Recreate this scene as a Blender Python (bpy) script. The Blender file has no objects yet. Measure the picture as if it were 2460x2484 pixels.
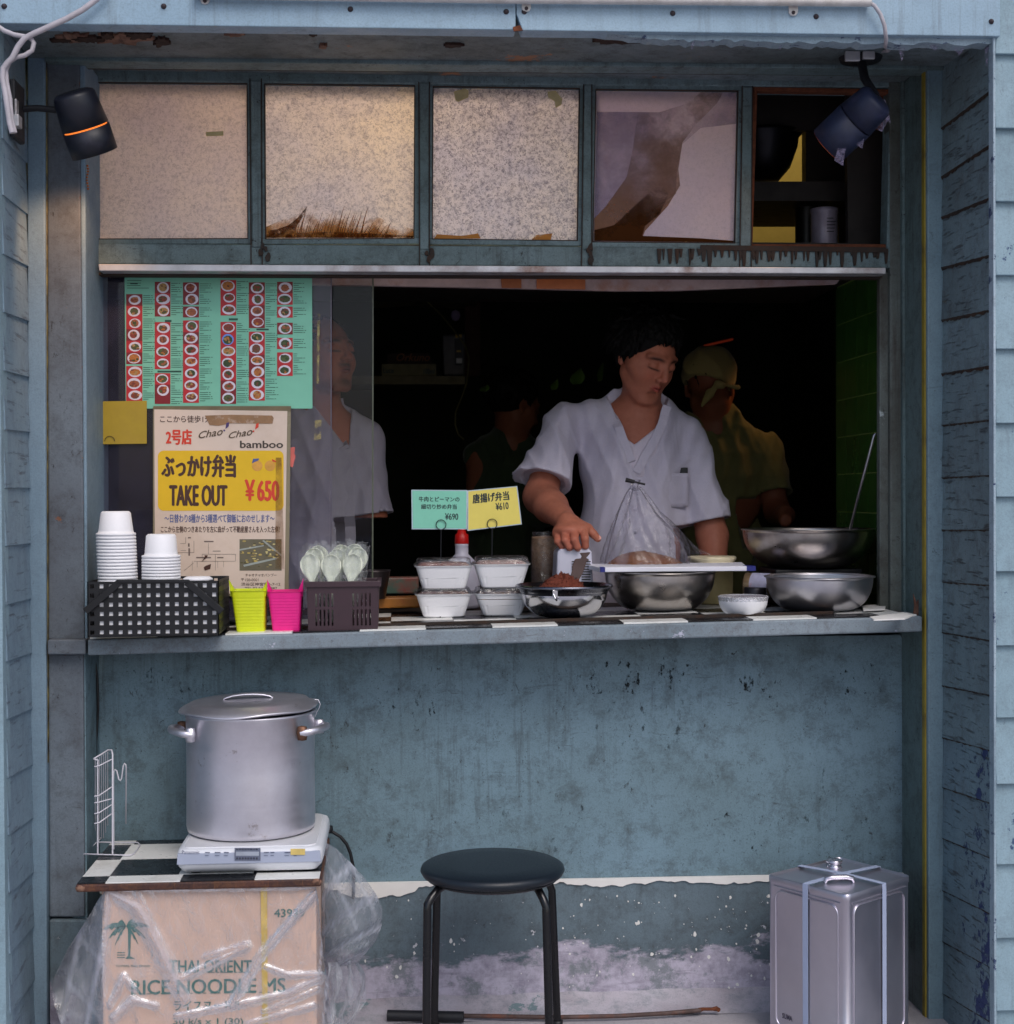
import bpy, bmesh, math, random
import numpy as np
from mathutils import Vector, Matrix
R = math.radians
PI = math.pi
SC = bpy.context.scene
COL = SC.collection
# ------------------------------------------------------------------ camera
F_PX, PW, PH = 3600.0, 2460.0, 2484.0
CAM = Vector((0.0, -3.12, 1.24))
YAW, PITCH, ROLL = math.atan(260/3600), math.atan(42/3600), -0.005
CROT = Matrix.Rotation(-YAW, 3, 'Z') @ Matrix.Rotation(PI/2 - PITCH, 3, 'X') @ Matrix.Rotation(ROLL, 3, 'Z')
cd = bpy.data.cameras.new('camera'); cam = bpy.data.objects.new('camera', cd); COL.objects.link(cam)
cam.location = CAM; cam.rotation_euler = CROT.to_euler()
cd.sensor_fit = 'HORIZONTAL'; cd.sensor_width = 36.0; cd.lens = F_PX/PW*36.0*(1014/1024)/(PW/PH)
cd.clip_start = 0.05; cd.clip_end = 500
cd.dof.use_dof = True; cd.dof.focus_distance = 3.55; cd.dof.aperture_fstop = 5.6
SC.camera = cam
# ------------------------------------------------------------------ world, sun, exposure
SUN_EL, SUN_AZ = 50.0, 20.0          # azimuth: degrees east of the viewer's back
wd = bpy.data.worlds.new('World'); SC.world = wd; wd.use_nodes = True
nt = wd.node_tree; bg = nt.nodes['Background']
sky = nt.nodes.new('ShaderNodeTexSky'); sky.sky_type = 'NISHITA'; sky.sun_disc = False
sky.sun_elevation = R(SUN_EL); sky.sun_rotation = R(180 - SUN_AZ)
sky.air_density = 1.0; sky.dust_density = 3.0; sky.ozone_density = 2.0
nt.links.new(sky.outputs[0], bg.inputs[0]); bg.inputs[1].default_value = 0.135
sl = bpy.data.lights.new('sun', 'SUN'); sl.energy = 0.85; sl.angle = R(30); sl.color = (1.0, 0.96, 0.94)
sun = bpy.data.objects.new('sun', sl); COL.objects.link(sun)
_d = Vector((-math.sin(R(SUN_AZ))*math.cos(R(SUN_EL)), math.cos(R(SUN_AZ))*math.cos(R(SUN_EL)), -math.sin(R(SUN_EL))))
sun.rotation_euler = _d.to_track_quat('-Z', 'Y').to_euler(); sun.location = (1, -6, 8)
SC.view_settings.view_transform = 'Standard'; SC.view_settings.look = 'None'
SC.view_settings.gamma = 1.0; SC.view_settings.exposure = 0.14; SC.view_settings.use_curve_mapping = False
SC.render.engine = 'CYCLES'
cy = SC.cycles; cy.max_bounces = 10; cy.transparent_max_bounces = 16; cy.diffuse_bounces = 5; cy.glossy_bounces = 5
cy.transmission_bounces = 6; cy.caustics_reflective = False; cy.caustics_refractive = False
cy.sample_clamp_indirect = 4.0; cy.use_denoising = True
# ------------------------------------------------------------------ photo pixel -> place
def ray(px, py):
    return (CROT @ Vector(((px - PW/2)/F_PX, -(py - PH/2)/F_PX, -1.0))).normalized()
def W(px, py, Y):
    d = ray(px, py); return CAM + d*((Y - CAM.y)/d.y)
def S(Y): return F_PX/(Y - CAM.y)          # photo px per metre at depth Y
def ctop(x): return 0.9346 + 0.0163*x      # serving counter surface (it slopes a little)
def onc(px, py, lift=0.0):
    d = ray(px, py); a = 0.9346 + lift
    t = (a + 0.0163*CAM.x - CAM.z)/(d.z - 0.0163*d.x); return CAM + d*t
def onz(px, py, z):
    d = ray(px, py); return CAM + d*((z - CAM.z)/d.z)
# ------------------------------------------------------------------ mesh builder
class MB:
    def __init__(s): s.v = []; s.f = []; s.m = []; s.smooth = []
    def add(s, vs, fs, m=0, sm=False):
        k = len(s.v); s.v += [tuple(v) for v in vs]
        for f in fs: s.f.append(tuple(i + k for i in f)); s.m.append(m); s.smooth.append(sm)
        return s
    def box(s, a, b, m=0):
        x0, y0, z0 = a; x1, y1, z1 = b
        if x0 > x1: x0, x1 = x1, x0
        if y0 > y1: y0, y1 = y1, y0
        if z0 > z1: z0, z1 = z1, z0
        return s.add([(x0,y0,z0),(x1,y0,z0),(x1,y1,z0),(x0,y1,z0),(x0,y0,z1),(x1,y0,z1),(x1,y1,z1),(x0,y1,z1)],
            [(0,3,2,1),(4,5,6,7),(0,1,5,4),(1,2,6,5),(2,3,7,6),(3,0,4,7)], m)
    def quadslab(s, q, Y0, Y1, m=0):
        """q: four photo points (tl, tr, br, bl) seen at depth Y0, given real depth back to Y1"""
        p = [W(x, y, Y0) for x, y in q]
        return s.prism([(v.x, v.z) for v in p], Y0, Y1, m)
    def prism(s, xz, Y0, Y1, m=0, sm=False):
        n = len(xz)
        area = sum(xz[i][0]*xz[(i+1) % n][1] - xz[(i+1) % n][0]*xz[i][1] for i in range(n))
        if area < 0: xz = xz[::-1]
        vs = [(x, Y0, z) for x, z in xz] + [(x, Y1, z) for x, z in xz]
        fs = [tuple(range(n)), tuple(range(2*n - 1, n - 1, -1))] + [(i, i + n, (i+1) % n + n, (i+1) % n) for i in range(n)]
        return s.add(vs, fs, m)
    def tube(s, pts, r, n=8, closed=False, m=0):
        P = [Vector(p) for p in pts]; k = len(P)
        rr = r if isinstance(r, (list, tuple)) else [r]*k
        up = Vector((0, 0, 1)); vs = []; prev = None
        for i, p in enumerate(P):
            t = (P[(i+1) % k] - P[i-1]) if closed else (P[min(i+1, k-1)] - P[max(i-1, 0)])
            t.normalize()
            if prev is None:
                a = up if abs(t.z) < 0.9 else Vector((1, 0, 0)); nrm = t.cross(a).normalized()
            else:
                nrm = (prev - t*prev.dot(t)).normalized()
            prev = nrm; b = t.cross(nrm)
            for j in range(n):
                th = 2*PI*j/n; vs.append(p + (nrm*math.cos(th) + b*math.sin(th))*rr[i])
        fs = []
        for i in range(k if closed else k-1):
            a0 = i*n; b0 = ((i+1) % k)*n
            for j in range(n): fs.append((a0+j, a0+(j+1) % n, b0+(j+1) % n, b0+j))
        s.add(vs, fs, m, True)
        if not closed: s.add([vs[j] for j in range(n)], [tuple(range(n-1, -1, -1))], m); s.add([vs[(k-1)*n+j] for j in range(n)], [tuple(range(n))], m)
        return s
    def lathe(s, prof, c, n=40, M=None, m=0, ell=1.0, sm=True):
        """prof: (r, z) pairs from bottom/outside on; M optional 3x3"""
        c = Vector(c); vs = []; idx = []
        for r, z in prof:
            if r < 1e-6:
                q = Vector((0, 0, z)); idx.append([len(vs)]); vs.append(c + (M @ q if M else q))
            else:
                row = []
                for j in range(n):
                    th = 2*PI*j/n; q = Vector((r*math.cos(th), r*ell*math.sin(th), z)); row.append(len(vs)); vs.append(c + (M @ q if M else q))
                idx.append(row)
        fs = []
        for a, b in zip(idx, idx[1:]):
            if len(a) == 1 and len(b) == 1: continue
            for j in range(n):
                k = (j+1) % n
                if len(a) == 1: fs.append((a[0], b[k], b[j]))
                elif len(b) == 1: fs.append((a[j], a[k], b[0]))
                else: fs.append((a[j], a[k], b[k], b[j]))
        return s.add(vs, fs, m, sm)
    def grid(s, fn, nu, nv, m=0, sm=True, closed=False):
        vs = [fn(i/(nu if closed else nu), j/nv) for j in range(nv+1) for i in range(nu if closed else nu+1)]
        w = nu if closed else nu+1; fs = []
        for j in range(nv):
            for i in range(nu):
                k = (i+1) % w if closed else i+1
                fs.append((j*w+i, j*w+k, (j+1)*w+k, (j+1)*w+i))
        return s.add(vs, fs, m, sm)
    def rbox(s, a, b, r, m=0, n=5):
        """box with rounded vertical edges"""
        x0, y0, z0 = a; x1, y1, z1 = b; ring = []
        for cx, cy_, a0 in ((x1-r, y1-r, 0), (x0+r, y1-r, 90), (x0+r, y0+r, 180), (x1-r, y0+r, 270)):
            for k in range(n+1):
                th = R(a0 + 90*k/n); ring.append((cx + r*math.cos(th), cy_ + r*math.sin(th)))
        k = len(ring)
        vs = [(x, y, z0) for x, y in ring] + [(x, y, z1) for x, y in ring]
        s.add(vs, [(i, (i+1) % k, (i+1) % k + k, i + k) for i in range(k)], m, True)
        s.add(vs[:k], [tuple(range(k-1, -1, -1))], m); s.add(vs[k:], [tuple(range(k))], m)
        return s
# ------------------------------------------------------------------ objects
def thing(name, label, cat, loc=(0, 0, 0), group=None):
    o = bpy.data.objects.new(name, None); COL.objects.link(o); o.empty_display_size = 0.05
    o.location = loc; o['label'] = label; o['category'] = cat
    if group: o['group'] = group
    return o
def rootloc(p):
    while p.parent: p = p.parent
    return Vector(p.location)
def mkmesh(name, v, f, mats, mi=None, sm=None, off=Vector((0, 0, 0))):
    me = bpy.data.meshes.new(name)
    me.from_pydata([(p[0]-off.x, p[1]-off.y, p[2]-off.z) for p in v], [], f)
    for m_ in (mats if isinstance(mats, (list, tuple)) else [mats]): me.materials.append(m_)
    if mi is not None and any(mi): me.polygons.foreach_set('material_index', mi)
    if sm is not None: me.polygons.foreach_set('use_smooth', sm)
    me.update(); return me
def obj(name, mb, mats, parent=None, bevel=0, label=None, sub=0, loc=None):
    off = rootloc(parent) if parent else Vector(loc or (0, 0, 0))
    me = mkmesh(name, mb.v, mb.f, mats, mb.m, mb.smooth, off)
    o = bpy.data.objects.new(name, me); COL.objects.link(o)
    if parent: o.parent = parent
    elif loc is not None: o.location = loc
    if bevel:
        b = o.modifiers.new('bevel', 'BEVEL'); b.width = bevel; b.segments = 2; b.limit_method = 'ANGLE'; b.angle_limit = R(40)
    if sub:
        b = o.modifiers.new('sub', 'SUBSURF'); b.levels = sub; b.render_levels = sub
    if label: o['label'] = label
    return o
def tag(o, label, cat, group=None):
    o['label'] = label; o['category'] = cat
    if group: o['group'] = group
    return o
def struct(o, kind='structure'): o['kind'] = kind; return o
def copytree(root, loc, label=None, group=None, rz=None, parent=None):
    r = root.copy(); COL.objects.link(r); r.location = loc
    if parent: r.parent = parent
    if rz is not None: r.rotation_euler = (0, 0, rz)
    if label: r['label'] = label
    if group: r['group'] = group
    for ch in list(root.children):
        c = ch.copy(); COL.objects.link(c); c.parent = r
        for g in list(ch.children):
            d = g.copy(); COL.objects.link(d); d.parent = c
    return r
# ------------------------------------------------------------------ lettering
_tc = {}
def glyphs(body, bold=0.0, shear=0.0, res=3):
    key = (body, bold, shear)
    if key in _tc: return _tc[key]
    cu = bpy.data.curves.new('text', 'FONT'); cu.body = body; cu.size = 1; cu.offset = bold; cu.shear = shear; cu.resolution_u = res
    o = bpy.data.objects.new('text', cu); COL.objects.link(o)
    dg = bpy.context.evaluated_depsgraph_get(); me = bpy.data.meshes.new_from_object(o.evaluated_get(dg))
    v = np.array([x.co[:2] for x in me.vertices]); f = [tuple(p.vertices) for p in me.polygons]
    bpy.data.objects.remove(o); bpy.data.curves.remove(cu); bpy.data.meshes.remove(me)
    lo = v.min(0); hi = v.max(0); _tc[key] = ((v - lo)/(hi - lo), f); return _tc[key]
def quadmap(q, Y):
    """unit square (u right, v up) -> place, through four photo points tl, tr, br, bl on the plane at depth Y"""
    tl, tr, br, bl = [W(x, y, Y) for x, y in q]
    return lambda u, v: (bl*(1-u) + br*u)*(1-v) + (tl*(1-u) + tr*u)*v
def rectq(x0, y0, x1, y1): return ((x0, y0), (x1, y0), (x1, y1), (x0, y1))
def text_mb(mb, body, q, Y, bold=0.0, shear=0.0, m=0):
    v, f = glyphs(body, 0.0, shear); fn = q if callable(q) else quadmap(q, Y)
    w_, h_ = (fn(1, 0)-fn(0, 0)).length, (fn(0, 1)-fn(0, 0)).length
    if bold:                                    # heavier strokes: the outline laid down again, slightly shifted
        d = bold*.75*h_/w_; dv = bold*.5
        for k, (du, dw) in enumerate(((-d, 0), (d, 0), (0, dv), (0, -dv))):
            mb.add([fn(a*(1-2*d)+d+du, b*(1-2*dv)+dv+dw) + Vector((0, -.00002*(k+1), 0)) for a, b in v], f, m)
        return mb
    return mb.add([fn(a, b) for a, b in v], f, m)
def quad_mb(mb, q, Y, m=0):
    return mb.add([W(x, y, Y) for x, y in reversed(q)], [(0, 1, 2, 3)], m)
def disc_mb(mb, cx, cy_, rx, ry, Y, m=0, n=18, a0=0):
    pts = [W(cx + rx*math.cos(2*PI*k/n + a0), cy_ - ry*math.sin(2*PI*k/n + a0), Y) for k in range(n)]
    return mb.add(pts, [tuple(range(n))], m)
# ------------------------------------------------------------------ materials
def srgb(r, g, b):
    f = lambda c: (c/255/12.92) if c/255 <= 0.04045 else ((c/255 + 0.055)/1.055)**2.4
    return (f(r), f(g), f(b), 1.0)
class NT:
    def __init__(s, name):
        s.mat = bpy.data.materials.new(name); s.mat.use_nodes = True; s.t = s.mat.node_tree; s.n = s.t.nodes; s.l = s.t.links
        s.p = s.n['Principled BSDF']; s.out = s.n['Material Output']; s._co = None
    def node(s, ty, ins=None, **kw):
        n = s.n.new(ty)
        for k, v in kw.items(): setattr(n, k, v)
        for k, v in (ins or {}).items():
            if hasattr(v, 'is_output') or isinstance(v, bpy.types.NodeSocket): s.l.new(v, n.inputs[k])
            else: n.inputs[k].default_value = v
        return n
    def co(s):
        if s._co is None:
            tc = s.node('ShaderNodeTexCoord'); oi = s.node('ShaderNodeObjectInfo')
            r = s.node('ShaderNodeMath', {0: oi.outputs['Random'], 1: 7.3}, operation='MULTIPLY')
            s._co = s.node('ShaderNodeVectorMath', {0: tc.outputs['Object'], 1: r.outputs[0]}, operation='ADD').outputs[0]
            s._raw = tc.outputs['Object']
        return s._co
    def noise(s, scale, detail=6, rough=0.6, stretch=None, dist=0.0):
        c = s.co()
        if stretch: c = s.node('ShaderNodeVectorMath', {0: c, 1: stretch}, operation='MULTIPLY').outputs[0]
        return s.node('ShaderNodeTexNoise', {'Vector': c, 'Scale': scale, 'Detail': detail, 'Roughness': rough, 'Distortion': dist}).outputs[0]
    def ramp(s, fac, a, b, ca=0.0, cb=1.0):
        return s.node('ShaderNodeMapRange', {'Value': fac, 'From Min': a, 'From Max': b, 'To Min': ca, 'To Max': cb}).outputs[0]
    def mul(s, a, b): return s.node('ShaderNodeMath', {0: a, 1: b}, operation='MULTIPLY').outputs[0]
    def mix(s, fac, a, b):
        n = s.n.new('ShaderNodeMix'); n.data_type = 'RGBA'
        for i, v in ((0, fac), (6, a), (7, b)):
            if isinstance(v, bpy.types.NodeSocket): s.l.new(v, n.inputs[i])
            else: n.inputs[i].default_value = v
        return n.outputs[2]
    def col(s, c): 
        if isinstance(c, bpy.types.NodeSocket): s.l.new(c, s.p.inputs['Base Color'])
        else: s.p.inputs['Base Color'].default_value = c
        return s
    def bump(s, h, strength=0.3, dist=0.002):
        b = s.node('ShaderNodeBump', {'Height': h, 'Strength': strength, 'Distance': dist}); s.l.new(b.outputs[0], s.p.inputs['Normal']); return b
    def rough(s, r):
        if isinstance(r, bpy.types.NodeSocket): s.l.new(r, s.p.inputs['Roughness'])
        else: s.p.inputs['Roughness'].default_value = r
        return s
def plain(name, col, rough=0.5, metal=0.0, var=0.25, scale=30, bump=0.15, dirt=None, trans=0.0, emit=None, es=0):
    n = NT(name); a = n.noise(scale, 6); dk = tuple(c*(1-var) for c in col[:3]) + (1,)
    c = n.mix(n.ramp(a, 0.35, 0.7), col, dk)
    if dirt:
        b = n.noise(scale*0.3, 10, 0.7); c = n.mix(n.mul(n.ramp(b, 0.52, 0.68), dirt[1]), c, dirt[0])
    n.col(c).rough(n.ramp(a, 0.2, 0.8, max(rough-0.08, 0.02), min(rough+0.12, 1))); n.p.inputs['Metallic'].default_value = metal
    if bump: n.bump(a, bump, 0.001)
    if trans: n.p.inputs['Transmission Weight'].default_value = trans
    if emit: n.p.inputs['Emission Color'].default_value = emit; n.p.inputs['Emission Strength'].default_value = es
    return n.mat
def soften(c, k=0.20):
    g = 0.3*c[0]+0.5*c[1]+0.2*c[2]; return (c[0]*(1-k)+g*1.04*k, c[1]*(1-k)+g*0.97*k, c[2]*(1-k)+g*1.06*k, 1)
def paint(name, base, base2, dirt=srgb(48,38,30), amt=0.5, streak=0.5, speck=0.5, chip=None, chip_amt=0.5, rough=0.55, bump=0.5, big=2.0, crack=None, chip_sc=9, chip_mask=None, low=None):
    """old painted wood or plaster: two tones of paint, grime blotches, run-down streaks, specks, chips down to another layer"""
    n = NT(name); base, base2 = soften(base), soften(base2)
    a = n.noise(big, 5, 0.55); c = n.mix(n.ramp(a, 0.35, 0.65), base, base2)
    gr_ = n.noise(260, 3, 0.8); c = n.mix(n.mul(n.ramp(gr_, 0.45, 0.75), 0.30), c, dirt)
    g = n.noise(17, 14, 0.82, dist=0.2); c = n.mix(n.mul(n.ramp(g, 0.48, 0.74), amt), c, dirt)
    st = n.noise(1.0, 8, 0.7, (46, 46, 2.2), 0.3); lg = n.noise(2.3, 3)
    c = n.mix(n.mul(n.mul(n.ramp(st, 0.52, 0.75), n.ramp(lg, 0.38, 0.6)), streak), c, dirt)
    f = n.noise(120, 5, 0.8); c = n.mix(n.mul(n.ramp(f, 0.62, 0.68), speck), c, tuple(x*0.5 for x in dirt[:3]) + (1,))
    f2 = n.noise(38, 8, 0.8, (1, 1, 0.45)); lg2 = n.noise(3.1, 3)
    c = n.mix(n.mul(n.mul(n.ramp(f2, 0.60, 0.66), n.ramp(lg2, 0.45, 0.6)), speck), c, tuple(x*0.6 for x in dirt[:3]) + (1,))
    f3 = n.noise(30, 6, 0.85, (1.4, 1, 0.8), 0.8); c = n.mix(n.mul(n.ramp(f3, 0.635, 0.655), speck), c, tuple(x*0.35 for x in dirt[:3]) + (1,))
    f4 = n.noise(9, 9, 0.8, (1, 1, 4.0), 0.9); c = n.mix(n.mul(n.ramp(f4, 0.60, 0.66), speck*0.6), c, tuple(x*0.7 for x in dirt[:3]) + (1,))
    h = f
    if crack:
        k = n.noise(1.0, 7, 0.75, crack, 0.12); kk = n.ramp(k, 0.57, 0.65); c = n.mix(n.mul(kk, 0.6), c, dirt)
        h = n.node('ShaderNodeMath', {0: h, 1: n.mul(kk, 1.6)}, operation='SUBTRACT').outputs[0]
    if chip:
        q = n.noise(chip_sc, 10, 0.75); qq = n.ramp(q, 0.645 - 0.06*chip_amt, 0.655 - 0.06*chip_amt)
        if chip_mask:
            sp = n.node('ShaderNodeSeparateXYZ', {0: n._raw}).outputs[chip_mask[0]]
            q2 = n.node('ShaderNodeMath', {0: q, 1: n.ramp(sp, chip_mask[1], chip_mask[2], 0.0, chip_mask[3])}, operation='SUBTRACT').outputs[0]
            qq = n.ramp(q2, 0.645 - 0.06*chip_amt, 0.655 - 0.06*chip_amt)
        c = n.mix(qq, c, chip); h = n.node('ShaderNodeMath', {0: h, 1: n.mul(qq, -1.0)}, operation='ADD').outputs[0]
    if low:                      # paint gone towards one end: (z where all gone, z where whole, colour, second colour)
        sp = n.node('ShaderNodeSeparateXYZ', {0: n._raw}).outputs[2]; q = n.noise(5.5, 12, 0.72, (1, 1, 2.2)); q3 = n.noise(22, 8, 0.8)
        qq = n.node('ShaderNodeMath', {0: q, 1: n.ramp(sp, low[0], low[1], 0.36, -0.22)}, operation='ADD').outputs[0]; q4 = n.noise(1.0, 8, 0.75, (7, 7, 60)); qq = n.ramp(qq, 0.50, 0.58)
        lc = n.mix(n.ramp(q3, 0.42, 0.66), low[2], low[3]); lc = n.mix(n.ramp(q4, 0.54, 0.62, 0, .6), lc, low[3]); q5 = n.noise(4.0, 12, 0.8); lc = n.mix(n.ramp(q5, 0.56, 0.62, 0, .75), lc, srgb(104,116,118))
        c = n.mix(qq, c, lc); h = n.node('ShaderNodeMath', {0: h, 1: n.mul(qq, -1.2)}, operation='ADD').outputs[0]
    n.col(c).rough(n.ramp(g, 0.3, 0.7, rough-0.08, rough+0.25)); n.bump(h, bump, 0.0015)
    return n.mat
def glassy(name, tint=(0.93, 0.96, 0.95, 1), refl=0.08, haze=0.0, hazecol=(0.8, 0.82, 0.88, 1), rough=0.02, wrinkle=0, hscale=8, hlo=0.5, hhi=0.7, hmin=0.0, trl=0.5, fr=None):
    """thin clear sheet: see-through with a mirror sheen and some milky dirt"""
    n = NT(name); n.n.remove(n.p)
    tr = n.node('ShaderNodeBsdfTransparent', {'Color': tint}); gl = n.node('ShaderNodeBsdfGlossy', {'Roughness': rough})
    lw = n.node('ShaderNodeFresnel', {'IOR': 1.45})
    m1 = n.node('ShaderNodeMixShader', {0: n.node('ShaderNodeMath', {0: n.mul(lw.outputs[0], fr or (.5 if wrinkle else 1.0)), 1: refl}, operation='ADD').outputs[0], 1: tr.outputs[0], 2: gl.outputs[0]})
    last = m1.outputs[0]
    if haze:
        di = n.node('ShaderNodeBsdfDiffuse', {'Color': hazecol}); tl = n.node('ShaderNodeBsdfTranslucent', {'Color': hazecol})
        dd = n.node('ShaderNodeMixShader', {0: trl, 1: di.outputs[0], 2: tl.outputs[0]})
        q = n.noise(hscale, 6, 0.65, dist=1.0); fac = n.ramp(q, hlo, hhi, hmin, haze)
        last = n.node('ShaderNodeMixShader', {0: fac, 1: last, 2: dd.outputs[0]}).outputs[0]
    if wrinkle:
        w = n.noise(wrinkle, 4, 0.6, dist=1.5); b = n.node('ShaderNodeBump', {'Height': w, 'Strength': 0.9, 'Distance': 0.01}).outputs[0]
        n.l.new(b, gl.inputs['Normal']); n.l.new(b, lw.inputs['Normal'])
    n.l.new(last, n.out.inputs['Surface']); return n.mat
M = {}
M['teal'] = paint('teal_paint', srgb(118,154,164), srgb(104,142,152), amt=0.45, streak=0.5, speck=0.6)
M['panel'] = paint('panel_paint', srgb(112,150,166), srgb(96,128,138), dirt=srgb(52,48,44), amt=0.8, streak=0.7, speck=0.85, big=2.6)
M['plinth'] = paint('plinth_paint', srgb(104,130,142), srgb(84,104,114), dirt=srgb(50,46,44), amt=0.75, streak=0.5, speck=0.4, chip=srgb(214,214,220), chip_amt=0.05, chip_sc=34, low=(0.02, 0.20, srgb(190,184,200), srgb(140,134,150)))
M['bare'] = paint('bare_plaster', srgb(196,192,202), srgb(160,150,158), dirt=srgb(92,112,116), amt=0.9, streak=0.15, speck=0.5, chip=srgb(118,140,144), chip_amt=0.9, chip_sc=6, big=5)
M['fascia'] = paint('fascia_paint', srgb(150,186,206), srgb(134,172,194), dirt=srgb(84,84,86), amt=0.28, streak=0.7, speck=0.25, rough=0.4, bump=0.2)
M['soffit'] = paint('soffit_paint', srgb(122,142,148), srgb(78,92,92), dirt=srgb(44,34,28), amt=0.9, streak=0.1, speck=0.9, chip=srgb(150,104,76), chip_amt=0.25, chip_sc=5)
M['frame'] = paint('frame_paint', srgb(112,140,144), srgb(92,118,118), dirt=srgb(40,30,22), amt=0.8, streak=0.7, speck=1.0)
M['siding'] = paint('siding_paint', srgb(142,178,192), srgb(126,162,176), dirt=srgb(74,70,74), amt=0.35, streak=0.3, speck=0.3, chip=srgb(60,82,118), chip_amt=0.2, chip_sc=14)
M['reveal'] = paint('reveal_paint', srgb(122,152,160), srgb(100,124,130), dirt=srgb(64,52,50), amt=0.8, streak=0.2, speck=0.6, crack=(5, 11, 110), bump=0.9)
M['reveal_blue'] = paint('reveal_paint_blue', srgb(118,152,164), srgb(104,132,144), dirt=srgb(72,60,58), amt=0.55, streak=0.2, speck=0.6, crack=(5, 11, 110), bump=0.9, chip=srgb(42,58,104), chip_amt=2.2, chip_sc=16, chip_mask=(1, 0.05, 0.26, 0.22))
M['reveal_l'] = paint('reveal_paint_left', srgb(128,160,178), srgb(114,146,166), dirt=srgb(76,74,84), amt=0.4, streak=0.25, speck=0.35, crack=(5, 6, 80), bump=0.6)
M['trim'] = paint('trim_paint', srgb(176,200,212), srgb(140,170,184), dirt=srgb(70,74,92), amt=0.5, streak=0.3, speck=0.5, chip=srgb(60,74,110), chip_amt=0.7, chip_sc=20)
M['casing'] = paint('casing_paint', srgb(126,160,172), srgb(112,148,160), dirt=srgb(60,58,58), amt=0.4, streak=0.5, speck=0.5)
M['casing_l'] = paint('casing_paint_left', srgb(120,152,172), srgb(108,142,162), dirt=srgb(60,62,70), amt=0.25, streak=0.3, speck=0.3)
M['greyboard'] = paint('grey_board_paint', srgb(106,122,134), srgb(84,92,102), dirt=srgb(50,46,46), amt=0.7, streak=0.4, speck=0.8, chip=srgb(120,80,60), chip_amt=0.0, chip_sc=24)
M['jamb'] = paint('jamb_paint', srgb(96,126,126), srgb(84,108,106), dirt=srgb(40,36,28), amt=0.85, streak=1.0, speck=1.0)
M['post'] = paint('post_paint', srgb(98,110,104), srgb(70,74,66), dirt=srgb(48,34,24), amt=0.8, streak=1.0, speck=0.8, chip=srgb(170,180,180), chip_amt=0.2, chip_sc=12)
M['sill'] = paint('sill_paint', srgb(138,156,166), srgb(112,132,142), dirt=srgb(74,54,48), amt=0.7, streak=0.1, speck=0.7, chip=srgb(186,188,204), chip_amt=0.2, chip_sc=18)
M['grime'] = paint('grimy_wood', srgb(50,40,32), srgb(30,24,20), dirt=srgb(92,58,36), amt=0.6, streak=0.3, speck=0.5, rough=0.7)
M['rot'] = paint('rotten_wood', srgb(168,122,92), srgb(110,66,46), dirt=srgb(40,26,20), amt=0.9, streak=0, speck=0.6, rough=0.8, bump=1.0, big=14, crack=(60, 4, 60))
M['alu'] = plain('dull_aluminium', srgb(196,196,200), 0.42, 0.55, dirt=(srgb(110,70,44), 0.8), scale=18)
M['rust'] = plain('rusty_iron', srgb(120,66,40), 0.85, 0.1, var=0.5, scale=60, bump=0.6)
M['yellow_strip'] = plain('yellow_edge', srgb(158,138,46), 0.6, dirt=(srgb(90,70,30), 0.7))
M['black'] = plain('black_plastic', srgb(11,12,18), 0.5, var=0.4)
M['blackmat'] = plain('matt_black_metal', srgb(20,22,30), 0.55, var=0.4)
M['blackgloss'] = plain('black_enamel', srgb(12,12,16), 0.22, bump=0.05)
M['vinyl'] = plain('black_vinyl', srgb(20,30,40), 0.38, var=0.2, scale=300, bump=0.12)
M['cable'] = plain('grey_cable', srgb(190,184,190), 0.5)
M['pvc'] = plain('white_pvc', srgb(214,210,206), 0.4, dirt=(srgb(150,140,125), 0.5))
M['tilew'] = plain('white_tile', srgb(236,236,232), 0.3, bump=0.03, var=0.06, dirt=(srgb(150,140,120), 0.35))
M['tileb'] = plain('black_tile', srgb(16,18,24), 0.25, bump=0.03, var=0.3)
M['foam'] = plain('white_foam', srgb(240,240,244), 0.55, bump=0.05, var=0.03, scale=200)
M['paper'] = plain('white_paper', srgb(232,230,226), 0.8, var=0.06)
M['screw'] = plain('rusty_screw', srgb(72,62,66), 0.6, 0.5)
# ================================================================== THE BUILDING
Y0, Y1, Y2 = 0.0, 0.28, 0.46        # street face, back of the boarded reveal, back panel of the recess
g = MB().box((-30, -40, -0.05), (30, 12, 0.0)); gm = paint('street_concrete', srgb(188,184,188), srgb(168,164,168), dirt=srgb(120,116,120), amt=0.4, streak=0, speck=0.5, bump=0.6, big=1.2)
gr = obj('ground', g, gm); struct(gr)
st = MB()
def stepfn(u, v):
    x = -0.8 + 2.0*u; y = 0.455 - 0.10*v
    return Vector((x, y, 0.030*(1 - v)**1.6 + 0.002 + 0.0015*math.sin(x*21) + 0.001*math.sin(x*57+y*90)))
st.grid(stepfn, 60, 8)
o = obj('plaster_kerb', st, M['bare']); struct(o)

bld = thing('shop_building', 'old pale blue wooden shopfront with weathered boards framing the serving hatch', 'building')
# hidden bulk of the house around the recess
bulk = MB()
bulk.box((-3.2, 0.03, 0), (-0.86, 0.62, 5.2)); bulk.box((1.36, 0.03, 0), (3.6, 0.62, 5.2))
zs = W(1200, 60, Y0).z + 0.02
bulk.box((-0.86, 0.03, zs + 0.01), (1.36, 0.62, 5.2))
obj('wall_core', bulk, M['teal'], bld)
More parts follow.
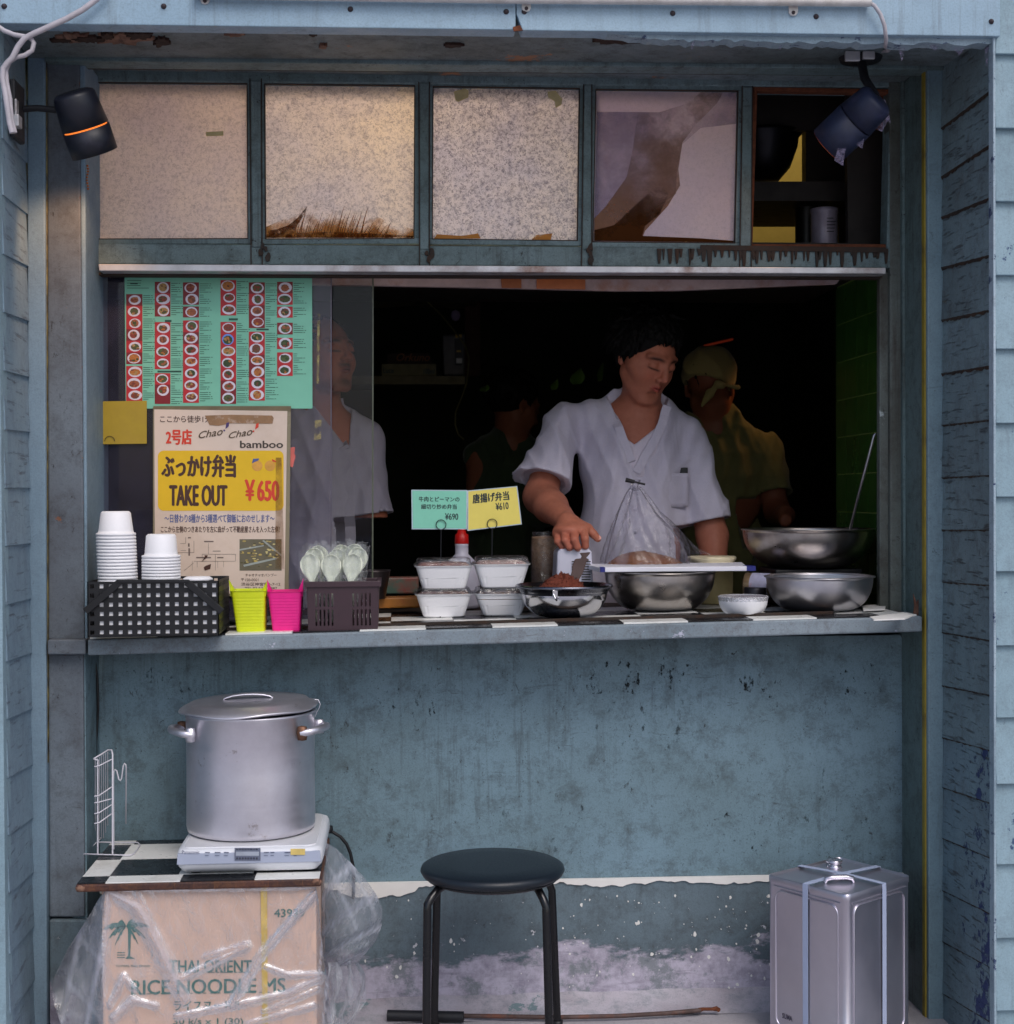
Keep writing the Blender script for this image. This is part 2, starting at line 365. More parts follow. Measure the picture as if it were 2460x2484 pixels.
# right street face: overlapping clapboards
xr = W(2416, 1200, Y0).x
ys = [136-179, 136, 315, 492, 670, 848, 1027, 1205, 1385, 1564, 1738, 1898, 2092, 2270, 2445, 2624]
for a, b in zip(ys, ys[1:]):
    za, zb = W(2440, a, Y0).z, W(2440, b, Y0).z
    mb = MB().prism([(0, za), (0, zb)], 0, 0.01) if 0 else MB()
    x0, x1 = W(2418, 1200, -.02).x, xr + 1.9
    mb.add([(x0, -0.004, za+0.012), (x1, -0.004, za+0.012), (x1, -0.018, zb), (x0, -0.018, zb), (x0, 0.03, za+0.012), (x1, 0.03, za+0.012), (x1, 0.03, zb), (x0, 0.03, zb)],
           [(0,3,2,1), (4,5,6,7), (0,1,5,4), (3,7,6,2), (0,4,7,3), (1,2,6,5)])
    obj('siding_board', mb, M['siding'], bld, bevel=0.0015)
# left street face (a sliver in view)
xl = W(3, 1200, Y0).x
for k in range(16):
    za = 2.36 - k*0.155; zb = za - 0.155; x0, x1 = xl - 1.9, xl - 0.022
    mb = MB().add([(x0, -0.004, za+0.012), (x1, -0.004, za+0.012), (x1, -0.018, zb), (x0, -0.018, zb), (x0, 0.03, za+0.012), (x1, 0.03, za+0.012), (x1, 0.03, zb), (x0, 0.03, zb)],
           [(0,3,2,1), (4,5,6,7), (0,1,5,4), (3,7,6,2), (0,4,7,3), (1,2,6,5)])
    obj('siding_board', mb, M['siding'], bld, bevel=0.0015)
# corner boards
obj('corner_board', MB().box((W(2399, 1200, .004).x, -0.022, 0), (W(2417, 1200, -.022).x, 0.004, zs)), M['trim'], bld, bevel=0.002)
obj('corner_board', MB().box((xl - 0.021, -0.022, 0), (xl + 0.006, 0.03, zs)), M['siding'], bld, bevel=0.002)
# boarded reveals: (front px y, back px y) of each board's lower edge
rv = [(352-130, 430-118), (352, 430), (480, 528), (619, 650), (752, 777), (888, 907), (1019, 1032), (1153, 1159), (1286, 1286), (1420, 1412), (1554, 1534), (1687, 1663), (1821, 1789),
      (1949, 1910), (2082, 2033), (2217, 2160), (2348, 2284), (2480, 2410), (2620, 2536)]
xa = W(2409, 1200, Y0).x; xb = W(2291, 1200, Y1).x
zt = zs
for i, (pf, pb) in enumerate(rv):
    zf, zb = W(2409, pf, Y0).z, W(2291, pb, Y1).z
    if i == 0: tf = tb = zs
    mb = MB(); e = 0.007
    up_f, up_b = tf + 0.008, tb + 0.008
    mb.add([(xa-0.002, 0.002, up_f), (xb-0.002, Y1, up_b), (xb-e, Y1, zb), (xa-e, 0.002, zf), (xa+0.01, 0.002, up_f), (xb+0.01, Y1, up_b), (xb+0.01, Y1, zb), (xa+0.01, 0.002, zf)],
           [(0,1,2,3), (4,7,6,5), (3,2,6,7), (0,4,5,1), (0,3,7,4), (1,5,6,2)])
    obj('reveal_board', mb, M['reveal_blue'] if i > 12 else M['reveal'], bld, bevel=0.001)
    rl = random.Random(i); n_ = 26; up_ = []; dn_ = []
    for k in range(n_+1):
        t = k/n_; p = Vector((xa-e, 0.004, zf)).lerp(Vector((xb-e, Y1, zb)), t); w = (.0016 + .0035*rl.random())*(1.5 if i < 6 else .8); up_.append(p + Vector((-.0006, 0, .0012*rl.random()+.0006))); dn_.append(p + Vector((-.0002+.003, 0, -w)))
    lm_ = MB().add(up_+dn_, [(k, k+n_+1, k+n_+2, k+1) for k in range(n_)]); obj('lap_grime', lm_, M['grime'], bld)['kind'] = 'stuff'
    tf, tb = zf, zb
lv = [(335, 395), (472, 520), (616, 646), (757, 779), (899, 915), (1042, 1048), (1184, 1184), (1325, 1318), (1468, 1452), (1605, 1584), (1745, 1720), (1888, 1855), (2027, 1984),
      (2170, 2116), (2316, 2247), (2463, 2376), (2610, 2500)]
xa = W(6, 1200, Y0).x; xb = W(67, 1200, Y1).x
for i, (pf, pb) in enumerate(lv):
    zf, zb = W(6, pf, Y0).z, W(67, pb, Y1).z
    if i == 0: tf = tb = zs
    mb = MB(); e = -0.007
    up_f, up_b = tf + 0.008, tb + 0.008
    mb.add([(xa+0.002, 0.002, up_f), (xb+0.002, Y1, up_b), (xb-e, Y1, zb), (xa-e, 0.002, zf), (xa-0.01, 0.002, up_f), (xb-0.01, Y1, up_b), (xb-0.01, Y1, zb), (xa-0.01, 0.002, zf)],
           [(3,2,1,0), (5,6,7,4), (7,6,2,3), (1,5,4,0), (4,7,3,0), (2,6,5,1)])
    obj('reveal_board', mb, M['reveal_l'], bld, bevel=0.001)
    tf, tb = zf, zb
# casing boards at the back of the reveal
obj('casing_board', MB().quadslab(((2250,120),(2291,120),(2291,2640),(2253,2640)), Y1, Y2+0.1), M['casing'], bld, bevel=0.003)
obj('casing_board', MB().quadslab(((66,60),(108,60),(114,2640),(66,2640)), Y1, Y2+0.1), M['casing_l'], bld, bevel=0.003)
obj('edge_strip', MB().quadslab(((2242,150),(2248.5,150),(2251,2640),(2244.5,2640)), Y1+0.012, Y1+0.03), M['yellow_strip'], bld, label='thin yellow strip down the right casing')
ystrip = paint('yellow_edge_broken', srgb(176,156,52), srgb(60,52,40), dirt=srgb(30,26,24), amt=1.0, streak=0, speck=1, big=26)
obj('edge_strip', MB().quadslab(((109,150),(112.5,150),(116.5,2640),(113,2640)), Y1+0.012, Y1+0.03), ystrip, bld, label='thin broken yellow strip down the left casing')
# top: fascia in two sheets with a torn seam
fz = lambda x: 55 + (x)*0.0137
obj('fascia_panel', MB().quadslab(((-300,-320),(1251,-300),(1251,72),(-300,52)), -0.03, 0.02), M['fascia'], bld, bevel=0.002)
f2 = MB().prism([(lambda p: (p.x, p.z))(W(x, y, -0.03)) for x, y in ((1253,-300),(2427,-290),(2427,88),(1267,73),(1258,46),(1253,34))], -0.03, 0.02)
obj('fascia_panel', f2, M['fascia'], bld, bevel=0.002)
obj('fascia_flap', MB().prism([(lambda p: (p.x, p.z))(W(x, y, -0.033)) for x, y in ((1244,66),(1262,62),(1268,74),(1246,76))], -0.036, -0.031), M['rust'], bld)
# weathered drip edge under the fascia, torn along its lower side
random.seed(4)
pts = [(1430, 72)] + [(x, fz(x) + 2) for x in range(1500, 2430, 60)] + [(2427, 92)]
low = [(x, fz(x) + 2 + (18 if x > 1600 else (x-1430)*0.1) * (0.75 + 0.5*random.random()) * (1 if x < 2400 else 0.7)) for x in range(2427, 1440, -14)]
ds = MB().prism([(lambda p: (p.x, p.z))(W(x, y, -0.012)) for x, y in pts + low], -0.012, 0.028)
obj('drip_edge', ds, M['trim'], bld)
for x, y in ((10,15),(397,15),(850,22),(1228,28),(1272,28),(1632,32),(1980,40),(2405,52)):
    p = W(x, y, -0.03); mb = MB().lathe([(0, -0.006), (0.0042, -0.004), (0.006, 0.0)], p, 12, Matrix.Rotation(-PI/2, 3, 'X').to_3x3())
    obj('screw', mb, M['screw'], bld)
# soffit (underside) and header mouldings
za = W(1200, 66, Y0).z + 0.006
sf = MB().add([(xl, -0.005, W(0, 55, 0).z+.004), (xr, -0.005, W(2416, 90, 0).z+.004), (xr, Y1+0.06, W(2300, 160, Y1).z), (xl, Y1+0.06, W(100, 140, Y1).z),
               (xl, -0.005, zs+0.03), (xr, -0.005, zs+0.03), (xr, Y1+0.06, zs+0.03), (xl, Y1+0.06, zs+0.03)],
              [(0,3,2,1), (4,5,6,7), (0,1,5,4), (1,2,6,5), (2,3,7,6), (3,0,4,7)])
obj('soffit_board', sf, M['soffit'], bld)
A_, B_, D_ = Vector((xl, -.005, W(0, 55, 0).z+.004)), Vector((xr, -.005, W(2416, 90, 0).z+.004)), Vector((xl, Y1+0.06, W(100, 140, Y1).z))
nS = (B_-A_).cross(D_-A_)
def onsoffit(x, y, lift): d = ray(x, y); n0 = A_ - Vector((0, 0, lift)); return CAM + d*((n0-CAM).dot(nS)/d.dot(nS))
rotd = plain('rot_dark', srgb(58,34,24), .9, var=.5, scale=90, bump=1.0)
random.seed(9)
for cx, cyy, rx, ry, m_, lf in ((178,92,50,13,M['rot'],.004),(300,96,82,15,M['rot'],.004),(340,88,40,9,rotd,.006),(215,98,44,8,rotd,.006),(392,104,22,12,rotd,.005),(150,100,30,6,rotd,.005),(262,90,18,8,rotd,.007),(568,84,28,8,M['rot'],.004),(590,78,16,5,M['rot'],.005),(784,114,12,5,M['rot'],.004),(1500,98,84,12,rotd,.003),(1560,94,30,8,M['rot'],.004),(1100,112,26,5,rotd,.003),(760,86,10,4,rotd,.003)):
    n = 26; pp = []
    for k in range(n):
        a = 2*PI*k/n; r_ = random.uniform(.55, 1.1); pp.append(onsoffit(cx+rx*r_*math.cos(a), cyy-ry*r_*math.sin(a), lf))
    m2_ = MB(); k = n; m2_.add(pp + [p + Vector((0, 0, 0.02)) for p in pp], [tuple(range(k))] + [(i, (i+1) % k, (i+1) % k + k, i+k) for i in range(k)])
    obj('rotten_patch', m2_, m_, bld, label='patch of peeled rotten wood under the fascia')
obj('header_board', MB().quadslab(((108,136),(2292,158),(2292,168),(108,147)), Y1-0.01, Y1+0.05), M['frame'], bld, bevel=0.002)
obj('header_board', MB().quadslab(((108,140),(2292,162),(2292,174),(108,155)), Y1+0.02, Y1+0.06), M['grime'], bld)
obj('header_board', MB().box((xl, Y1+0.05, W(1200,150,Y1+.05).z), (xr, Y2+0.1, zs+.03)), M['soffit'], bld)
# inner jamb boards left
obj('jamb_board', MB().quadslab(((113,140),(192,140),(205,1552),(117,1552)), Y1+0.02, Y2+0.1), M['greyboard'], bld, bevel=0.004)
obj('jamb_board', MB().quadslab(((192,140),(206,140),(212,1552),(205,1552)), Y1+0.026, Y2+0.1), M['casing_l'], bld, bevel=0.003)
obj('jamb_board', MB().quadslab(((117,1586),(202,1586),(205,2225),(119,2225)), Y1+0.02, Y2+0.1), M['greyboard'], bld, bevel=0.004)
obj('jamb_board', MB().quadslab(((119,2232),(215,2232),(215,2640),(121,2640)), Y1+0.015, Y2+0.1), M['plinth'], bld, bevel=0.004)
obj('jamb_block', MB().quadslab(((115,1552),(207,1552),(207,1588),(115,1588)), Y1-0.01, Y1+0.08), M['greyboard'], bld, bevel=0.003)
obj('jamb_reveal', MB().box((W(205,1800,Y1+.02).x-0.03, Y1+0.03, 0), (W(206,1800,Y1+.02).x, Y2+0.1, 0.935)), M['panel'], bld)
# inner jamb right: side board, streaked posts
xj = W(2243, 1300, Y1+0.02).x
obj('jamb_reveal', MB().box((xj, Y1+0.02, 0), (xj+0.03, Y2+0.1, zs)), M['jamb'], bld)
obj('jamb_post', MB().quadslab(((2188,175),(2206,175),(2206,1500),(2192,1500)), Y2-0.03, Y2+0.03), M['jamb'], bld, bevel=0.004)
obj('jamb_post', MB().quadslab(((2158,175),(2189,175),(2193,1500),(2160,1500)), Y2-0.015, Y2+0.03), M['post'], bld, bevel=0.004)
obj('jamb_post', MB().quadslab(((2134,660),(2158,660),(2160,1500),(2134,1500)), Y2+0.0, Y2+0.025), M['post'], bld, bevel=0.004)
# panel under the hatch, torn white line, plinth
obj('lower_panel', MB().quadslab(((190,1560),(2260,1540),(2260,2128),(190,2165)), Y2, Y2+0.1), M['panel'], bld)
obj('plinth_board', MB().quadslab(((190,2163),(2260,2126),(2260,2640),(190,2640)), Y2-0.008, Y2+0.1), M['plinth'], bld)
random.seed(21)
top = [(x, 2158.5 - x*0.0181) for x in range(210, 2245, 30)]
def torn(x): return 3 + 13*abs(math.sin(x*0.011+1))**1.5*(1.4 if x < 1060 else 0.7) + 5*abs(math.sin(x*.053)) + 4*random.random()
low = [(x, 2158.5 - x*0.0181 + torn(x) + (10 if 820 < x < 1010 else 0)) for x in range(2240, 205, -9)]
obj('torn_strip', MB().prism([(lambda p: (p.x, p.z))(W(x, y, Y2-0.012)) for x, y in top + low], Y2-0.012, Y2-0.002), M['paper'], bld, label='torn white strip along the wall')
random.seed(8); spk = MB()
for k in range(150):
    x = random.uniform(880, 1900); y = random.uniform(2170, 2400)
    if x < 1350 and random.random() < 0.6: continue
    r = random.choice((.8,1.2,1.6,2.4,4.2))*random.uniform(.8,1.3); a0 = random.random()
    pp = [(x + r*random.uniform(.5, 1.2)*math.cos(2*PI*j/7+a0), y + r*random.uniform(.6, 1.6)*math.sin(2*PI*j/7+a0)) for j in range(7)]
    mb = MB().prism([(lambda p: (p.x, p.z))(W(a, b, Y2-0.01)) for a, b in pp], Y2-0.0098, Y2-0.006)
    spk.add(mb.v, mb.f)

o = obj('paint_splashes', spk, M['paper'], bld); o['kind'] = 'stuff'
SCUFF = [((1420,1660,1760,1860),.60,.74,.5,26),((1320,1590,1700,1700),.58,.66,.6,46),((1530,1590,1700,1650),.58,.66,.6,70),((900,1640,1120,1760),.60,.68,.6,46),((1790,1625,1835,1685),.50,.62,.6,60),((260,1600,560,1700),.58,.70,.5,30),((1840,1640,1920,1720),.59,.66,.6,60),((1150,1880,1450,2100),.60,.72,.4,24),((1700,1950,1900,2110),.60,.66,.6,56),((640,1700,760,1900),.60,.66,.5,50),((2000,1590,2180,1700),.60,.66,.5,50),((1900,1800,2150,2080),.60,.70,.4,30)]
# ---------------- transom with four frosted panes and an open one
tw = thing('transom_window', 'row of four dirty frosted panes and one open light above the hatch', 'window', (0.2, Y2, 1.8))
TY = Y2 - 0.01
obj('top_rail', MB().quadslab(((205,140),(2190,158),(2190,212),(205,197)), TY, TY+0.05), M['frame'], tw, bevel=0.003)
obj('bottom_rail', MB().quadslab(((212,590),(2165,603),(2165,650),(215,640)), TY, TY+0.05), M['frame'], tw, bevel=0.003)
for q in (((205,190),(217,190),(230,600),(218,600)), ((607,195),(634,195),(634,600),(611,600)), ((1017,200),(1042,200),(1040,605),(1018,605)),
          ((1417,205),(1436,205),(1436,605),(1412,605)), ((1802,210),(1826,210),(1822,608),(1796,608)), ((2160,210),(2190,210),(2180,650),(2150,650))):
    obj('stile', MB().quadslab(q, TY-0.003, TY+0.05), M['frame'], tw, bevel=0.003)
panes = [((227,200),(598,203),(600,577),(238,578)), ((643,204),(1005,208),(1003,577),(645,578)), ((1052,210),(1405,215),(1400,582),(1050,578)), ((1447,217),(1790,221),(1782,588),(1440,585))]
def frosted(name, c1, c2, sp, stain, stain_amt):
    n = NT(name); a = n.noise(260, 4, 0.75); b = n.noise(95, 6, 0.8); h = n.noise(2.5, 3)
    c = n.mix(n.ramp(h, 0.3, 0.7), c1, c2)
    a2 = n.noise(170, 3, 0.6, dist=1.2); c = n.mix(n.mul(n.ramp(b, 0.48, 0.62), sp), c, srgb(138,134,150)); c = n.mix(n.mul(n.ramp(a2, 0.52, 0.62), sp*0.95), c, srgb(112,108,124)); c = n.mix(n.mul(n.ramp(a, 0.58, 0.7), sp*0.6), c, srgb(96,90,100))
    s_ = n.noise(24, 10, 0.8, (1, 1, 0.4)); c = n.mix(n.mul(n.ramp(s_, 0.66, 0.71), stain_amt), c, stain)
    n.n.remove(n.p)
    d = n.node('ShaderNodeBsdfDiffuse', {'Color': c}); t = n.node('ShaderNodeBsdfTranslucent', {'Color': c}); g_ = n.node('ShaderNodeBsdfGlossy', {'Roughness': 0.35})
    m1 = n.node('ShaderNodeMixShader', {0: 0.42, 1: d.outputs[0], 2: t.outputs[0]}); m2 = n.node('ShaderNodeMixShader', {0: 0.05, 1: m1.outputs[0], 2: g_.outputs[0]})
    bp = n.node('ShaderNodeBump', {'Height': b, 'Strength': 0.5, 'Distance': 0.002}).outputs[0]
    for q in (d, g_): n.l.new(bp, q.inputs['Normal'])
    n.l.new(m2.outputs[0], n.out.inputs['Surface']); return n.mat
pm = [frosted('frosted_glass_a', srgb(226,214,206), srgb(206,196,206), 0.35, srgb(120,84,50), 0.7), frosted('frosted_glass_b', srgb(236,226,216), srgb(214,208,218), 0.5, srgb(120,84,50), 0.6),
      frosted('frosted_glass_c', srgb(236,228,222), srgb(216,212,226), 0.75, srgb(96,70,40), 0.9), frosted('frosted_glass_d', srgb(206,194,204), srgb(186,176,196), 0.15, srgb(90,60,36), 0.8)]
def ring_frame(q, w, Y, Yb, mat, parent, name='bead'):
    (x0,y0),(x1,y1),(x2,y2),(x3,y3) = q
    for s_ in (((x0-w,y0-w),(x1+w,y1-w),(x1+w,y1),(x0-w,y0)), ((x3-w,y3),(x2+w,y2),(x2+w,y2+w),(x3-w,y3+w)), ((x0-w,y0),(x0,y0),(x3,y3),(x3-w,y3)), ((x1,y1),(x1+w,y1),(x2+w,y2),(x2,y2))):
        obj(name, MB().quadslab(s_, Y, Yb), mat, parent, bevel=0.0015)
labs = ['frosted pane with faint streaks', 'frosted pane with orange rust fan at the bottom', 'speckled frosted pane with two bits of old tape', 'violet frosted pane with a peeled brown film']
for q, m_, lb in zip(panes, pm, labs):
    obj('pane', MB().quadslab(((q[0][0]-8,q[0][1]-8),(q[1][0]+8,q[1][1]-8),(q[2][0]+8,q[2][1]+8),(q[3][0]-8,q[3][1]+8)), TY+0.018, TY+0.022), m_, tw, label=lb)
    ring_frame(q, 14, TY+0.004, TY+0.0175, M['frame'], tw)
ring_frame(((1838,220),(2160,226),(2150,592),(1826,592)), 10, TY+0.004, TY+0.03, M['rust'], tw, 'rusty_bead')
obj('open_sash_edge', MB().quadslab(((2110,200),(2162,202),(2160,310),(2112,306)), TY+0.06, TY+0.09), M['rust'], tw)
# stains on the panes, each a thin film with its own outline
def stainmat(name, col, lo, hi, amax, sc=10, st=None, fade=None):
    n = NT(name); n.n.remove(n.p); tr = n.node('ShaderNodeBsdfTransparent'); d = n.node('ShaderNodeBsdfDiffuse', {'Color': col})
    q = n.noise(sc, 8, 0.7, st)
    if fade:
        sp = n.node('ShaderNodeSeparateXYZ', {0: n._raw}).outputs[2]; q = n.node('ShaderNodeMath', {0: q, 1: n.ramp(sp, fade[0], fade[1], fade[2], -fade[2])}, operation='ADD').outputs[0]
    m1 = n.node('ShaderNodeMixShader', {0: n.ramp(q, lo, hi, 0.0, amax), 1: tr.outputs[0], 2: d.outputs[0]})
    n.l.new(m1.outputs[0], n.out.inputs['Surface']); return n.mat
for k, (r_, lo, hi, am, sc_) in enumerate(SCUFF):
    x0, y0, x1, y1 = r_; cx, cy_ = (x0+x1)/2, (y0+y1)/2; random.seed(k)
    pts = [(cx+(x1-x0)/2*random.uniform(.6,1)*math.cos(a), cy_+(y1-y0)/2*random.uniform(.6,1)*math.sin(a)) for a in np.linspace(0, 2*PI, 17)[:-1]]
    obj('scuff_mark', MB().prism([(lambda p: (p.x, p.z))(W(x, y, Y2-.001)) for x, y in pts], Y2-.0012, Y2-.0004), stainmat('scuff_%d' % k, srgb(40,36,34), lo, hi, am, sc_, (1.4,1,.8)), bld)
zA, zB = W(800, 575, TY).z - 1.8, W(800, 515, TY).z - 1.8
rs1 = stainmat('rust_tan', srgb(196,132,66), 0.38, 0.66, 0.85, 12, None, (zA, zB, .20)); rs2 = stainmat('rust_deep', srgb(92,44,16), 0.40, 0.60, 0.95, 40)
def film(name, pts, Y, mat, parent, m_=None):
    obj(name, MB().prism([(lambda p: (p.x, p.z))(W(x, y, Y)) for x, y in pts], Y, Y+0.0008), mat, parent)
film('rust_stain', [(646,576),(646,550),(690,530),(720,505),(748,488),(800,500),(850,508),(900,520),(950,540),(1003,556),(1003,576)], TY+0.0168, rs1, tw)
film('rust_stain', [(646,577),(646,560),(672,556),(700,546),(722,528),(745,500),(738,520),(722,545),(714,566),(800,562),(900,566),(1002,572),(1002,577)], TY+0.0160, rs2, tw)
random.seed(33); rr = MB()
for k in range(46):
    x = 716 + k*5.0 + random.uniform(-2, 2); y1 = random.uniform(566, 577); h_ = random.uniform(34, 74)*(1 if k < 34 else .5); w = random.uniform(.7, 1.9); P_ = []
    for t in (0, .25, .5, .75, 1): P_.append((x + 9*(t-.2) + 7*t*t, y1 - h_*t, w*(1-t*.85)))
    poly = [(a+q, b) for a, b, q in P_] + [(a-q, b) for a, b, q in reversed(P_)]
    rr.prism([(lambda p: (p.x, p.z))(W(a, b, TY+.0152)) for a, b in poly], TY+.0152-.00001*k, TY+.0158)
o = obj('rust_runs', rr, stainmat('rust_run_brown', srgb(140,80,32), .25, .55, .8, 70), tw); o['kind'] = 'stuff'
film('rust_stain', [(1052,580),(1060,568),(1120,572),(1160,566),(1166,578)], TY+0.0165, rs1, tw); film('rust_stain', [(1290,581),(1300,570),(1340,566),(1336,582)], TY+0.0165, rs1, tw)
tp = plain('old_tape', srgb(206,190,138), 0.6, dirt=(srgb(150,120,60), 0.6))
film('tape_scrap', [(1101,222),(1128,214),(1137,220),(1136,236),(1112,247),(1105,243)], TY+0.0165, tp, tw); film('tape_scrap', [(1328,222),(1348,220),(1364,240),(1362,254),(1348,262),(1346,246),(1330,236)], TY+0.0165, tp, tw)
film('tape_scrap', [(499,320),(542,318),(542,329),(500,330)], TY+0.0165, tp, tw)
vf = stainmat('violet_film', srgb(140,128,156), 0.3, 0.7, 0.5, 4); bf = stainmat('brown_film', srgb(140,104,84), 0.25, 0.7, 0.85, 6, None, (W(1500,590,TY).z-1.8, W(1500,300,TY).z-1.8, .22)); bk = stainmat('burnt_stain', srgb(70,40,20), 0.34, 0.62, 0.97, 5, None, (W(1500,585,TY).z-1.8, W(1500,470,TY).z-1.8, .18))
film('peeled_film', [(1449,271),(1600,272),(1700,240),(1730,222),(1788,222),(1786,300),(1700,310),(1655,350),(1642,420),(1640,470),(1545,540),(1442,540)], TY+0.0168, vf, tw)
film('peeled_film', [(1547,275),(1600,274),(1680,242),(1700,222),(1755,222),(1740,250),(1690,300),(1656,345),(1646,410),(1650,450),(1620,500),(1565,560),(1555,584),(1442,582),(1442,530),(1470,500),(1520,430),(1534,370)], TY+0.016, bf, tw)
film('peeled_film', [(1442,584),(1442,558),(1490,546),(1560,480),(1600,450),(1622,470),(1600,520),(1565,548),(1558,572),(1700,578),(1780,584),(1780,588)], TY+0.0152, bk, tw)
# grease runs on the bottom rail under the open light
random.seed(12); gb = MB()
for k in range(40):
    x = 1600 + k*14 + random.uniform(-5, 5); w = random.uniform(2, 6); y1 = random.uniform(618, 648)
    gb.prism([(lambda p: (p.x, p.z))(W(a, b, TY-0.005)) for a, b in ((x-w-1,603),(x+w+1,603),(x+w*.8,y1-10),(x+w*.5,y1),(x-w*.4,y1+1),(x-w*.7,y1-8))], TY-0.0048, TY-0.001)
gb.quadslab(((1700,594),(2150,600),(2150,612),(1700,606)), TY-0.0055, TY-0.001)
o = obj('grease_runs', gb, M['grime'], tw); o['kind'] = 'stuff'
for q in panes: ring_frame(tuple((a, b) for a, b in q), 2.6, TY+0.0030, TY+0.012, M['grime'], tw, 'putty_line')
for xa_, ya_, xb2_, yb_ in ((606,190,609,602),(634,190,636,602),(1016,198,1018,604),(1042,198,1042,604),(1416,204,1411,606),(1436,204,1436,606),(1801,208,1795,608),(1826,208,1823,608),(217,190,230,602)):
    obj('joint_gap', MB().quadslab(((xa_-1.2,ya_),(xa_+1.2,ya_),(xb2_+1.2,yb_+44),(xb2_-1.2,yb_+44)), TY-0.0042, TY-0.002), M['grime'], tw)
gb = MB()
for cx in (640, 1040, 1430):
    for k in range(5):
        x = cx + random.uniform(-12, 12); y = random.uniform(596, 632); r = random.uniform(4, 10)
        gb.prism([(lambda p: (p.x, p.z))(W(x+r*random.uniform(.5,1)*math.cos(j), y+r*1.5*random.uniform(.5,1)*math.sin(j), TY-0.007)) for j in np.linspace(0, 5.4, 8)], TY-0.0065-0.0002*k, TY-0.001)
o = obj('grime_blots', gb, M['grime'], tw); o['kind'] = 'stuff'
# aluminium track over the hatch
tk = thing('sliding_track', 'long dull aluminium rail under the transom windows', 'window track', (0.2, Y2-0.05, 1.73))
obj('upper_rail', MB().quadslab(((238,640),(2150,649),(2150,664),(240,657)), Y2-0.055, Y2+0.03), M['alu'], tk, bevel=0.002)
obj('lower_rail', MB().quadslab(((215,661),(2140,668),(2140,674),(215,667)), Y2-0.01, Y2+0.03), M['grime'], tk)
hb = thing('hatch_header', 'stained pale board with orange patches behind the window track', 'wooden header', (0.4, Y2+0.09, 1.7))
obj('board', MB().quadslab(((600,668),(2040,674),(2030,688),(1640,704),(1500,705),(1215,698),(905,692),(600,690)), Y2+0.08, Y2+0.10), plain('stained_board', srgb(172,150,150), 0.6, dirt=(srgb(140,80,50), 0.7)), hb)
obj('tape_patch', MB().quadslab(((1215,674),(1265,674),(1265,699),(1217,698)), Y2+0.074, Y2+0.0795), plain('brown_tape', srgb(150,84,46), 0.4), hb)
obj('tape_patch', MB().quadslab(((1302,676),(1420,678),(1420,702),(1302,700)), Y2+0.074, Y2+0.0795), plain('orange_tape', srgb(176,98,54), 0.4), hb)
# ---------------- counter
ct = thing('serving_counter', 'weathered grey blue counter ledge topped with black and white squares', 'counter', (0.3, 0.4, 0.93))
YF, YBk = 0.27, 1.02
xL, xR = W(212, 1540, YF).x, W(2238, 1500, YF).x
def cslab(x0, x1, ya, yb, t0, t1, m=0, mb=None):
    mb = mb or MB()
    vs = []
    for z in (t0, t1):
        for x, y in ((x0, ya), (x1, ya), (x1, yb), (x0, yb)): vs.append((x, y, ctop(x) + z))
    return mb.add(vs, [(0,3,2,1),(4,5,6,7),(0,1,5,4),(1,2,6,5),(2,3,7,6),(3,0,4,7)], m)
obj('front_edge', cslab(xL, xR, YF, YF+0.045, -0.040, -0.004), M['sill'], ct, bevel=0.004)
obj('worktop', cslab(xL, xR, YF+0.045, YBk, -0.036, -0.004), M['grime'], ct)
tsz = 0.152; k = 0
rng = random.Random(3)
xs0 = W(545, 1530, YF).x - 4*tsz
for i in range(18):
    for j in range(4):
        x0 = xs0 + i*tsz + (0.07 if j else 0); ya = YF + 0.012 + (j*tsz*0.86); yb = ya + tsz*0.86 - 0.002
        if j == 0: yb = ya + 0.075
        else: ya -= 0.05; yb -= 0.05
        xa_, xb_ = max(x0, xL+0.003), min(x0 + tsz - 0.0015, xR-0.01)
        if xb_ - xa_ < 0.02: continue
        white = (i + j) % 2 == 0
        obj('counter_tile', cslab(xa_, xb_, ya, yb, -0.004, rng.uniform(-0.0010, 0.0)), M['tilew'] if white else M['tileb'], ct)
lw = MB(); 
lw.v = []; cslab(xL, W(2040,1500,.3).x, YF+0.088, YF+0.100, -0.003, 0.006, mb=lw)
obj('track_ridge', lw, M['grime'], ct)
obj('splintered_edge', MB().prism([(lambda p: (p.x, p.z))(W(x, y, Y1+0.06)) for x, y in ((2214,1500),(2219,1470),(2216,1440),(2224,1462),(2230,1452),(2228,1500))], Y1+0.06, Y1+0.064), M['rot'], ct)
# sheet scraps lying at the right end
for q, nm, lb in ((((2091,1472),(2150,1466),(2147,1480),(2095,1483)), 'p', 'crumpled white paper scrap behind the right bowl'), (((2110,1499),(2190,1489),(2216,1494),(2196,1503),(2120,1506)), 'p', 'flat white paper scrap at the right end of the counter')):
    pts = [onc(x, y, 0.004) for x, y in q]; n = len(pts)
    m_ = MB().add(pts + [p + Vector((0, 0, 0.003)) for p in pts], [tuple(range(n)), tuple(range(2*n-1, n-1, -1))] + [(i, i+n, (i+1) % n + n, (i+1) % n) for i in range(n)])
    tag(obj('paper_scrap', m_, M['paper'], loc=tuple(pts[0])), lb, 'paper', 'paper scraps on the counter')
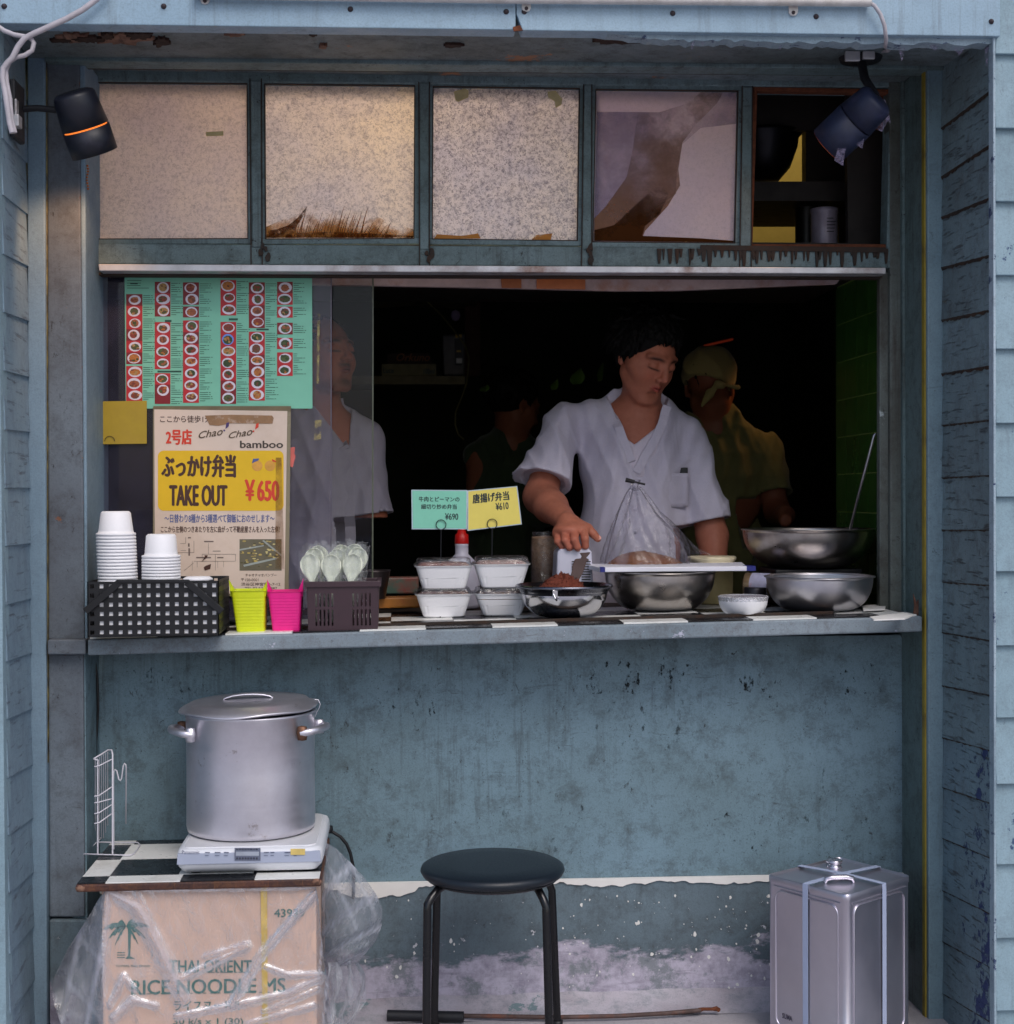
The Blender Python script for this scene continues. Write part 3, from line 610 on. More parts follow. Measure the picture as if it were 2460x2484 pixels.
# ================================================================== THE KITCHEN BEHIND
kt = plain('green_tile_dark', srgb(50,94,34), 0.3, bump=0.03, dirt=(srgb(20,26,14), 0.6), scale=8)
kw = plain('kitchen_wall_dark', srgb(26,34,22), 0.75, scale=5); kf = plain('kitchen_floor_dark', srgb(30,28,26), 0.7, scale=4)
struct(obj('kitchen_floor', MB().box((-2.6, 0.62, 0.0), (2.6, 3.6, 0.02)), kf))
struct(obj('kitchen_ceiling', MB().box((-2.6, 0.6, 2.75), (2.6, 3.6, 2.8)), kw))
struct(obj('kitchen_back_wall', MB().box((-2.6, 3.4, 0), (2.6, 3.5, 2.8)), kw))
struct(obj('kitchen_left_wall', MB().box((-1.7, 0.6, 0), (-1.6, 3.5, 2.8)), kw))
rw = thing('tiled_side_wall', 'dark green tiled wall just inside the right of the hatch', 'tiled wall', (1.2, 0.9, 0))
xw = W(2135, 1100, 0.75).x
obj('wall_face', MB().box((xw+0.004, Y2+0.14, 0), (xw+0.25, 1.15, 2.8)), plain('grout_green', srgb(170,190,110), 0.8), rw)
tz = [W(2133, y, 0.75).z for y in (650, 750, 850, 950, 1048, 1146, 1245, 1343, 1441, 1520)]
yy = [Y2+0.142, Y2+0.20, Y2+0.31, Y2+0.42, Y2+0.53]
yy = [0.65, 0.75, 0.85, 0.95, 1.05, 1.15]
for a, b in zip(tz, tz[1:]):
    for c, d in zip(yy, yy[1:]):
        obj('wall_tile', MB().box((xw, c+0.0015, b+0.0015), (xw+0.006, d-0.0015, a-0.0015)), kt, rw)
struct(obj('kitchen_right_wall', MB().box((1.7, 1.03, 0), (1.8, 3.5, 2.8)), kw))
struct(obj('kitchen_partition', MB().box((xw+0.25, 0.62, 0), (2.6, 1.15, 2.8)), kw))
# overhead shelf and lit cupboard seen through the open light
cr = plain('cream_wall', srgb(190,178,110), 0.7, var=0.1)
dk = plain('dark_wood', srgb(32,22,18), 0.6)
sh = thing('overhead_cupboard', 'cream backed overhead shelf glowing yellow behind the open light', 'cupboard', (0.6, 1.0, 1.9))
SY = 1.0
zsf = W(1900, 598, 0.62).z
obj('shelf_board', MB().box((-1.2, 0.56, zsf-0.03), (xw, 1.5, zsf)), dk, sh)  # run full width to keep the bulb's light off the kitchen below
obj('back_panel', MB().box((-1.2, 1.45, zsf), (W(2000, 400, 1.45).x, 1.47, 2.7)), cr, sh)
obj('side_and_baffle_panel', MB().box((W(2000, 400, 1.4).x, 0.95, zsf), (W(2000, 400, 1.4).x+0.02, 1.47, 2.7)), dk, sh)
obj('shelf_board', MB().quadslab(((1700,440),(2120,440),(2120,487),(1700,487)), 0.72, 1.1), dk, sh)
obj('side_and_baffle_panel', MB().quadslab(((2052,170),(2185,170),(2185,604),(2058,604)), 0.60, 0.62), dk, sh)  # dark panel added to stop the bulb's light reaching the jamb
obj('front_valance', MB().quadslab(((1700,180),(2120,180),(2120,312),(1930,316),(1880,318),(1700,318)), 0.80, 0.82), dk, sh)
obj('partition', MB().quadslab(((1955,300),(2170,300),(2170,446),(1955,446)), 0.86, 0.9), dk, sh)
obj('partition', MB().quadslab(((1998,484),(2060,484),(2060,598),(2035,598),(2035,498)), 0.90, 0.93), plain('brown_wood', srgb(66,36,24), 0.6), sh)
obj('partition', MB().quadslab(((2035,484),(2170,484),(2170,598),(2035,598)), 0.93, 0.96), dk, sh)
# warm bulb over the shelf, an added board blocking its light, an unseen spot for the back panel
obj('side_and_baffle_panel', MB().box((W(1800, 400, .62).x-.03, 0.502, zsf), (W(1800, 400, .62).x-.01, 1.45, 2.7)), dk, sh)
BP = (-0.05, 1.12, 2.52)
bl = thing('ceiling_bulb', 'warm glowing bulb above the overhead shelf behind the panes', 'light bulb', BP)
obj('bulb', MB().lathe([(0,-0.03),(0.02,-0.025),(0.03,0),(0.02,0.025),(0.012,0.05),(0,0.05)], BP, 16), plain('bulb_glass', srgb(255,220,160), 0.3, emit=srgb(255,196,110), es=8), bl)
obj('cord', MB().tube([(BP[0],BP[1],BP[2]+.05),(BP[0],BP[1],2.75)], 0.003, 6), M['black'], bl)
def point(name, loc, e, col, r=0.05, ty='POINT', parent=None, **kw):
    l = bpy.data.lights.new(name, ty); l.energy = e; l.color = col; l.shadow_soft_size = r
    for k, v in kw.items(): setattr(l, k, v)
    o = bpy.data.objects.new(name, l); COL.objects.link(o); o.location = loc
    if parent: o.parent = parent; o.location = Vector(loc) - rootloc(parent)
    return o
point('bulb_light', (BP[0], BP[1], BP[2]-.06), 95, (1.0, 0.82, 0.60), 0.05, parent=bl)
o = point('cupboard_fill_spot', (W(1880,300,.9).x, .92, 2.62), 9, (1.0, 0.72, 0.36), 0.03, 'SPOT', parent=sh, spot_size=R(95), spot_blend=.5); o.rotation_euler = Vector((.05, .5, -.45)).to_track_quat('-Z', 'Y').to_euler()  # unseen spot added to light the cream back, no fixture modelled
# wok-like bowl, two tins on the upper shelf
wk = thing('cooking_bowl', 'big dark metal bowl on the upper shelf behind the open light', 'bowl', tuple(W(1850, 440, 0.86)))
p = W(1848, 440, 0.88); r_ = 92/S(0.88)
obj('bowl_body', MB().lathe([(0,0),(r_*.45,0),(r_*.75,r_*.35),(r_*.95,r_*.9),(r_*.98,r_*1.15),(r_*1.08,r_*1.25),(r_*.9,r_*1.22),(0,r_*1.3)], p, 40), plain('dark_steel', srgb(30,30,36), 0.35, 0.7), wk)
for px, w, y0, y1, nm, lb, c in ((2000, 68, 507, 586, 'white', 'small white tin with faint print on the lower shelf of the open light', srgb(170,160,178)), (1958, 60, 498, 590, 'dark', 'dark tin beside the white tin in the open light', srgb(20,20,18))):
    Yt = 0.72 if nm == 'white' else 0.82
    b = W(px, 592, Yt); zt_ = W(px, y0, Yt).z; b.z = zsf; rr = w/2/S(Yt)
    t = thing('tin_can', lb, 'tin', tuple(b), 'tins behind the open light')
    obj('can_body', MB().lathe([(0,0),(rr,0),(rr,0.004),(rr*.97,0.008),(rr*.97,zt_-b.z-0.012),(rr,zt_-b.z-.01),(rr,zt_-b.z),(rr*.9,zt_-b.z),(rr*.9,zt_-b.z-.004),(0,zt_-b.z-.004)], b, 28), plain(nm+'_tin', c, 0.4, 0.2), t)
    if nm == 'white':
        tm = MB()
        for k in range(5): quad_mb(tm, rectq(2006, 528+k*8, 2006+16+(k*7) % 9, 530+k*8), Yt - rr*1.005)
        obj('print', tm, M['black'], t)
# shelf with boxes, dim, left of centre
bs = thing('kitchen_shelf', 'dim pale shelf board at the back left of the kitchen', 'shelf', tuple(W(1000, 925, 2.2)))
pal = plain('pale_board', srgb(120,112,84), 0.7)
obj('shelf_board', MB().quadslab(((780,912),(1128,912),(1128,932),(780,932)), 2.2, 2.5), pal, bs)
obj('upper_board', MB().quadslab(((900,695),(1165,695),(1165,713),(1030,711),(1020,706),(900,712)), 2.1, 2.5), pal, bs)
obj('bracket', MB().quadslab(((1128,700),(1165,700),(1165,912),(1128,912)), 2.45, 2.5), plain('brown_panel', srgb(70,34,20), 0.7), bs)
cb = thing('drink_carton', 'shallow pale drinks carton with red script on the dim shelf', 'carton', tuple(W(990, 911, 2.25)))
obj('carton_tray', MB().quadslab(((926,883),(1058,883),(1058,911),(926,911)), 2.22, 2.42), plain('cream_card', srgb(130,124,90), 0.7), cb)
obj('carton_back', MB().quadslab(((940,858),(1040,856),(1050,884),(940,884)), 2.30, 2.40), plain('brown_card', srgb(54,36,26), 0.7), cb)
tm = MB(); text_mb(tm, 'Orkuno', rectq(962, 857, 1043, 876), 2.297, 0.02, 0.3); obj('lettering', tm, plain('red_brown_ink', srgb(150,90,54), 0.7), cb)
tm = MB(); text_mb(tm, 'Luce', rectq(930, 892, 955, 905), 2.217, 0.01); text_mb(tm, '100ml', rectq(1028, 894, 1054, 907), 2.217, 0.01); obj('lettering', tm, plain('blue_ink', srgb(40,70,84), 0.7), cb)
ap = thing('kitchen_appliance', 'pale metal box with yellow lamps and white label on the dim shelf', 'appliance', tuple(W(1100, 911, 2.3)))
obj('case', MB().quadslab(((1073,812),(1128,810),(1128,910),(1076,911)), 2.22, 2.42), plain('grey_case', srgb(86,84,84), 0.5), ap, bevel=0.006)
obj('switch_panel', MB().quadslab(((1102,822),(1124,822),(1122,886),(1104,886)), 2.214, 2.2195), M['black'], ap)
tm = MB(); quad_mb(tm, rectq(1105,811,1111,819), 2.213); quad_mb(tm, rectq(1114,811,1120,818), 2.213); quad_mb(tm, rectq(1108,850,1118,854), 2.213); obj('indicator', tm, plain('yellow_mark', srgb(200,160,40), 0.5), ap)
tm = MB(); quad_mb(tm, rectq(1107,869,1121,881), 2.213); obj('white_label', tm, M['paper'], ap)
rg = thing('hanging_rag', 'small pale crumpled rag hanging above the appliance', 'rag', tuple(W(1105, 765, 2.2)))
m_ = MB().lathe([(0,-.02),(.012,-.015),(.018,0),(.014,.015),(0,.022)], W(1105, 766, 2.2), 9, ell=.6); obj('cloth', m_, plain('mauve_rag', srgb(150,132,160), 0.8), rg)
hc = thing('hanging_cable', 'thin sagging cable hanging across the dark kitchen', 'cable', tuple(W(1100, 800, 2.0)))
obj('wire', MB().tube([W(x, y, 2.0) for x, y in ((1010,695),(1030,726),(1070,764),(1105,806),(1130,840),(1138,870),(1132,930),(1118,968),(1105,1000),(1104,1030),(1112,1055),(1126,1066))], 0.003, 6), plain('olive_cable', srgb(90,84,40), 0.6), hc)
# leafy vegetables behind the cook's shoulder
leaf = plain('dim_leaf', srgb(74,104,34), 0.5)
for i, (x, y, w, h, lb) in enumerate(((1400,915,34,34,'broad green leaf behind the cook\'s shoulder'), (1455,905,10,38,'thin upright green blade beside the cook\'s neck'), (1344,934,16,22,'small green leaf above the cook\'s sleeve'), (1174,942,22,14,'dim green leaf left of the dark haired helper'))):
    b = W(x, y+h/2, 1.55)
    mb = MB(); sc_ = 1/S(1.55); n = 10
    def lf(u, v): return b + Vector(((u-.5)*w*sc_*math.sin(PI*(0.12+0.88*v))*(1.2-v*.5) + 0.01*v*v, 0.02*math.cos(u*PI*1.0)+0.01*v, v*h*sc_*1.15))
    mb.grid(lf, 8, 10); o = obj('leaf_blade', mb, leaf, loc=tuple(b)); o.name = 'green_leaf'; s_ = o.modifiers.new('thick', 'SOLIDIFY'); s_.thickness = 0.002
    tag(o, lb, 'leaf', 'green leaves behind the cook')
# faint glowing heater bar
hr = thing('heater_bar', 'thin dull red glowing bar high in the dark kitchen', 'heater', tuple(W(1740, 828, 2.4)))
obj('bar', MB().tube([W(1708, 839, 2.4), W(1778, 823, 2.4)], 0.004, 8), plain('hot_bar', srgb(120,50,30), 0.6, emit=srgb(200,70,40), es=0.08), hr)
o = point('scarf_cook_fill', tuple(W(1990, 790, 1.70)), 1.5, (1.0, 0.52, 0.2), 0.05, 'SPOT', parent=hr, spot_size=R(56), spot_blend=.6); o.rotation_euler = (W(1770, 1060, 1.74)-W(1990, 790, 1.70)).to_track_quat('-Z', 'Y').to_euler()  # unseen spot added to light the scarf cook, well away from the bar

# ================================================================== SLIDING GLASS WITH POSTERS
GY = 0.50
gl = thing('sliding_window', 'two overlapping smudged glass panes slid across the left of the hatch', 'sliding window', (-0.3, GY, 1.3))
gclear = glassy('window_glass', (0.96, 0.975, 0.97, 1), 0.0, haze=0.03, hazecol=srgb(150,150,190), hscale=5, hlo=0.3, hhi=0.8, hmin=0.01, trl=0.3, fr=.35)
gclear2 = glassy('window_glass_dusty', (0.95, 0.95, 0.97, 1), 0.0, haze=0.12, hazecol=srgb(156,152,186), hscale=5, hlo=0.3, hhi=0.8, hmin=0.04, trl=0.3, fr=.5)
obj('front_pane', MB().quadslab(((213,664),(804,668),(803,1500),(213,1510)), GY, GY+0.004), gclear2, gl)
obj('rear_pane', MB().quadslab(((560,672),(905,674),(904,1500),(560,1505)), GY+0.03, GY+0.034), gclear, gl)
obj('pane_edge', MB().quadslab(((903,674),(906.5,674),(905.5,1500),(902,1500)), GY+0.029, GY+0.035), plain('greenish_edge', srgb(86,92,76), 0.3), gl)
obj('pane_edge', MB().quadslab(((802,668),(805,668),(804.5,1500),(801.5,1500)), GY-0.001, GY+0.005), plain('greyish_edge', srgb(96,90,104), 0.3), gl)
smc = stainmat('old_glue', srgb(180,166,120), 0.42, 0.6, 0.75, 30)
for pts in (((716,1085),(714,1135),(702,1120),(702,1088)),): pass
film('glue_smear', [(764,1020),(780,1018),(778,1066),(762,1068)], GY-0.0015, smc, gl); film('glue_smear', [(770,760),(776,760),(774,930),(768,930)], GY-0.0015, smc, gl)
# green menu
mn = thing('menu_poster', 'pale green menu sheet of red food photos taped on the glass', 'menu', tuple(W(530, 830, GY-0.004)))
PY = GY - 0.004
obj('sheet', MB().quadslab(((302,668),(757,670),(758,991),(305,991)), PY, PY+0.0012), plain('mint_paper', srgb(128,200,172), 0.45, var=0.06, bump=0.02), mn)
mi_red = [plain('menu_red', srgb(190,34,44), 0.45, var=0.15), plain('menu_dark_red', srgb(132,20,32), 0.45, var=0.15)]
foods = [plain('food_%d' % i, srgb(*c), 0.5, var=0.45, scale=260) for i, c in enumerate(((170,96,60),(196,120,52),(120,70,50),(84,96,50),(150,60,40),(190,150,90),(56,76,34)))]
plate = plain('plate_print', srgb(222,214,226), 0.4, var=0.05); bluep = plain('blue_plate_print', srgb(110,150,230), 0.4, var=0.05)
inkg = plain('menu_ink', srgb(40,84,70), 0.6, var=0.3)
cols = [(390,535,[(270,895,6),(912,1225,3)]),(645,785,[(160,470,3),(520,940,4),(975,1250,2.7)]),(897,1040,[(165,365,2),(380,478,1),(505,1240,7)]),(1232,1372,[(145,460,3),(518,1250,7)]),(1485,1628,[(165,573,4),(605,1220,6)]),(1737,1877,[(160,365,2),(382,480,1),(525,630,1),(660,760,1),(790,1000,2)])]
rng = random.Random(7); tx = MB()
for (a, b, blocks) in cols:
    xa_, xb_ = 200+.2718*a, 200+.2718*b
    for (c, d, n) in blocks:
        hh = (d-c)/n*.2718; k = 0
        while k < n - 0.05:
            y0 = 640+.2718*c + k*hh; y1 = min(y0+hh, 640+.2718*d)
            mb = MB(); quad_mb(mb, rectq(xa_, y0, xb_, y1), PY-0.0006, 0)
            rx, ry = rng.uniform(14,17), rng.uniform(11.5,13.8); cx, cy_ = (xa_+xb_)/2 + rng.uniform(-1.5,2.5), (y0+hh/2)
            if k <= n-1:
                disc_mb(mb, cx, cy_, rx, ry, PY-0.0009, 1); disc_mb(mb, cx+rng.uniform(-1,1), cy_+rng.uniform(-1,1), rx*rng.uniform(.6,.85), ry*rng.uniform(.6,.85), PY-0.0012, 2, 9, rng.random())
                for z_ in range(5): disc_mb(mb, cx+rng.uniform(-.5,.5)*rx, cy_+rng.uniform(-.5,.5)*ry, rx*rng.uniform(.12,.34), ry*rng.uniform(.12,.30), PY-0.00125-.00003*z_, 3+z_ % 2, 6, rng.random()*3)
            obj('food_photo', mb, [mi_red[rng.random() < 0.35], bluep if (a == 1232 and k == 1 and n == 7) else plate, rng.choice(foods), rng.choice(foods), rng.choice(foods)], mn)
            for q in range(5):
                yy_ = y0 + 3 + q*5.0
                if yy_ < y1 - 1:
                    w = rng.uniform(8, 26); quad_mb(tx, rectq(xb_+2, yy_, xb_+2+w, yy_+1.3), PY-0.0006)
                    if w > 14: quad_mb(tx, rectq(xb_+4+w, yy_, min(xb_+8+w, 756), yy_+1.3), PY-0.0006)
            k += 1
for k in range(4): quad_mb(tx, rectq(308, 680+k*6, 308+rng.uniform(20,58), 681.3+k*6), PY-0.0006)
quad_mb(tx, rectq(316, 686, 334, 689.5), PY-0.00065)
for r_ in ((400,776,416,781),(555,772,577,777),(382,899,440,903),(622,797,652,801)): quad_mb(tx, rectq(*r_), PY-0.0007)
o = obj('menu_print', tx, inkg, mn); o['kind'] = 'stuff'
# bottom edge strip of dirt where the two sheets overlap
obj('dirty_tape', MB().quadslab(((372,985),(706,985),(706,998),(372,998)), PY-0.0052, PY-0.0046), plain('dirty_tape', srgb(120,108,80), 0.5), mn)
# takeout poster
ps = thing('takeout_poster', 'laminated takeout poster with a yellow panel and red price', 'poster', tuple(W(540, 1200, GY-0.008)))
PP = GY - 0.010
obj('laminate', MB().quadslab(((371,988),(706,990),(700,1446),(371,1446)), PP+0.002, PP+0.0026), plain('old_laminate', srgb(138,128,104), 0.3, var=0.1), ps)
obj('sheet', MB().quadslab(((374,993),(697,997),(690,1440),(376,1440)), PP, PP+0.0015), plain('cream_paper', srgb(224,204,188), 0.6, var=0.05, dirt=(srgb(180,150,120), 0.3), scale=12), ps)
def rrect(x0, y0, x1, y1, r, n=6):
    out = []
    for cx, cy_, a in ((x1-r, y0+r, 0), (x0+r, y0+r, 90), (x0+r, y1-r, 180), (x1-r, y1-r, 270)):
        for k in range(n+1): out.append((cx + r*math.cos(R(a+90*k/n)), cy_ - r*math.sin(R(a+90*k/n))))
    return out
def poly_mb(mb, pts, Y, m=0):
    a = sum(pts[i][0]*pts[(i+1) % len(pts)][1]-pts[(i+1) % len(pts)][0]*pts[i][1] for i in range(len(pts)))
    if a > 0: pts = pts[::-1]
    return mb.add([W(x, y, Y) for x, y in pts], [tuple(range(len(pts)))], m)
mb = MB(); poly_mb(mb, rrect(383,1093,688,1239,14), PP-0.0005); obj('yellow_panel', mb, plain('poster_yellow', srgb(232,188,24), 0.5, var=0.05), ps)
brown = plain('poster_brown_ink', srgb(74,44,34), 0.6, var=0.1); red = plain('poster_red_ink', srgb(218,66,44), 0.6, var=0.1); blue = plain('poster_blue_ink', srgb(84,98,150), 0.6, var=0.1); grey = plain('poster_grey_ink', srgb(120,104,96), 0.6, var=0.1)
def lett(specs, Y, mat, par, name='lettering'):
    mb = MB()
    for s_ in specs: text_mb(mb, s_[0], s_[1] if len(s_[1]) == 4 and isinstance(s_[1][0], tuple) else rectq(*s_[1]), Y, *(s_[2:]))
    return obj(name, mb, mat, par)
lett([('ここから徒歩1分！', (388,1008,519,1025), 0.02), ('ここから左側のつきあたりを左に曲がって不動産屋さんを入った左側！', (390,1276,679,1292), 0.02),
      ('チャオチャオバンブー', (595,1391,671,1399), 0.01), ('〒150-0001', (585,1403,627,1410), 0.0), ('渋谷区神宮前6-7-12', (585,1413,680,1421), 0.01), ('TEL 03-5741-4887', (594,1424,672,1431), 0.0)], PP-0.0006, brown, ps)
lett([('ぶっかけ弁当', (391,1102,573,1159), 0.05), ('TAKE OUT', (410,1176,552,1228), 0.05)], PP-0.0010, brown, ps)
lett([('2号店', (402,1041,466,1079), 0.05)], PP-0.0006, red, ps)
lett([('￥650', (593,1163,678,1216), 0.05)], PP-0.0011, red, ps)
lett([('〜日替わり8種から3種選べて御飯におのせします〜', (399,1247,666,1268), 0.02)], PP-0.0006, blue, ps)
lett([('Chao', ((481,1048),(540,1036),(541,1055),(482,1064)), 0.02, 0.35), ('Chao', ((554,1050),(612,1036),(613,1055),(555,1064)), 0.02, 0.35)], PP-0.0012, plain('olive_ink', srgb(84,66,44), 0.6), ps)
lett([('bamboo', (582,1069,687,1087), 0.055)], PP-0.0006, plain('dark_olive_ink', srgb(72,62,54), 0.6), ps)
mb = MB(); poly_mb(mb, [(549,1026),(556,1024),(555,1034),(547,1040)], PP-0.0013); disc_mb(mb, 544, 1044, 2.2, 2.2, PP-0.0013); obj('accent_mark', mb, plain('violet_ink', srgb(82,64,120), 0.6), ps)
mb = MB(); poly_mb(mb, [(621,1028),(628,1026),(627,1036),(619,1042)], PP-0.0013); disc_mb(mb, 615, 1046, 2.2, 2.2, PP-0.0013); obj('accent_mark', mb, red, ps)
mb = MB(); poly_mb(mb, [(497,1008),(560,1006),(660,1008),(664,1014),(661,1028),(560,1027),(530,1033),(508,1031)], PP-0.0009)
obj('brown_tape', mb, plain('poster_tape', srgb(158,120,84), 0.5, dirt=(srgb(220,200,184), 0.9), scale=60), ps)
mb = MB(); quad_mb(mb, ((669,1110),(683,1110),(690,1380),(668,1380)), PP-0.0015); obj('stained_tape', mb, stainmat('tape_stain', srgb(140,104,66), 0.25, 0.7, 0.6, 20), ps)
# two plain round doodles, blue cap and pink bow left out of any likeness
mb = MB(); disc_mb(mb, 624, 1130, 13, 13, PP-0.0009); disc_mb(mb, 655, 1130, 13, 13, PP-0.0009); obj('round_doodle', mb, plain('peach_ink', srgb(226,166,72), 0.6), ps)
mb = MB(); poly_mb(mb, [(611,1124),(614,1113),(628,1112),(628,1116)], PP-0.0012); obj('doodle_mark', mb, blue, ps)
mb = MB(); poly_mb(mb, [(659,1113),(669,1118),(670,1122),(661,1119)], PP-0.0012); obj('doodle_mark', mb, red, ps)
# street map lines and food photo
mb = MB()
for r_ in ((431,1340,470,1341),(470,1312,470.8,1341),(437,1318,450,1318.7),(450,1303,450.8,1318),(438,1335,452,1335.7),(490,1344,571,1344.8),(490,1344,490.8,1362),(490,1361,571,1361.7),(571,1344,571.8,1361),(505,1318,505.8,1344),(522,1344,522.8,1384),(470,1361,500,1361.7),(528,1361,528.6,1378),(542,1361,542.6,1376),(466,1361,466.7,1384),(478,1361,478.7,1376),(495,1312,518,1315),(516,1336,535,1337.5),(476,1351,512,1354),(527,1351,542,1354),(456,1303,463,1306),(456,1318,460,1326),(457,1330,461,1348)): quad_mb(mb, rectq(*r_), PP-0.0006)
mb.tube([W(447,1384,PP-.0006), W(470,1365,PP-.0006)], 0.0003, 4)
obj('map_drawing', mb, grey, ps)
mb = MB(); poly_mb(mb, [(490,1362),(497,1350),(496,1347),(504,1347),(502,1352)], PP-0.0012); poly_mb(mb, [(500,1372),(512,1368),(510,1380),(497,1384),(494,1376)], PP-0.0012); obj('dark_stain', mb, brown, ps)
mb = MB(); quad_mb(mb, rectq(581,1308,683,1384), PP-0.0006, 0)
for i in range(90):
    x = rng.uniform(586,676); y = rng.uniform(1312,1378)
    if abs((y-1308) - (x-581)*0.1 - 14) < 3 or abs((y-1384)+(x-581)*0.15+8) < 4: continue
    disc_mb(mb, x, y, rng.uniform(2,5), rng.uniform(1,2.5), PP-0.0008-0.000002*i, rng.choice((1,2,3,4)), 6, rng.random()*3)
for q in (((581,1332),(640,1322),(640,1325),(581,1336)), ((590,1370),(672,1352),(673,1356),(592,1375)), ((640,1310),(683,1345),(683,1350),(636,1312))): quad_mb(mb, q, PP-0.0012, 5)
obj('food_photo', mb, [plain('photo_base', srgb(110,104,84), 0.5), plain('ph1', srgb(206,180,96), 0.5), plain('ph2', srgb(170,150,90), 0.5), plain('ph3', srgb(222,206,140), 0.5), plain('ph4', srgb(90,84,50), 0.5), plain('ph5', srgb(168,176,170), 0.5)], ps)
# yellow sheet at the far left
yp = thing('yellow_notice', 'plain yellow sheet at the far left edge of the glass', 'notice', tuple(W(280, 1020, GY)))
obj('sheet', MB().quadslab(((214,974),(356,972),(356,1076),(214,1078)), PY-0.002, PY-0.001), plain('yellow_paper', srgb(176,150,40), 0.5, var=0.12, dirt=(srgb(150,120,50), 0.4), scale=14), yp)
mb = MB(); poly_mb(mb, [(241,974),(246,974),(245,1077),(240,1077)], PY-0.0025); obj('brown_tape', mb, plain('ytape', srgb(150,110,50), 0.5), yp)
obj('ring_mark', MB().tube([W(266+12*math.cos(a), 1070-12*math.sin(a), PY-0.004) for a in np.linspace(0, PI, 12)], 0.0007, 6), M['black'], yp)
pc = thing('pink_sticker', 'small torn salmon pink sticker right of the takeout poster', 'sticker', tuple(W(708, 1110, GY)))
obj('sticker', MB().prism([(lambda p: (p.x, p.z))(W(x, y, GY-0.002)) for x, y in ((702,1086),(716,1084),(714,1100),(717,1106),(710,1134),(701,1130))], GY-0.002, GY-0.001), plain('salmon', srgb(220,110,100), 0.6), pc)

# ================================================================== ON THE COUNTER
def sheet_holes(mb, P0, U, V, N, ncol, nrow, mu, mv, hole_u, hole_v, th):
    """perforated plate: grid of bars with real holes.  P0 corner, U/V edge vectors, N thickness direction"""
    us = [0.0]; 
    for i in range(ncol): c = mu + (1-2*mu)*(i + .5)/ncol; us += [c - hole_u/2, c + hole_u/2]
    us.append(1.0); vs = [0.0]
    for j in range(nrow): c = mv + (1-2*mv)*(j + .5)/nrow; vs += [c - hole_v/2, c + hole_v/2]
    vs.append(1.0)
    for i in range(len(us)-1):
        for j in range(len(vs)-1):
            if i % 2 and j % 2: continue
            a = P0 + U*us[i] + V*vs[j]; b = P0 + U*us[i+1] + V*vs[j]; c = P0 + U*us[i+1] + V*vs[j+1]; d = P0 + U*us[i] + V*vs[j+1]
            q = [a, b, c, d]; mb.add(q + [p + N*th for p in q], [(0,1,2,3), (7,6,5,4), (0,4,5,1), (1,5,6,2), (2,6,7,3), (3,7,4,0)])
    return mb
# black punched basket
BY = 0.21; bz = W(370, 1544, BY).z; tzb = W(370, 1410, BY).z
x0, x1 = W(212, 1475, BY).x, W(531, 1475, BY).x; dep = 0.20
bk_ = thing('punched_basket', 'black plastic basket with square holes at the left end of the counter', 'basket', ((x0+x1)/2, BY+dep/2, bz))
U = Vector((x1-x0, 0, 0)); V = Vector((0, 0, tzb-bz)); D = Vector((0, dep, 0)); P = Vector((x0, BY, bz))
obj('front_side', sheet_holes(MB(), P, U, V, Vector((0, 1, 0)), 14, 6, 0.0, 0.0, 0.031, 0.075, 0.002), M['black'], bk_)
obj('back_side', sheet_holes(MB(), P + D, U, V, Vector((0, -1, 0)), 14, 6, 0.0, 0.0, 0.031, 0.075, 0.002), M['black'], bk_)
for xx, nx in ((x0, 1), (x1, -1)): obj('end_side', sheet_holes(MB(), Vector((xx, BY, bz)), D, V, Vector((nx, 0, 0)), 8, 6, 0, 0, 0.05, 0.075, 0.002), M['black'], bk_)
obj('base', MB().box((x0, BY, bz), (x1, BY+dep, bz+0.003)), M['black'], bk_)
hm = MB()
def band(mb, a, b, w, Y, th=0.003):
    (ax, ay), (bx, by) = a, b; dx, dy = bx-ax, by-ay; L = math.hypot(dx, dy); nx, ny = -dy/L*w/2, dx/L*w/2
    mb.quadslab(((ax+nx, ay+ny), (bx+nx, by+ny), (bx-nx, by-ny), (ax-nx, ay-ny)), Y, Y+th)
band(hm, (206,1484), (290,1412), 17, BY-0.009); band(hm, (538,1484), (452,1412), 17, BY-0.009); band(hm, (284,1410), (458,1410), 8, BY-0.0125)
obj('folded_handle', hm, M['black'], bk_, bevel=0.001)
# paper lining seen through the holes
obj('paper_lining', MB().box((x0+0.018, BY+0.0045, bz+0.006), (x1-0.004, BY+0.0065, tzb-0.006)), M['foam'], bk_)
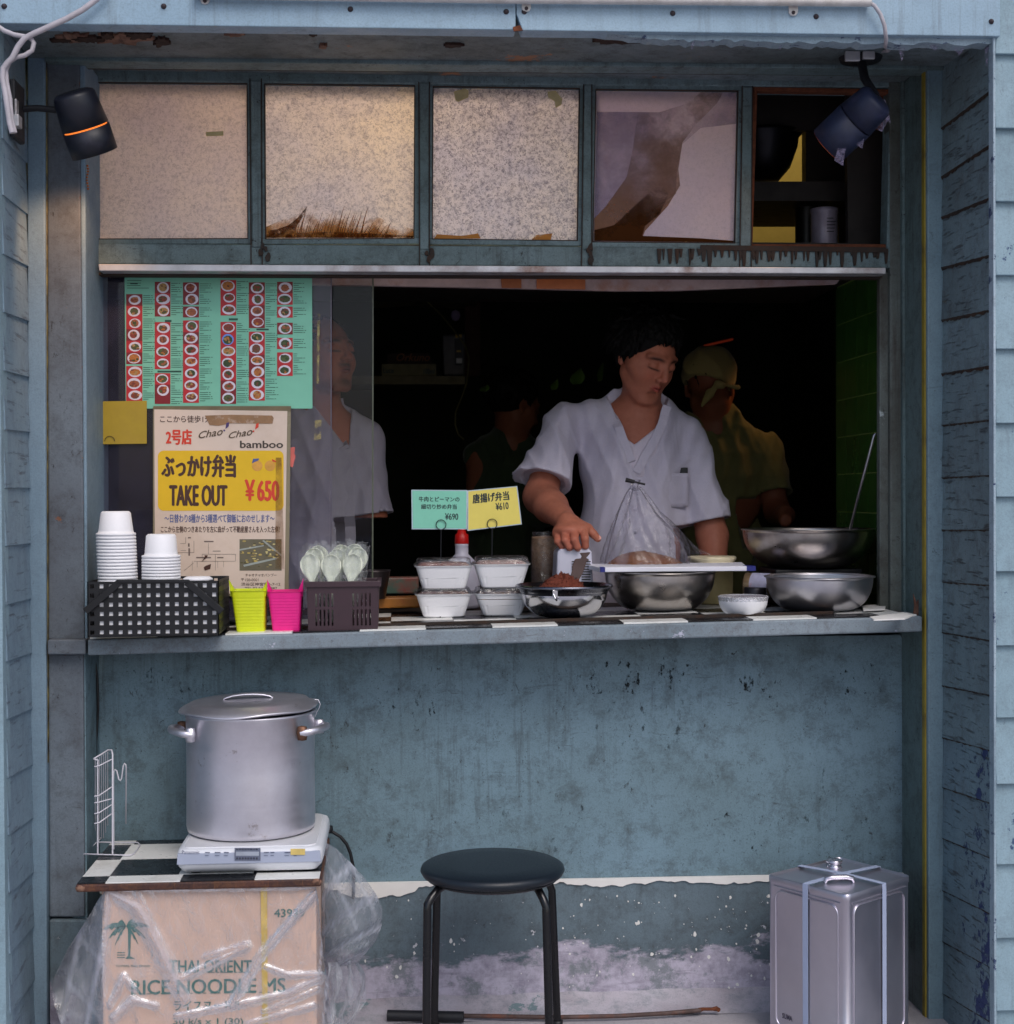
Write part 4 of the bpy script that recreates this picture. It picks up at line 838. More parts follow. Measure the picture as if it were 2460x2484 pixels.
# stacks of foam cups, upside down: each cup is its own thing
def cup_prof(rt, rb, h, rim=0.003):
    # inverted cup: rim down (rt), bottom up (rb)
    return [(rt-0.002, 0.0005), (rt+rim, 0), (rt+rim+0.001, 0.003), (rt+rim, 0.006), (rt, 0.0065), (rt-0.0015, 0.012), (rb+0.001, h-0.004), (rb-0.003, h), (rb-0.008, h-0.0005), (0, h-0.001)]
ORD = ' first second third fourth fifth sixth seventh eighth ninth tenth eleventh twelfth thirteenth fourteenth fifteenth'.split(' ')
def cup_stack(cx, ytop, yshould, ybase, wtop, wsh, wrim, n, Y, lean, which):
    s_ = S(Y); rt = wsh/2/s_; rb = wtop/2/s_; step = (ybase - yshould)/n; base = W(cx, ybase, Y)
    h = (ytop - yshould)*-1/s_
    mesh = None
    for k in range(n+1):
        y = ybase - k*step; p = W(cx - lean*k, y, Y)
        lb = 'topmost foam cup of the %s upturned stack in the black basket' % which if k == n else ('lowest foam cup of the %s upturned stack in the black basket' % which if k == 0 else '%s foam cup from the top of the %s stack in the black basket' % (ORD[n-k+1], which))
        if k == n and mesh is not None:
            pass
        mb = MB(); rr = (wrim/2/s_) if k < n else rt
        mb.lathe(cup_prof(rt, rb, h, max(0.001, wrim/2/s_-rt)), p, 36)
        if mesh is None:
            o = obj('foam_cup', mb, M['foam'], loc=tuple(p)); mesh = o.data
        else:
            o = bpy.data.objects.new('foam_cup', mesh); COL.objects.link(o); o.location = p
        tag(o, lb, 'cup', 'foam cups stacked in the %s stack' % which)
cup_stack(286, 1241, 1299, 1412, 68, 84, 92, 14, BY+0.075, 0.35, 'taller left')
cup_stack(391, 1296, 1353, 1412, 68, 80, 90, 8, BY+0.07, 0.0, 'shorter right')
tag(obj('foam_lid', MB().lathe([(0,0),(0.034,0),(0.033,0.004),(0.026,0.008),(0,0.008)], W(480, 1407, BY+0.08), 30), M['foam'], loc=tuple(W(480, 1407, BY+0.08))), 'flat white foam lid lying in the black basket', 'foam lid')  # flat foam lid rather than a dish, lying beside the cups
# coloured square pots
def pot(px0, px1, bx0, bx1, yt, yb, col, lb, horns):
    Yp = 0.31; a, b = W(px0, yt, Yp), W(px1, yt, Yp); c, d = W(bx0, yb, Yp), W(bx1, yb, Yp); c.z = d.z = ctop(c.x)
    w1 = (b.x-a.x); w0 = d.x-c.x; h = a.z-c.z; cx = (a.x+b.x)/2; cb_ = (c.x+d.x)/2; cyy = Yp + w1/2
    t = thing('square_pot', lb, 'pot', (cb_, cyy, c.z), 'bright plastic pots by the baskets')
    m_ = plain(lb.split()[0]+'_plastic', col, 0.4, var=0.08, scale=60, bump=0.1); mb = MB(); rings = []
    def ringpts(w, z, cxx, r=0.18):
        out = []
        for k in range(32):
            th = 2*PI*(k+.5)/32; e = 0.22; cc, ss = math.cos(th), math.sin(th)
            out.append(Vector((cxx + w/2*math.copysign(abs(cc)**e, cc), cyy + w/2*math.copysign(abs(ss)**e, ss), z)))
        return out
    lv_ = []
    n = 26
    for k in range(n+1):
        u = k/n; w = w0 + (w1-w0)*u - (0.0007 if (k % 2 and 2 < k < 23) else 0); lv_.append(ringpts(w, c.z + h*u, cb_ + (cx-cb_)*u))
    lv_.append(ringpts(w1+0.004, c.z+h, cx)); lv_.append(ringpts(w1-0.004, c.z+h+0.001, cx)); lv_.append(ringpts(w0-0.004, c.z+0.004, cb_))
    vs = [p for r_ in lv_ for p in r_]; fs = []
    for i in range(len(lv_)-1):
        for j in range(32): fs.append((i*32+j, i*32+(j+1) % 32, (i+1)*32+(j+1) % 32, (i+1)*32+j))
    fs.append(tuple(range((len(lv_)-1)*32, len(lv_)*32))); fs.append(tuple(range(31, -1, -1)))
    mb.add(vs, fs, 0, False); obj('body', mb, m_, t)
    for hx, hy in horns:
        p = W(hx, hy, Yp); sgn = -1 if hx < (px0+px1)/2 else 1; q = Vector((cx + sgn*(w1/2), Yp+0.01, c.z+h*0.86))
        obj('corner_tab', MB().add([p, q, q + Vector((-sgn*0.012, 0, 0.01)), p+Vector((0,0.003,0)), q+Vector((0,0.02,0)), q+Vector((-sgn*0.012,0.02,0.01))], [(0,1,2),(5,4,3),(0,3,4,1),(1,4,5,2),(2,5,3,0)]), m_, t)
pot(558, 644, 572, 641, 1434, 1527, srgb(216,228,30), 'yellow-green ribbed square plastic pot beside the black basket', ((555,1406),(648,1409)))
pot(648, 733, 659, 727, 1436, 1530, srgb(240,30,140), 'hot-pink ribbed square plastic pot beside the brown basket', ((648,1406),(736,1402)))
# brown slotted basket
bm = plain('brown_plastic', srgb(62,42,50), 0.42, var=0.15)
NY = 0.285; a = W(740, 1412, NY); b = W(922, 1412, NY); zb = ctop(a.x); dep = 0.13
br = thing('slotted_basket', 'dark brown slotted plastic basket holding wrapped spoons', 'basket', ((a.x+b.x)/2, NY+dep/2, zb))
def slotted(mb, P0, U, V, N, groups, th):
    us = [0.0]
    for g0, g1, n in groups:
        for i in range(n): c = g0 + (g1-g0)*(i+.5)/n; hw = (g1-g0)/n*0.22; us += [c-hw, c+hw]
    us.append(1.0); vs = [0, .10, .43, .49, .76, 1.0]
    for i in range(len(us)-1):
        for j in range(5):
            if i % 2 and j in (1, 3): continue
            q = [P0+U*us[i]+V*vs[j], P0+U*us[i+1]+V*vs[j], P0+U*us[i+1]+V*vs[j+1], P0+U*us[i]+V*vs[j+1]]
            mb.add(q + [p + N*th for p in q], [(0,1,2,3), (7,6,5,4), (0,4,5,1), (1,5,6,2), (2,6,7,3), (3,7,4,0)])
    return mb
tp_ = 0.006; h = a.z - zb
obj('front_side', slotted(MB(), Vector((a.x+tp_, NY+tp_, zb)), Vector((b.x-a.x-2*tp_, 0, 0)), Vector((0, -tp_*.6, h)), Vector((0,1,0)), ((.09,.38,5),(.62,.92,5)), 0.003), bm, br)
obj('back_side', slotted(MB(), Vector((a.x+tp_, NY+dep, zb)), Vector((b.x-a.x-2*tp_, 0, 0)), Vector((0, tp_*.6, h)), Vector((0,-1,0)), ((.09,.38,5),(.62,.92,5)), 0.003), bm, br)
for xx, nx in ((a.x+tp_, 1), (b.x-tp_, -1)): obj('end_side', slotted(MB(), Vector((xx, NY+tp_, zb)), Vector((0, dep-tp_, 0)), Vector((-nx*tp_*.6, 0, h)), Vector((nx,0,0)), ((.1,.45,4),(.55,.9,4)), 0.003), bm, br)
obj('base', MB().box((a.x+tp_, NY+tp_, zb), (b.x-tp_, NY+dep, zb+0.004)), bm, br)
rm = MB()
for bx in (((a.x-0.001, NY-0.002, a.z-0.012), (b.x+0.001, NY+0.006, a.z+0.001)), ((a.x-0.001, NY+dep-0.004, a.z-0.012), (b.x+0.001, NY+dep+0.004, a.z+0.001)), ((a.x-0.002, NY-0.001, a.z-0.012), (a.x+0.006, NY+dep+0.003, a.z+0.002)), ((b.x-0.006, NY-0.001, a.z-0.012), (b.x+0.002, NY+dep+0.003, a.z+0.002))): rm.box(*bx)
obj('rim', rm, bm, br, bevel=0.001)
# wrapped spoons: nine, each its own thing
spm = plain('white_spoon_plastic', srgb(244,248,228), 0.35, var=0.02, bump=0)
wrap = glassy('clear_wrapper', (0.98,0.99,0.99,1), 0.03, haze=0.30, hazecol=srgb(244,248,252), rough=0.2, wrinkle=60, hscale=90, hlo=0.5, hhi=0.7, hmin=.06, trl=0.15)
def spoon(px, py, rot, Y, k, lb):
    c = W(px, py, Y); s_ = 1/S(Y); t = thing('wrapped_spoon', lb, 'spoon', tuple(c), 'wrapped plastic spoons in the brown basket')
    prof = [(-142,4),(-60,5),(-44,6),(-34,11),(-22,19),(-8,24),(4,23),(14,17),(20,8),(21,2)]
    ca, sa = math.cos(rot), math.sin(rot); mb = MB(); vs = []
    for (v, w) in prof:
        for u in (-1, -.5, 0, .5, 1):
            x = u*w; bowl = (8 if v > -40 else 1)*(1-u*u); xx = x*ca + v*sa; zz = -x*sa + v*ca
            vs.append(c + Vector((xx*s_, bowl*s_, zz*s_)))
    n = len(prof); mb.add(vs, [(i*5+j, i*5+j+1, (i+1)*5+j+1, (i+1)*5+j) for i in range(n-1) for j in range(4)], 0, True)
    o = obj('spoon_body', mb, spm, t); m_ = o.modifiers.new('th', 'SOLIDIFY'); m_.thickness = 0.0015
    mb = MB(); rr = random.Random(k)
    def wf(u, v):
        x = (u-.5)*(54 if v > .3 else 30+80*v) ; z = -120 + 151*v; cr_ = 3*math.sin(u*13+k)+2*rr.uniform(-1, 1)*(v > .85)*3
        xx = x*ca + z*sa; zz = -x*sa + z*ca; return c + Vector((xx*s_, (-7 + cr_ + 12*(2*u-1)**2)*s_, zz*s_ + rr.uniform(-1,1)*(v > .9)*0.004))
    mb.grid(wf, 12, 16); obj('wrapper', mb, wrap, t)
sp = [(752,1366,-.10,0.325,'front left'),(803,1368,0.0,0.322,'front middle'),(856,1366,.13,0.325,'front right'),(762,1352,-.05,0.35,'second row left'),(818,1354,.02,0.352,'second row middle'),(868,1350,.12,0.35,'second row right'),
      (772,1346,-.16,0.375,'back row left'),(828,1344,.06,0.378,'back row middle'),(860,1342,.2,0.38,'back row right')]
for k, (x, y, r_, Yq, w) in enumerate(sp): spoon(x, y, r_, Yq, k, 'white wrapped plastic spoon, %s in the brown basket' % w)
# price cards on ring stands
def card(q, col, lb, texts, ring, foot, key):
    Yc = 0.56; t = thing('price_card', lb, 'price card', tuple(onc(ring[0], foot, 0.0)), 'price cards behind the lunch boxes')
    m_ = plain(key+'_card', col, 0.4, var=0.06, bump=0.02)
    obj('card_border', MB().quadslab(q, Yc, Yc+0.0015), plain(key+'_edge', srgb(190,206,220), 0.4), t)
    cx = sum(p[0] for p in q)/4; cy_ = sum(p[1] for p in q)/4
    qi = [(cx+(x-cx)*.965, cy_+(y-cy_)*.955) for x, y in q]
    mb = MB(); quad_mb(mb, qi, Yc-0.0005); obj('card_face', mb, m_, t)
    fn = quadmap(q, Yc-0.001); mb = MB()
    for body, (u0, v0, u1, v1), bold in texts: text_mb(mb, body, (lambda u, v, a=u0, b=v0, c=u1, d=v1: fn(a+(c-a)*u, b+(d-b)*v)), Yc, bold)
    obj('lettering', mb, plain(key+'_ink', srgb(36,50,54), 0.6), t)
    rx, ry = ring; c = W(rx, ry, Yc-0.004); r_ = 12/S(Yc)
    obj('wire_clip', MB().tube([c + Vector((r_*math.cos(a), 0, r_*math.sin(a))) for a in np.linspace(0, 2*PI, 20)[:-1]], 0.0011, 6, True), M['blackmat'], t)
    f = W(rx-2, foot, Yc)
    obj('wire_stem', MB().tube([c - Vector((0, 0, r_)), Vector((f.x, Yc, ctop(f.x)))], 0.0012, 6), M['blackmat'], t)
card(((998,1188),(1134,1189),(1133,1284),(999,1284)), srgb(132,208,182), 'mint green price card on a wire ring stand', [('牛肉とピーマンの', (.13,.70,.86,.83), .03), ('細切り炒め弁当', (.17,.51,.81,.64), .03), ('¥690', (.60,.24,.84,.41), .03)], (1070,1273), 1500, 'mint')
card(((1134,1190),(1255,1179),(1266,1272),(1134,1288)), srgb(232,214,104), 'tilted yellow price card beside the mint green one', [('唐揚げ弁当', (.10,.66,.82,.90), .045), ('¥610', (.54,.43,.79,.62), .035)], (1194,1271), 1500, 'yellow')
# lunch boxes
clearlid = glassy('clear_lid', (0.95,0.96,0.97,1), 0.10, haze=0.10, hazecol=srgb(230,232,240), rough=0.05, wrinkle=30, hscale=40)
def bento(cx, ylid, yrim, ybot, wl, wb, zbase, Y, lb, fill):
    s_ = 1/S(Y); c = W(cx, ybot, Y); c.z = zbase; hb = (ybot-yrim)*s_; wt = wl*s_/2*.955; wq = wb*s_/2; dq = 0.8
    t = thing('lunch_box', lb, 'lunch box', tuple(c), 'stacked white lunch boxes')
    def sq(hw, z, n=48, fl=0.0, e=.28):
        out = []
        for k in range(n):
            th = 2*PI*(k+.5)/n; cc, ss = math.cos(th), math.sin(th); f = 1 + (fl if k % 3 == 0 else 0)
            out.append(c + Vector((hw*f*math.copysign(abs(cc)**e, cc), hw*dq*f*math.copysign(abs(ss)**e, ss), z)))
        return out
    def loft(rings, caps=True):
        n = len(rings[0]); vs = [p for r_ in rings for p in r_]; fs = [(i*n+j, i*n+(j+1) % n, (i+1)*n+(j+1) % n, (i+1)*n+j) for i in range(len(rings)-1) for j in range(n)]
        if caps: fs += [tuple(range(n-1, -1, -1)), tuple(range((len(rings)-1)*n, len(rings)*n))]
        return MB().add(vs, fs, 0, False)
    obj('tray', loft([sq(wq*.93,0), sq(wq,0.003), sq(wq+(wt-wq)*.45,hb*.45,fl=-.02), sq(wq+(wt-wq)*.5,hb*.5), sq(wt*.985,hb*.93), sq(wt*1.03,hb*.95), sq(wt*1.05,hb), sq(wt*.97,hb), sq(wt*.9,hb*.75)]), M['foam'], t)
    obj('filling', loft([sq(wt*.93,hb*.74), sq(wt*.95,hb*.98), sq(wt*.8,hb+0.006), sq(wt*.4,hb+0.008)]), fill, t)
    hl = (yrim-ylid)*s_
    obj('clear_lid', loft([sq(wt*1.07,hb+.0005), sq(wt*1.06,hb+.003), sq(wt*.99,hb+.003), sq(wt*.95,hb+hl*.85), sq(wt*.88,hb+hl), sq(wt*.1,hb+hl)]), clearlid, t)
fd = [plain('food_mix_a', srgb(150,84,66), 0.6, var=.6, scale=90, dirt=(srgb(190,160,140),.9)), plain('food_mix_b', srgb(196,160,150), 0.6, var=.4, scale=60, dirt=(srgb(150,40,50),1)), plain('food_mix_c', srgb(104,64,50), 0.6, var=.6, scale=90, dirt=(srgb(186,150,120),.9)), plain('food_mix_d', srgb(70,46,42), 0.6, var=.6, scale=90, dirt=(srgb(170,120,60),.9))]
YB = 0.60; zc = ctop(0.12)
d_ = (1448-1430)/S(YB)
hbx = (1495-1425)/S(YB)
bento(1076, 1427, 1441, 1497, 140, 100, zc, YB, 'white lunch box with a clear lid, bottom of the left pair', fd[2])
bento(1076, 1355, 1373, 1430, 142, 104, zc + 67/S(YB), YB, 'white lunch box with a clear lid, on top of the left pair', fd[0])
bento(1217, 1427, 1441, 1495, 138, 92, ctop(.26), YB-0.005, 'white lunch box with a clear lid, bottom of the right pair', fd[3])
bento(1216, 1352, 1370, 1428, 138, 98, ctop(.26) + 67/S(YB), YB-0.005, 'white lunch box with a clear lid, on top of the right pair', fd[1])
# squeeze bottle behind the boxes
Yb_ = 0.86; c = W(1121, 1480, Yb_); c.z = ctop(c.x); q = 1/S(Yb_)
sb = thing('sauce_bottle', 'white sauce bottle with a red cap behind the lunch boxes', 'bottle', tuple(c))
zz = lambda y: W(1121, y, Yb_).z - c.z
obj('bottle_body', MB().lathe([(0,0),(42*q,0),(44*q,.01),(44*q,zz(1400)),(38*q,zz(1368)),(22*q,zz(1350)),(16*q,zz(1344)),(16*q,zz(1325)),(17*q,zz(1322)),(16*q,zz(1319))], c, 32), plain('white_bottle', srgb(206,204,220), 0.4, var=.05), sb)
obj('cap', MB().lathe([(16*q,zz(1319)),(17*q,zz(1317)),(16*q,zz(1297)),(11*q,zz(1293)),(6*q,zz(1272)),(0,zz(1271))], c, 24), plain('red_cap', srgb(206,24,20), 0.4, var=.05), sb)
# steel
def steel(name, base, rough, var=0.2, dirt=None, an=0.0):
    return plain(name, base, rough, 1.0, var=var, scale=14, bump=0.03, dirt=dirt)
st_sh = steel('bright_steel', srgb(216,216,222), 0.15); st_du = steel('used_steel', srgb(190,184,180), 0.30, dirt=(srgb(120,92,66), 0.45)); st_br = steel('brushed_steel', srgb(206,204,210), 0.34)
def bowl(name, lb, cx, w_rim, yrim_c, ybot, w_bot, Y, mat, zb=None, flare=0.02, th=0.004, roll=0.0025, group=None):
    s_ = 1/S(Y); c = W(cx, ybot, Y)
    if zb is None: zb = ctop(c.x)
    c.z = zb; h = W(cx, yrim_c, Y).z - zb; rr = w_rim/2*s_; rb = w_bot/2*s_
    t = thing(name, lb, 'bowl', tuple(c), group)
    pr = [(0,0.002),(rb*.85,0.0),(rb,0.002)]
    for k in range(1, 17):
        u = k/16; zq = 1-math.cos(u*PI/2)**1.1; r_ = rb + (rr*(1-flare) - rb)*(1-(1-zq)**2.15)**(1/1.75); pr.append((r_, 0.002 + (h*0.985-.002)*zq))
    outer = pr[:]; pr += [(rr-0.001, h*.985), (rr+roll*.3, h-roll), (rr+roll*.4, h), (rr-roll*.8, h+roll*.2)]
    pr += [(max(r_-th*.5, 0), z+th*.7) for r_, z in reversed(outer[3:])] + [(rb*.9, 0.005), (0, 0.005)]
    obj('bowl_body', MB().lathe(pr, c, 72), mat, t)
    return t, c, rr, h, rb
t1, c1, r1, h1, _ = bowl('mixing_bowl', 'bright polished steel bowl under the sieve of red powder', 1369, 214, 1432, 1512, 96, 0.47, st_sh)
tg = MB(); p = W(1346, 1437, 0.47 - r1*0.97)
tg.box((p.x-.006, p.y-.008, p.z-.012), (p.x+.006, p.y+.012, p.z+.006)); tg.tube([p+Vector((-.004,-.006,-.004)), p+Vector((0,-.012,-.014)), p+Vector((.004,-.006,-.018))], .003, 6)
obj('rim_clip', tg, st_sh, t1, bevel=.001)
# sieve with meat
zr = W(1369, 1420, 0.47).z; sc_ = thing('sieve', 'round black rimmed steel sieve resting on the polished bowl', 'sieve', (c1.x, 0.47, zr))
rs = 116/S(0.47)
pr = [(rs, .003),(rs+.003,.001),(rs+.003,-.003),(rs,-.005),(rs*.97,-.005),(rs*.9,-.02),(rs*.6,-.034),(0,-.04),(0,-.037),(rs*.6,-.031),(rs*.88,-.016),(rs*.96,-.001),(rs,.003)]
obj('rim_and_basin', MB().lathe(pr, Vector((c1.x, 0.47, zr)), 72), steel('dark_steel_sieve', srgb(120,122,134), 0.25), sc_)
mt = MB(); rng = random.Random(11)
cm = Vector((W(1364, 1405, .47).x, 0.47, zr-0.004))
def mf(u, v):
    th = 2*PI*u; r_ = v; hh = (1-r_*r_)*.030 + .006*math.sin(7*th+9*r_)*(1-r_) + .004*math.sin(31*u*6.28+17*r_) + .003*math.sin(40*r_+13*th)
    return cm + Vector((math.cos(th)*r_*.056, math.sin(th)*r_*.05, hh-.004))
mt.grid(mf, 60, 16, closed=True)
for k in range(300):
    th = rng.random()*6.28; r_ = math.sqrt(rng.random())*.98; p = mf(th/6.28, r_) + Vector((0, 0, .002)); s_ = rng.uniform(.0018, .0042)
    q = [p + Vector((rng.uniform(-1,1), rng.uniform(-1,1), rng.uniform(-1,1)))*s_ for _ in range(4)]; mt.add(q, [(0,1,2),(0,3,1),(1,3,2),(2,3,0)])
powd = plain('red_spice', srgb(118,54,36), 0.85, var=.45, scale=300, bump=.6)
o = obj('spice_heap', mt, powd, loc=tuple(cm)); tag(o, 'heap of crumbly red brown spice paste in the sieve', 'spice heap')
# spatula standing in it
sm = MB(); Ys = 0.475
def slabp(mb, pts, Y, th, lean=0.0):
    P_ = [W(x, y, Y) for x, y in pts]; n = len(P_); z0 = P_[0].z
    P_ = [p + Vector((0, (p.z - W(1390, 1405, Y).z)*lean, 0)) for p in P_]
    return mb.add(P_ + [p + Vector((0, th, 0)) for p in P_], [tuple(range(n)), tuple(range(2*n-1, n-1, -1))] + [(i, i+n, (i+1) % n+n, (i+1) % n) for i in range(n)])
slabp(sm, [(1380,1406),(1386,1392),(1390,1380),(1388,1377),(1396,1358),(1400,1356),(1411,1355),(1413,1350),(1408,1342),(1434,1340),(1433,1344),(1424,1354),(1430,1357),(1430,1361),(1425,1362),(1414,1392),(1404,1408)], Ys, .004, .25)
o = obj('spatula', sm, plain('brown_spatula', srgb(60,30,24), 0.5), loc=tuple(W(1395, 1405, Ys)), bevel=.001); tag(o, 'stained brown plastic scraper stuck upright in the red heap', 'scraper')
# white vented box behind (the cook rests his hand on it)
Yv = 0.66; a_ = W(1352, 1330, Yv); b_ = W(1436, 1330, Yv); z0 = ctop(a_.x)
wv = thing('vented_box', 'white plastic kitchen machine with side vents under the cook\'s hand', 'kitchen machine', ((a_.x+b_.x)/2, Yv+.05, z0))
w_ = b_.x - a_.x; ht = a_.z - z0
vs = []
for z, ex, dp in ((0, .006, .12), (ht*.93, .0, .10), (ht, -.008, .085)):
    vs += [(a_.x-ex, Yv-(.0 if z else .004), z0+z), (b_.x+ex, Yv, z0+z), (b_.x+ex, Yv+dp, z0+z), (a_.x-ex, Yv+dp, z0+z)]
wm = plain('white_machine', srgb(206,206,222), .4, var=.05)
obj('casing', MB().add(vs, [(3,2,1,0),(8,9,10,11)]+[(i+k*4, (i+1) % 4+k*4, (i+1) % 4+k*4+4, i+k*4+4) for k in (0,1) for i in range(4)]), wm, wv, bevel=.006)
vm = MB()
for k in range(8): y = 1361+k*6.2; quad_mb(vm, rectq(1387, y, 1406, y+2.6), Yv-.0045) if k < 4 else None; quad_mb(vm, rectq(1411, y, 1433, y+2.8), Yv-.0045)
obj('vent_slots', vm, M['black'], wv)
# large bowl under the board
t2, c2, r2, h2, _ = bowl('mixing_bowl', 'large stained steel bowl underneath the white cutting board', 1601, 274, 1385, 1492, 140, 0.62, st_du)
# cutting board
zt2 = c2.z + h2 + 0.003; pts = [onz(x, y, zt2+.009) for x, y in ((1458,1376),(1812,1374),(1800,1364),(1424,1368))]
pts = [W(1456,1376,.52), W(1812,1374,.52), W(1800,1366,.74), W(1416,1370,.72)]
for p in pts: p.z = zt2+.012
cbm = plain('white_board', srgb(232,232,242), .45, var=.04)
bd = thing('cutting_board', 'white cutting board with blue end grips lying across the large bowl', 'cutting board', tuple(sum((p for p in pts), Vector())/4))
low = [p - Vector((0,0,.0118)) for p in pts]
obj('board', MB().add(pts+low, [(0,1,2,3),(7,6,5,4)]+[(i, i+4, (i+1) % 4+4, (i+1) % 4) for i in range(4)]), cbm, bd, bevel=.0015)
bl_ = plain('blue_grip', srgb(30,40,130), .4)
def grip(p, q, w1, w2):
    up = Vector((0,0,.0004)); e = [p, p+(q-p)*w1]
    f = Vector((0,-.0012,0)); a1 = p+f+up; b1 = p+(q-p)*w1+f+up; c1_ = b1+Vector((0,w2,0)); d1 = a1+Vector((0,w2,0)); z = Vector((0,0,-.0118))
    return MB().add([a1,b1,c1_,d1,a1+z,b1+z,c1_+z,d1+z],[(0,1,2,3),(7,6,5,4),(0,4,5,1),(1,5,6,2),(2,6,7,3),(3,7,4,0)])
obj('blue_grip', grip(pts[0], pts[1], .033, .03), bl_, bd); obj('blue_grip', grip(pts[1], pts[1]+(pts[1]-pts[0]), .06, .05), bl_, bd)
# bag of crumbs on the board
Yg = .70; bag = thing('crumb_bag', 'clear plastic bag of brown crumbs tied with a black clip on the board', 'bag', tuple(W(1568, 1366, Yg)))
crumb = plain('brown_crumbs', srgb(140,88,50), .85, var=.5, scale=260, bump=.8, dirt=(srgb(110,70,44),.5))
cb0 = W(1566, 1366, Yg); cb0.z = zt2+.012
cm_ = MB()
def cf(u, v):
    th = 2*PI*u; rx = 92/S(Yg); return cb0 + Vector((math.cos(th)*v*rx*(1+.05*math.sin(3*th)), math.sin(th)*v*.045, (1-v**3.2)*(.026+.007*math.cos(th*1+2.2)) + random.uniform(-.0013,.0013)))
cm_.grid(cf, 150, 34, closed=True)
for k in range(500):
    u_, v_ = random.random(), math.sqrt(random.random())*.97; p = cf(u_, v_); s_ = random.uniform(.0012, .003); q = [p + Vector((random.uniform(-1,1), random.uniform(-1,1), random.uniform(-.5,1)))*s_ for _ in range(4)]; cm_.add(q, [(0,1,2),(0,3,1),(1,3,2),(2,3,0)])
obj('crumbs', cm_, crumb, bag)
bagm = glassy('clear_bag', (0.98,0.98,0.99,1), 0.02, haze=.20, hazecol=srgb(214,210,234), rough=.16, wrinkle=18, hscale=14, hlo=.45, hhi=.7, hmin=.03, trl=.5)
bgm = MB(); topp = W(1541, 1182, .74); rb_ = 92/S(Yg)
def bf_(u, v):
    th = 2*PI*u; cx_ = cb0.x + (topp.x-cb0.x)*v; skew = (1 if math.cos(th) > 0 else 0)*math.cos(th)*.020*math.sin(PI*min(v*1.5,1))
    r_ = rb_*(1-v)**.78 + .012; pl = 1 + .10*math.sin(7*th+3*v)*(v**.5) + .05*math.sin(13*th+9*v)
    return Vector((cx_ + math.cos(th)*r_*pl*1.04+skew, Yg + (topp.y-Yg)*v + math.sin(th)*r_*.6*pl, cb0.z + (topp.z-cb0.z)*v + .004*math.sin(9*th+6*v)))
bgm.grid(bf_, 72, 40, closed=True); obj('bag_film', bgm, bagm, bag)
fl = MB()
def ff(u, v):
    base = cb0 + Vector((.06, 0, .05)); tip = W(1722, 1343, .70); a0 = base + Vector((0, -.01, .055*v-.02)); return a0.lerp(tip, u) + Vector((0, .012*math.sin(9*v+5*u), .012*math.sin(7*u)*(1-u) + (1-u)*.02*v - .004*v))
fl.grid(ff, 20, 14); obj('bag_flap', fl, bagm, bag)
kn = MB().lathe([(0,-.01),(.010,-.008),(.007,0),(.012,.010),(.016,.020)], topp, 14); obj('bag_neck', kn, bagm, bag)
p0, p1 = W(1518, 1164, .73), W(1565, 1175, .73); cp = MB().tube([p0, p0.lerp(p1,.45)], [.006,.005], 8); cp.tube([p0.lerp(p1,.4), p1], .0028, 8)
o = obj('bag_clip', cp, M['black'], bag)
# tub
Yt = .78; c = W(1727, 1470, Yt); c.z = ctop(c.x); q = 1/S(Yt)
tb = thing('plastic_tub', 'tall cream plastic tub with a flat lid behind the large bowl', 'tub', tuple(c)); zz = lambda y: W(1720, y, Yt).z - c.z
obj('tub_body', MB().lathe([(0,0),(40*q,0),(52*q,.005),(52*q,zz(1368))], c, 36), plain('cream_tub', srgb(206,190,140), .4, var=.1), tb)
obj('lid', MB().lathe([(56*q,zz(1372)),(57*q,zz(1360)),(60*q,zz(1357)),(60*q,zz(1351)),(56*q,zz(1349)),(0,zz(1349))], c, 36), plain('cream_lid', srgb(226,214,180), .4, var=.05), tb)
# jar of pale chips behind, left of the machine
Yj = .84; c = W(1322, 1405, Yj); q = 1/S(Yj); c.z = ctop(c.x)+.055
jr = thing('storage_jar', 'jar packed with pale brown flakes left of the cook\'s hand', 'jar', tuple(c)); zz = lambda y: W(1322, y, Yj).z - c.z
obj('contents', MB().lathe([(0,0),(32*q,0),(32*q,zz(1302)),(0,zz(1298))], c, 28), plain('flakes', srgb(176,140,110), .8, var=.4, scale=90, dirt=(srgb(120,86,60),.7)), jr)
obj('jar_glass', MB().lathe([(35*q,-.004),(35*q,zz(1318)),(30*q,zz(1296)),(30*q,zz(1290))], c, 28), clearlid, jr)
obj('jar_stand', MB().lathe([(0,-.055),(38*q,-.055),(38*q,-.004),(0,-.004)], c, 28), plain('grey_stand', srgb(120,116,124), .4), jr)
# right side bowls
t3, c3, r3, h3, _ = bowl('mixing_bowl', 'wide satin steel bowl at the right end of the counter', 1988, 268, 1397, 1499, 150, .47, st_br, flare=.03)
Yr = .74; zb4 = W(1960, 1377, Yr).z
t4, c4, r4, h4, _ = bowl('mixing_bowl', 'biggest steel bowl raised behind the others holding a ladle', 1960, 325, 1283, 1379, 150, Yr, st_du, zb=zb4)
sd = thing('bowl_stand', 'dark squat box under the biggest bowl', 'stand', (c4.x, c4.y, ctop(c4.x)))
obj('box', MB().box((c4.x-.11, c4.y-.09, ctop(c4.x)), (c4.x+.12, c4.y+.09, zb4)), M['black'], sd, bevel=.004)
ld = thing('ladle', 'thin steel ladle handle leaning up out of the biggest bowl', 'ladle', tuple(W(2060, 1290, Yr)))
pa, pb = W(2062, 1286, Yr), W(2121, 1056, .615); obj('handle', MB().tube([pa - (pb-pa)*.15, pa, pa.lerp(pb,.5), pb, pb+Vector((.004,0,.004))], [.003,.0035,.004,.0045,.003], 8), st_br, ld)
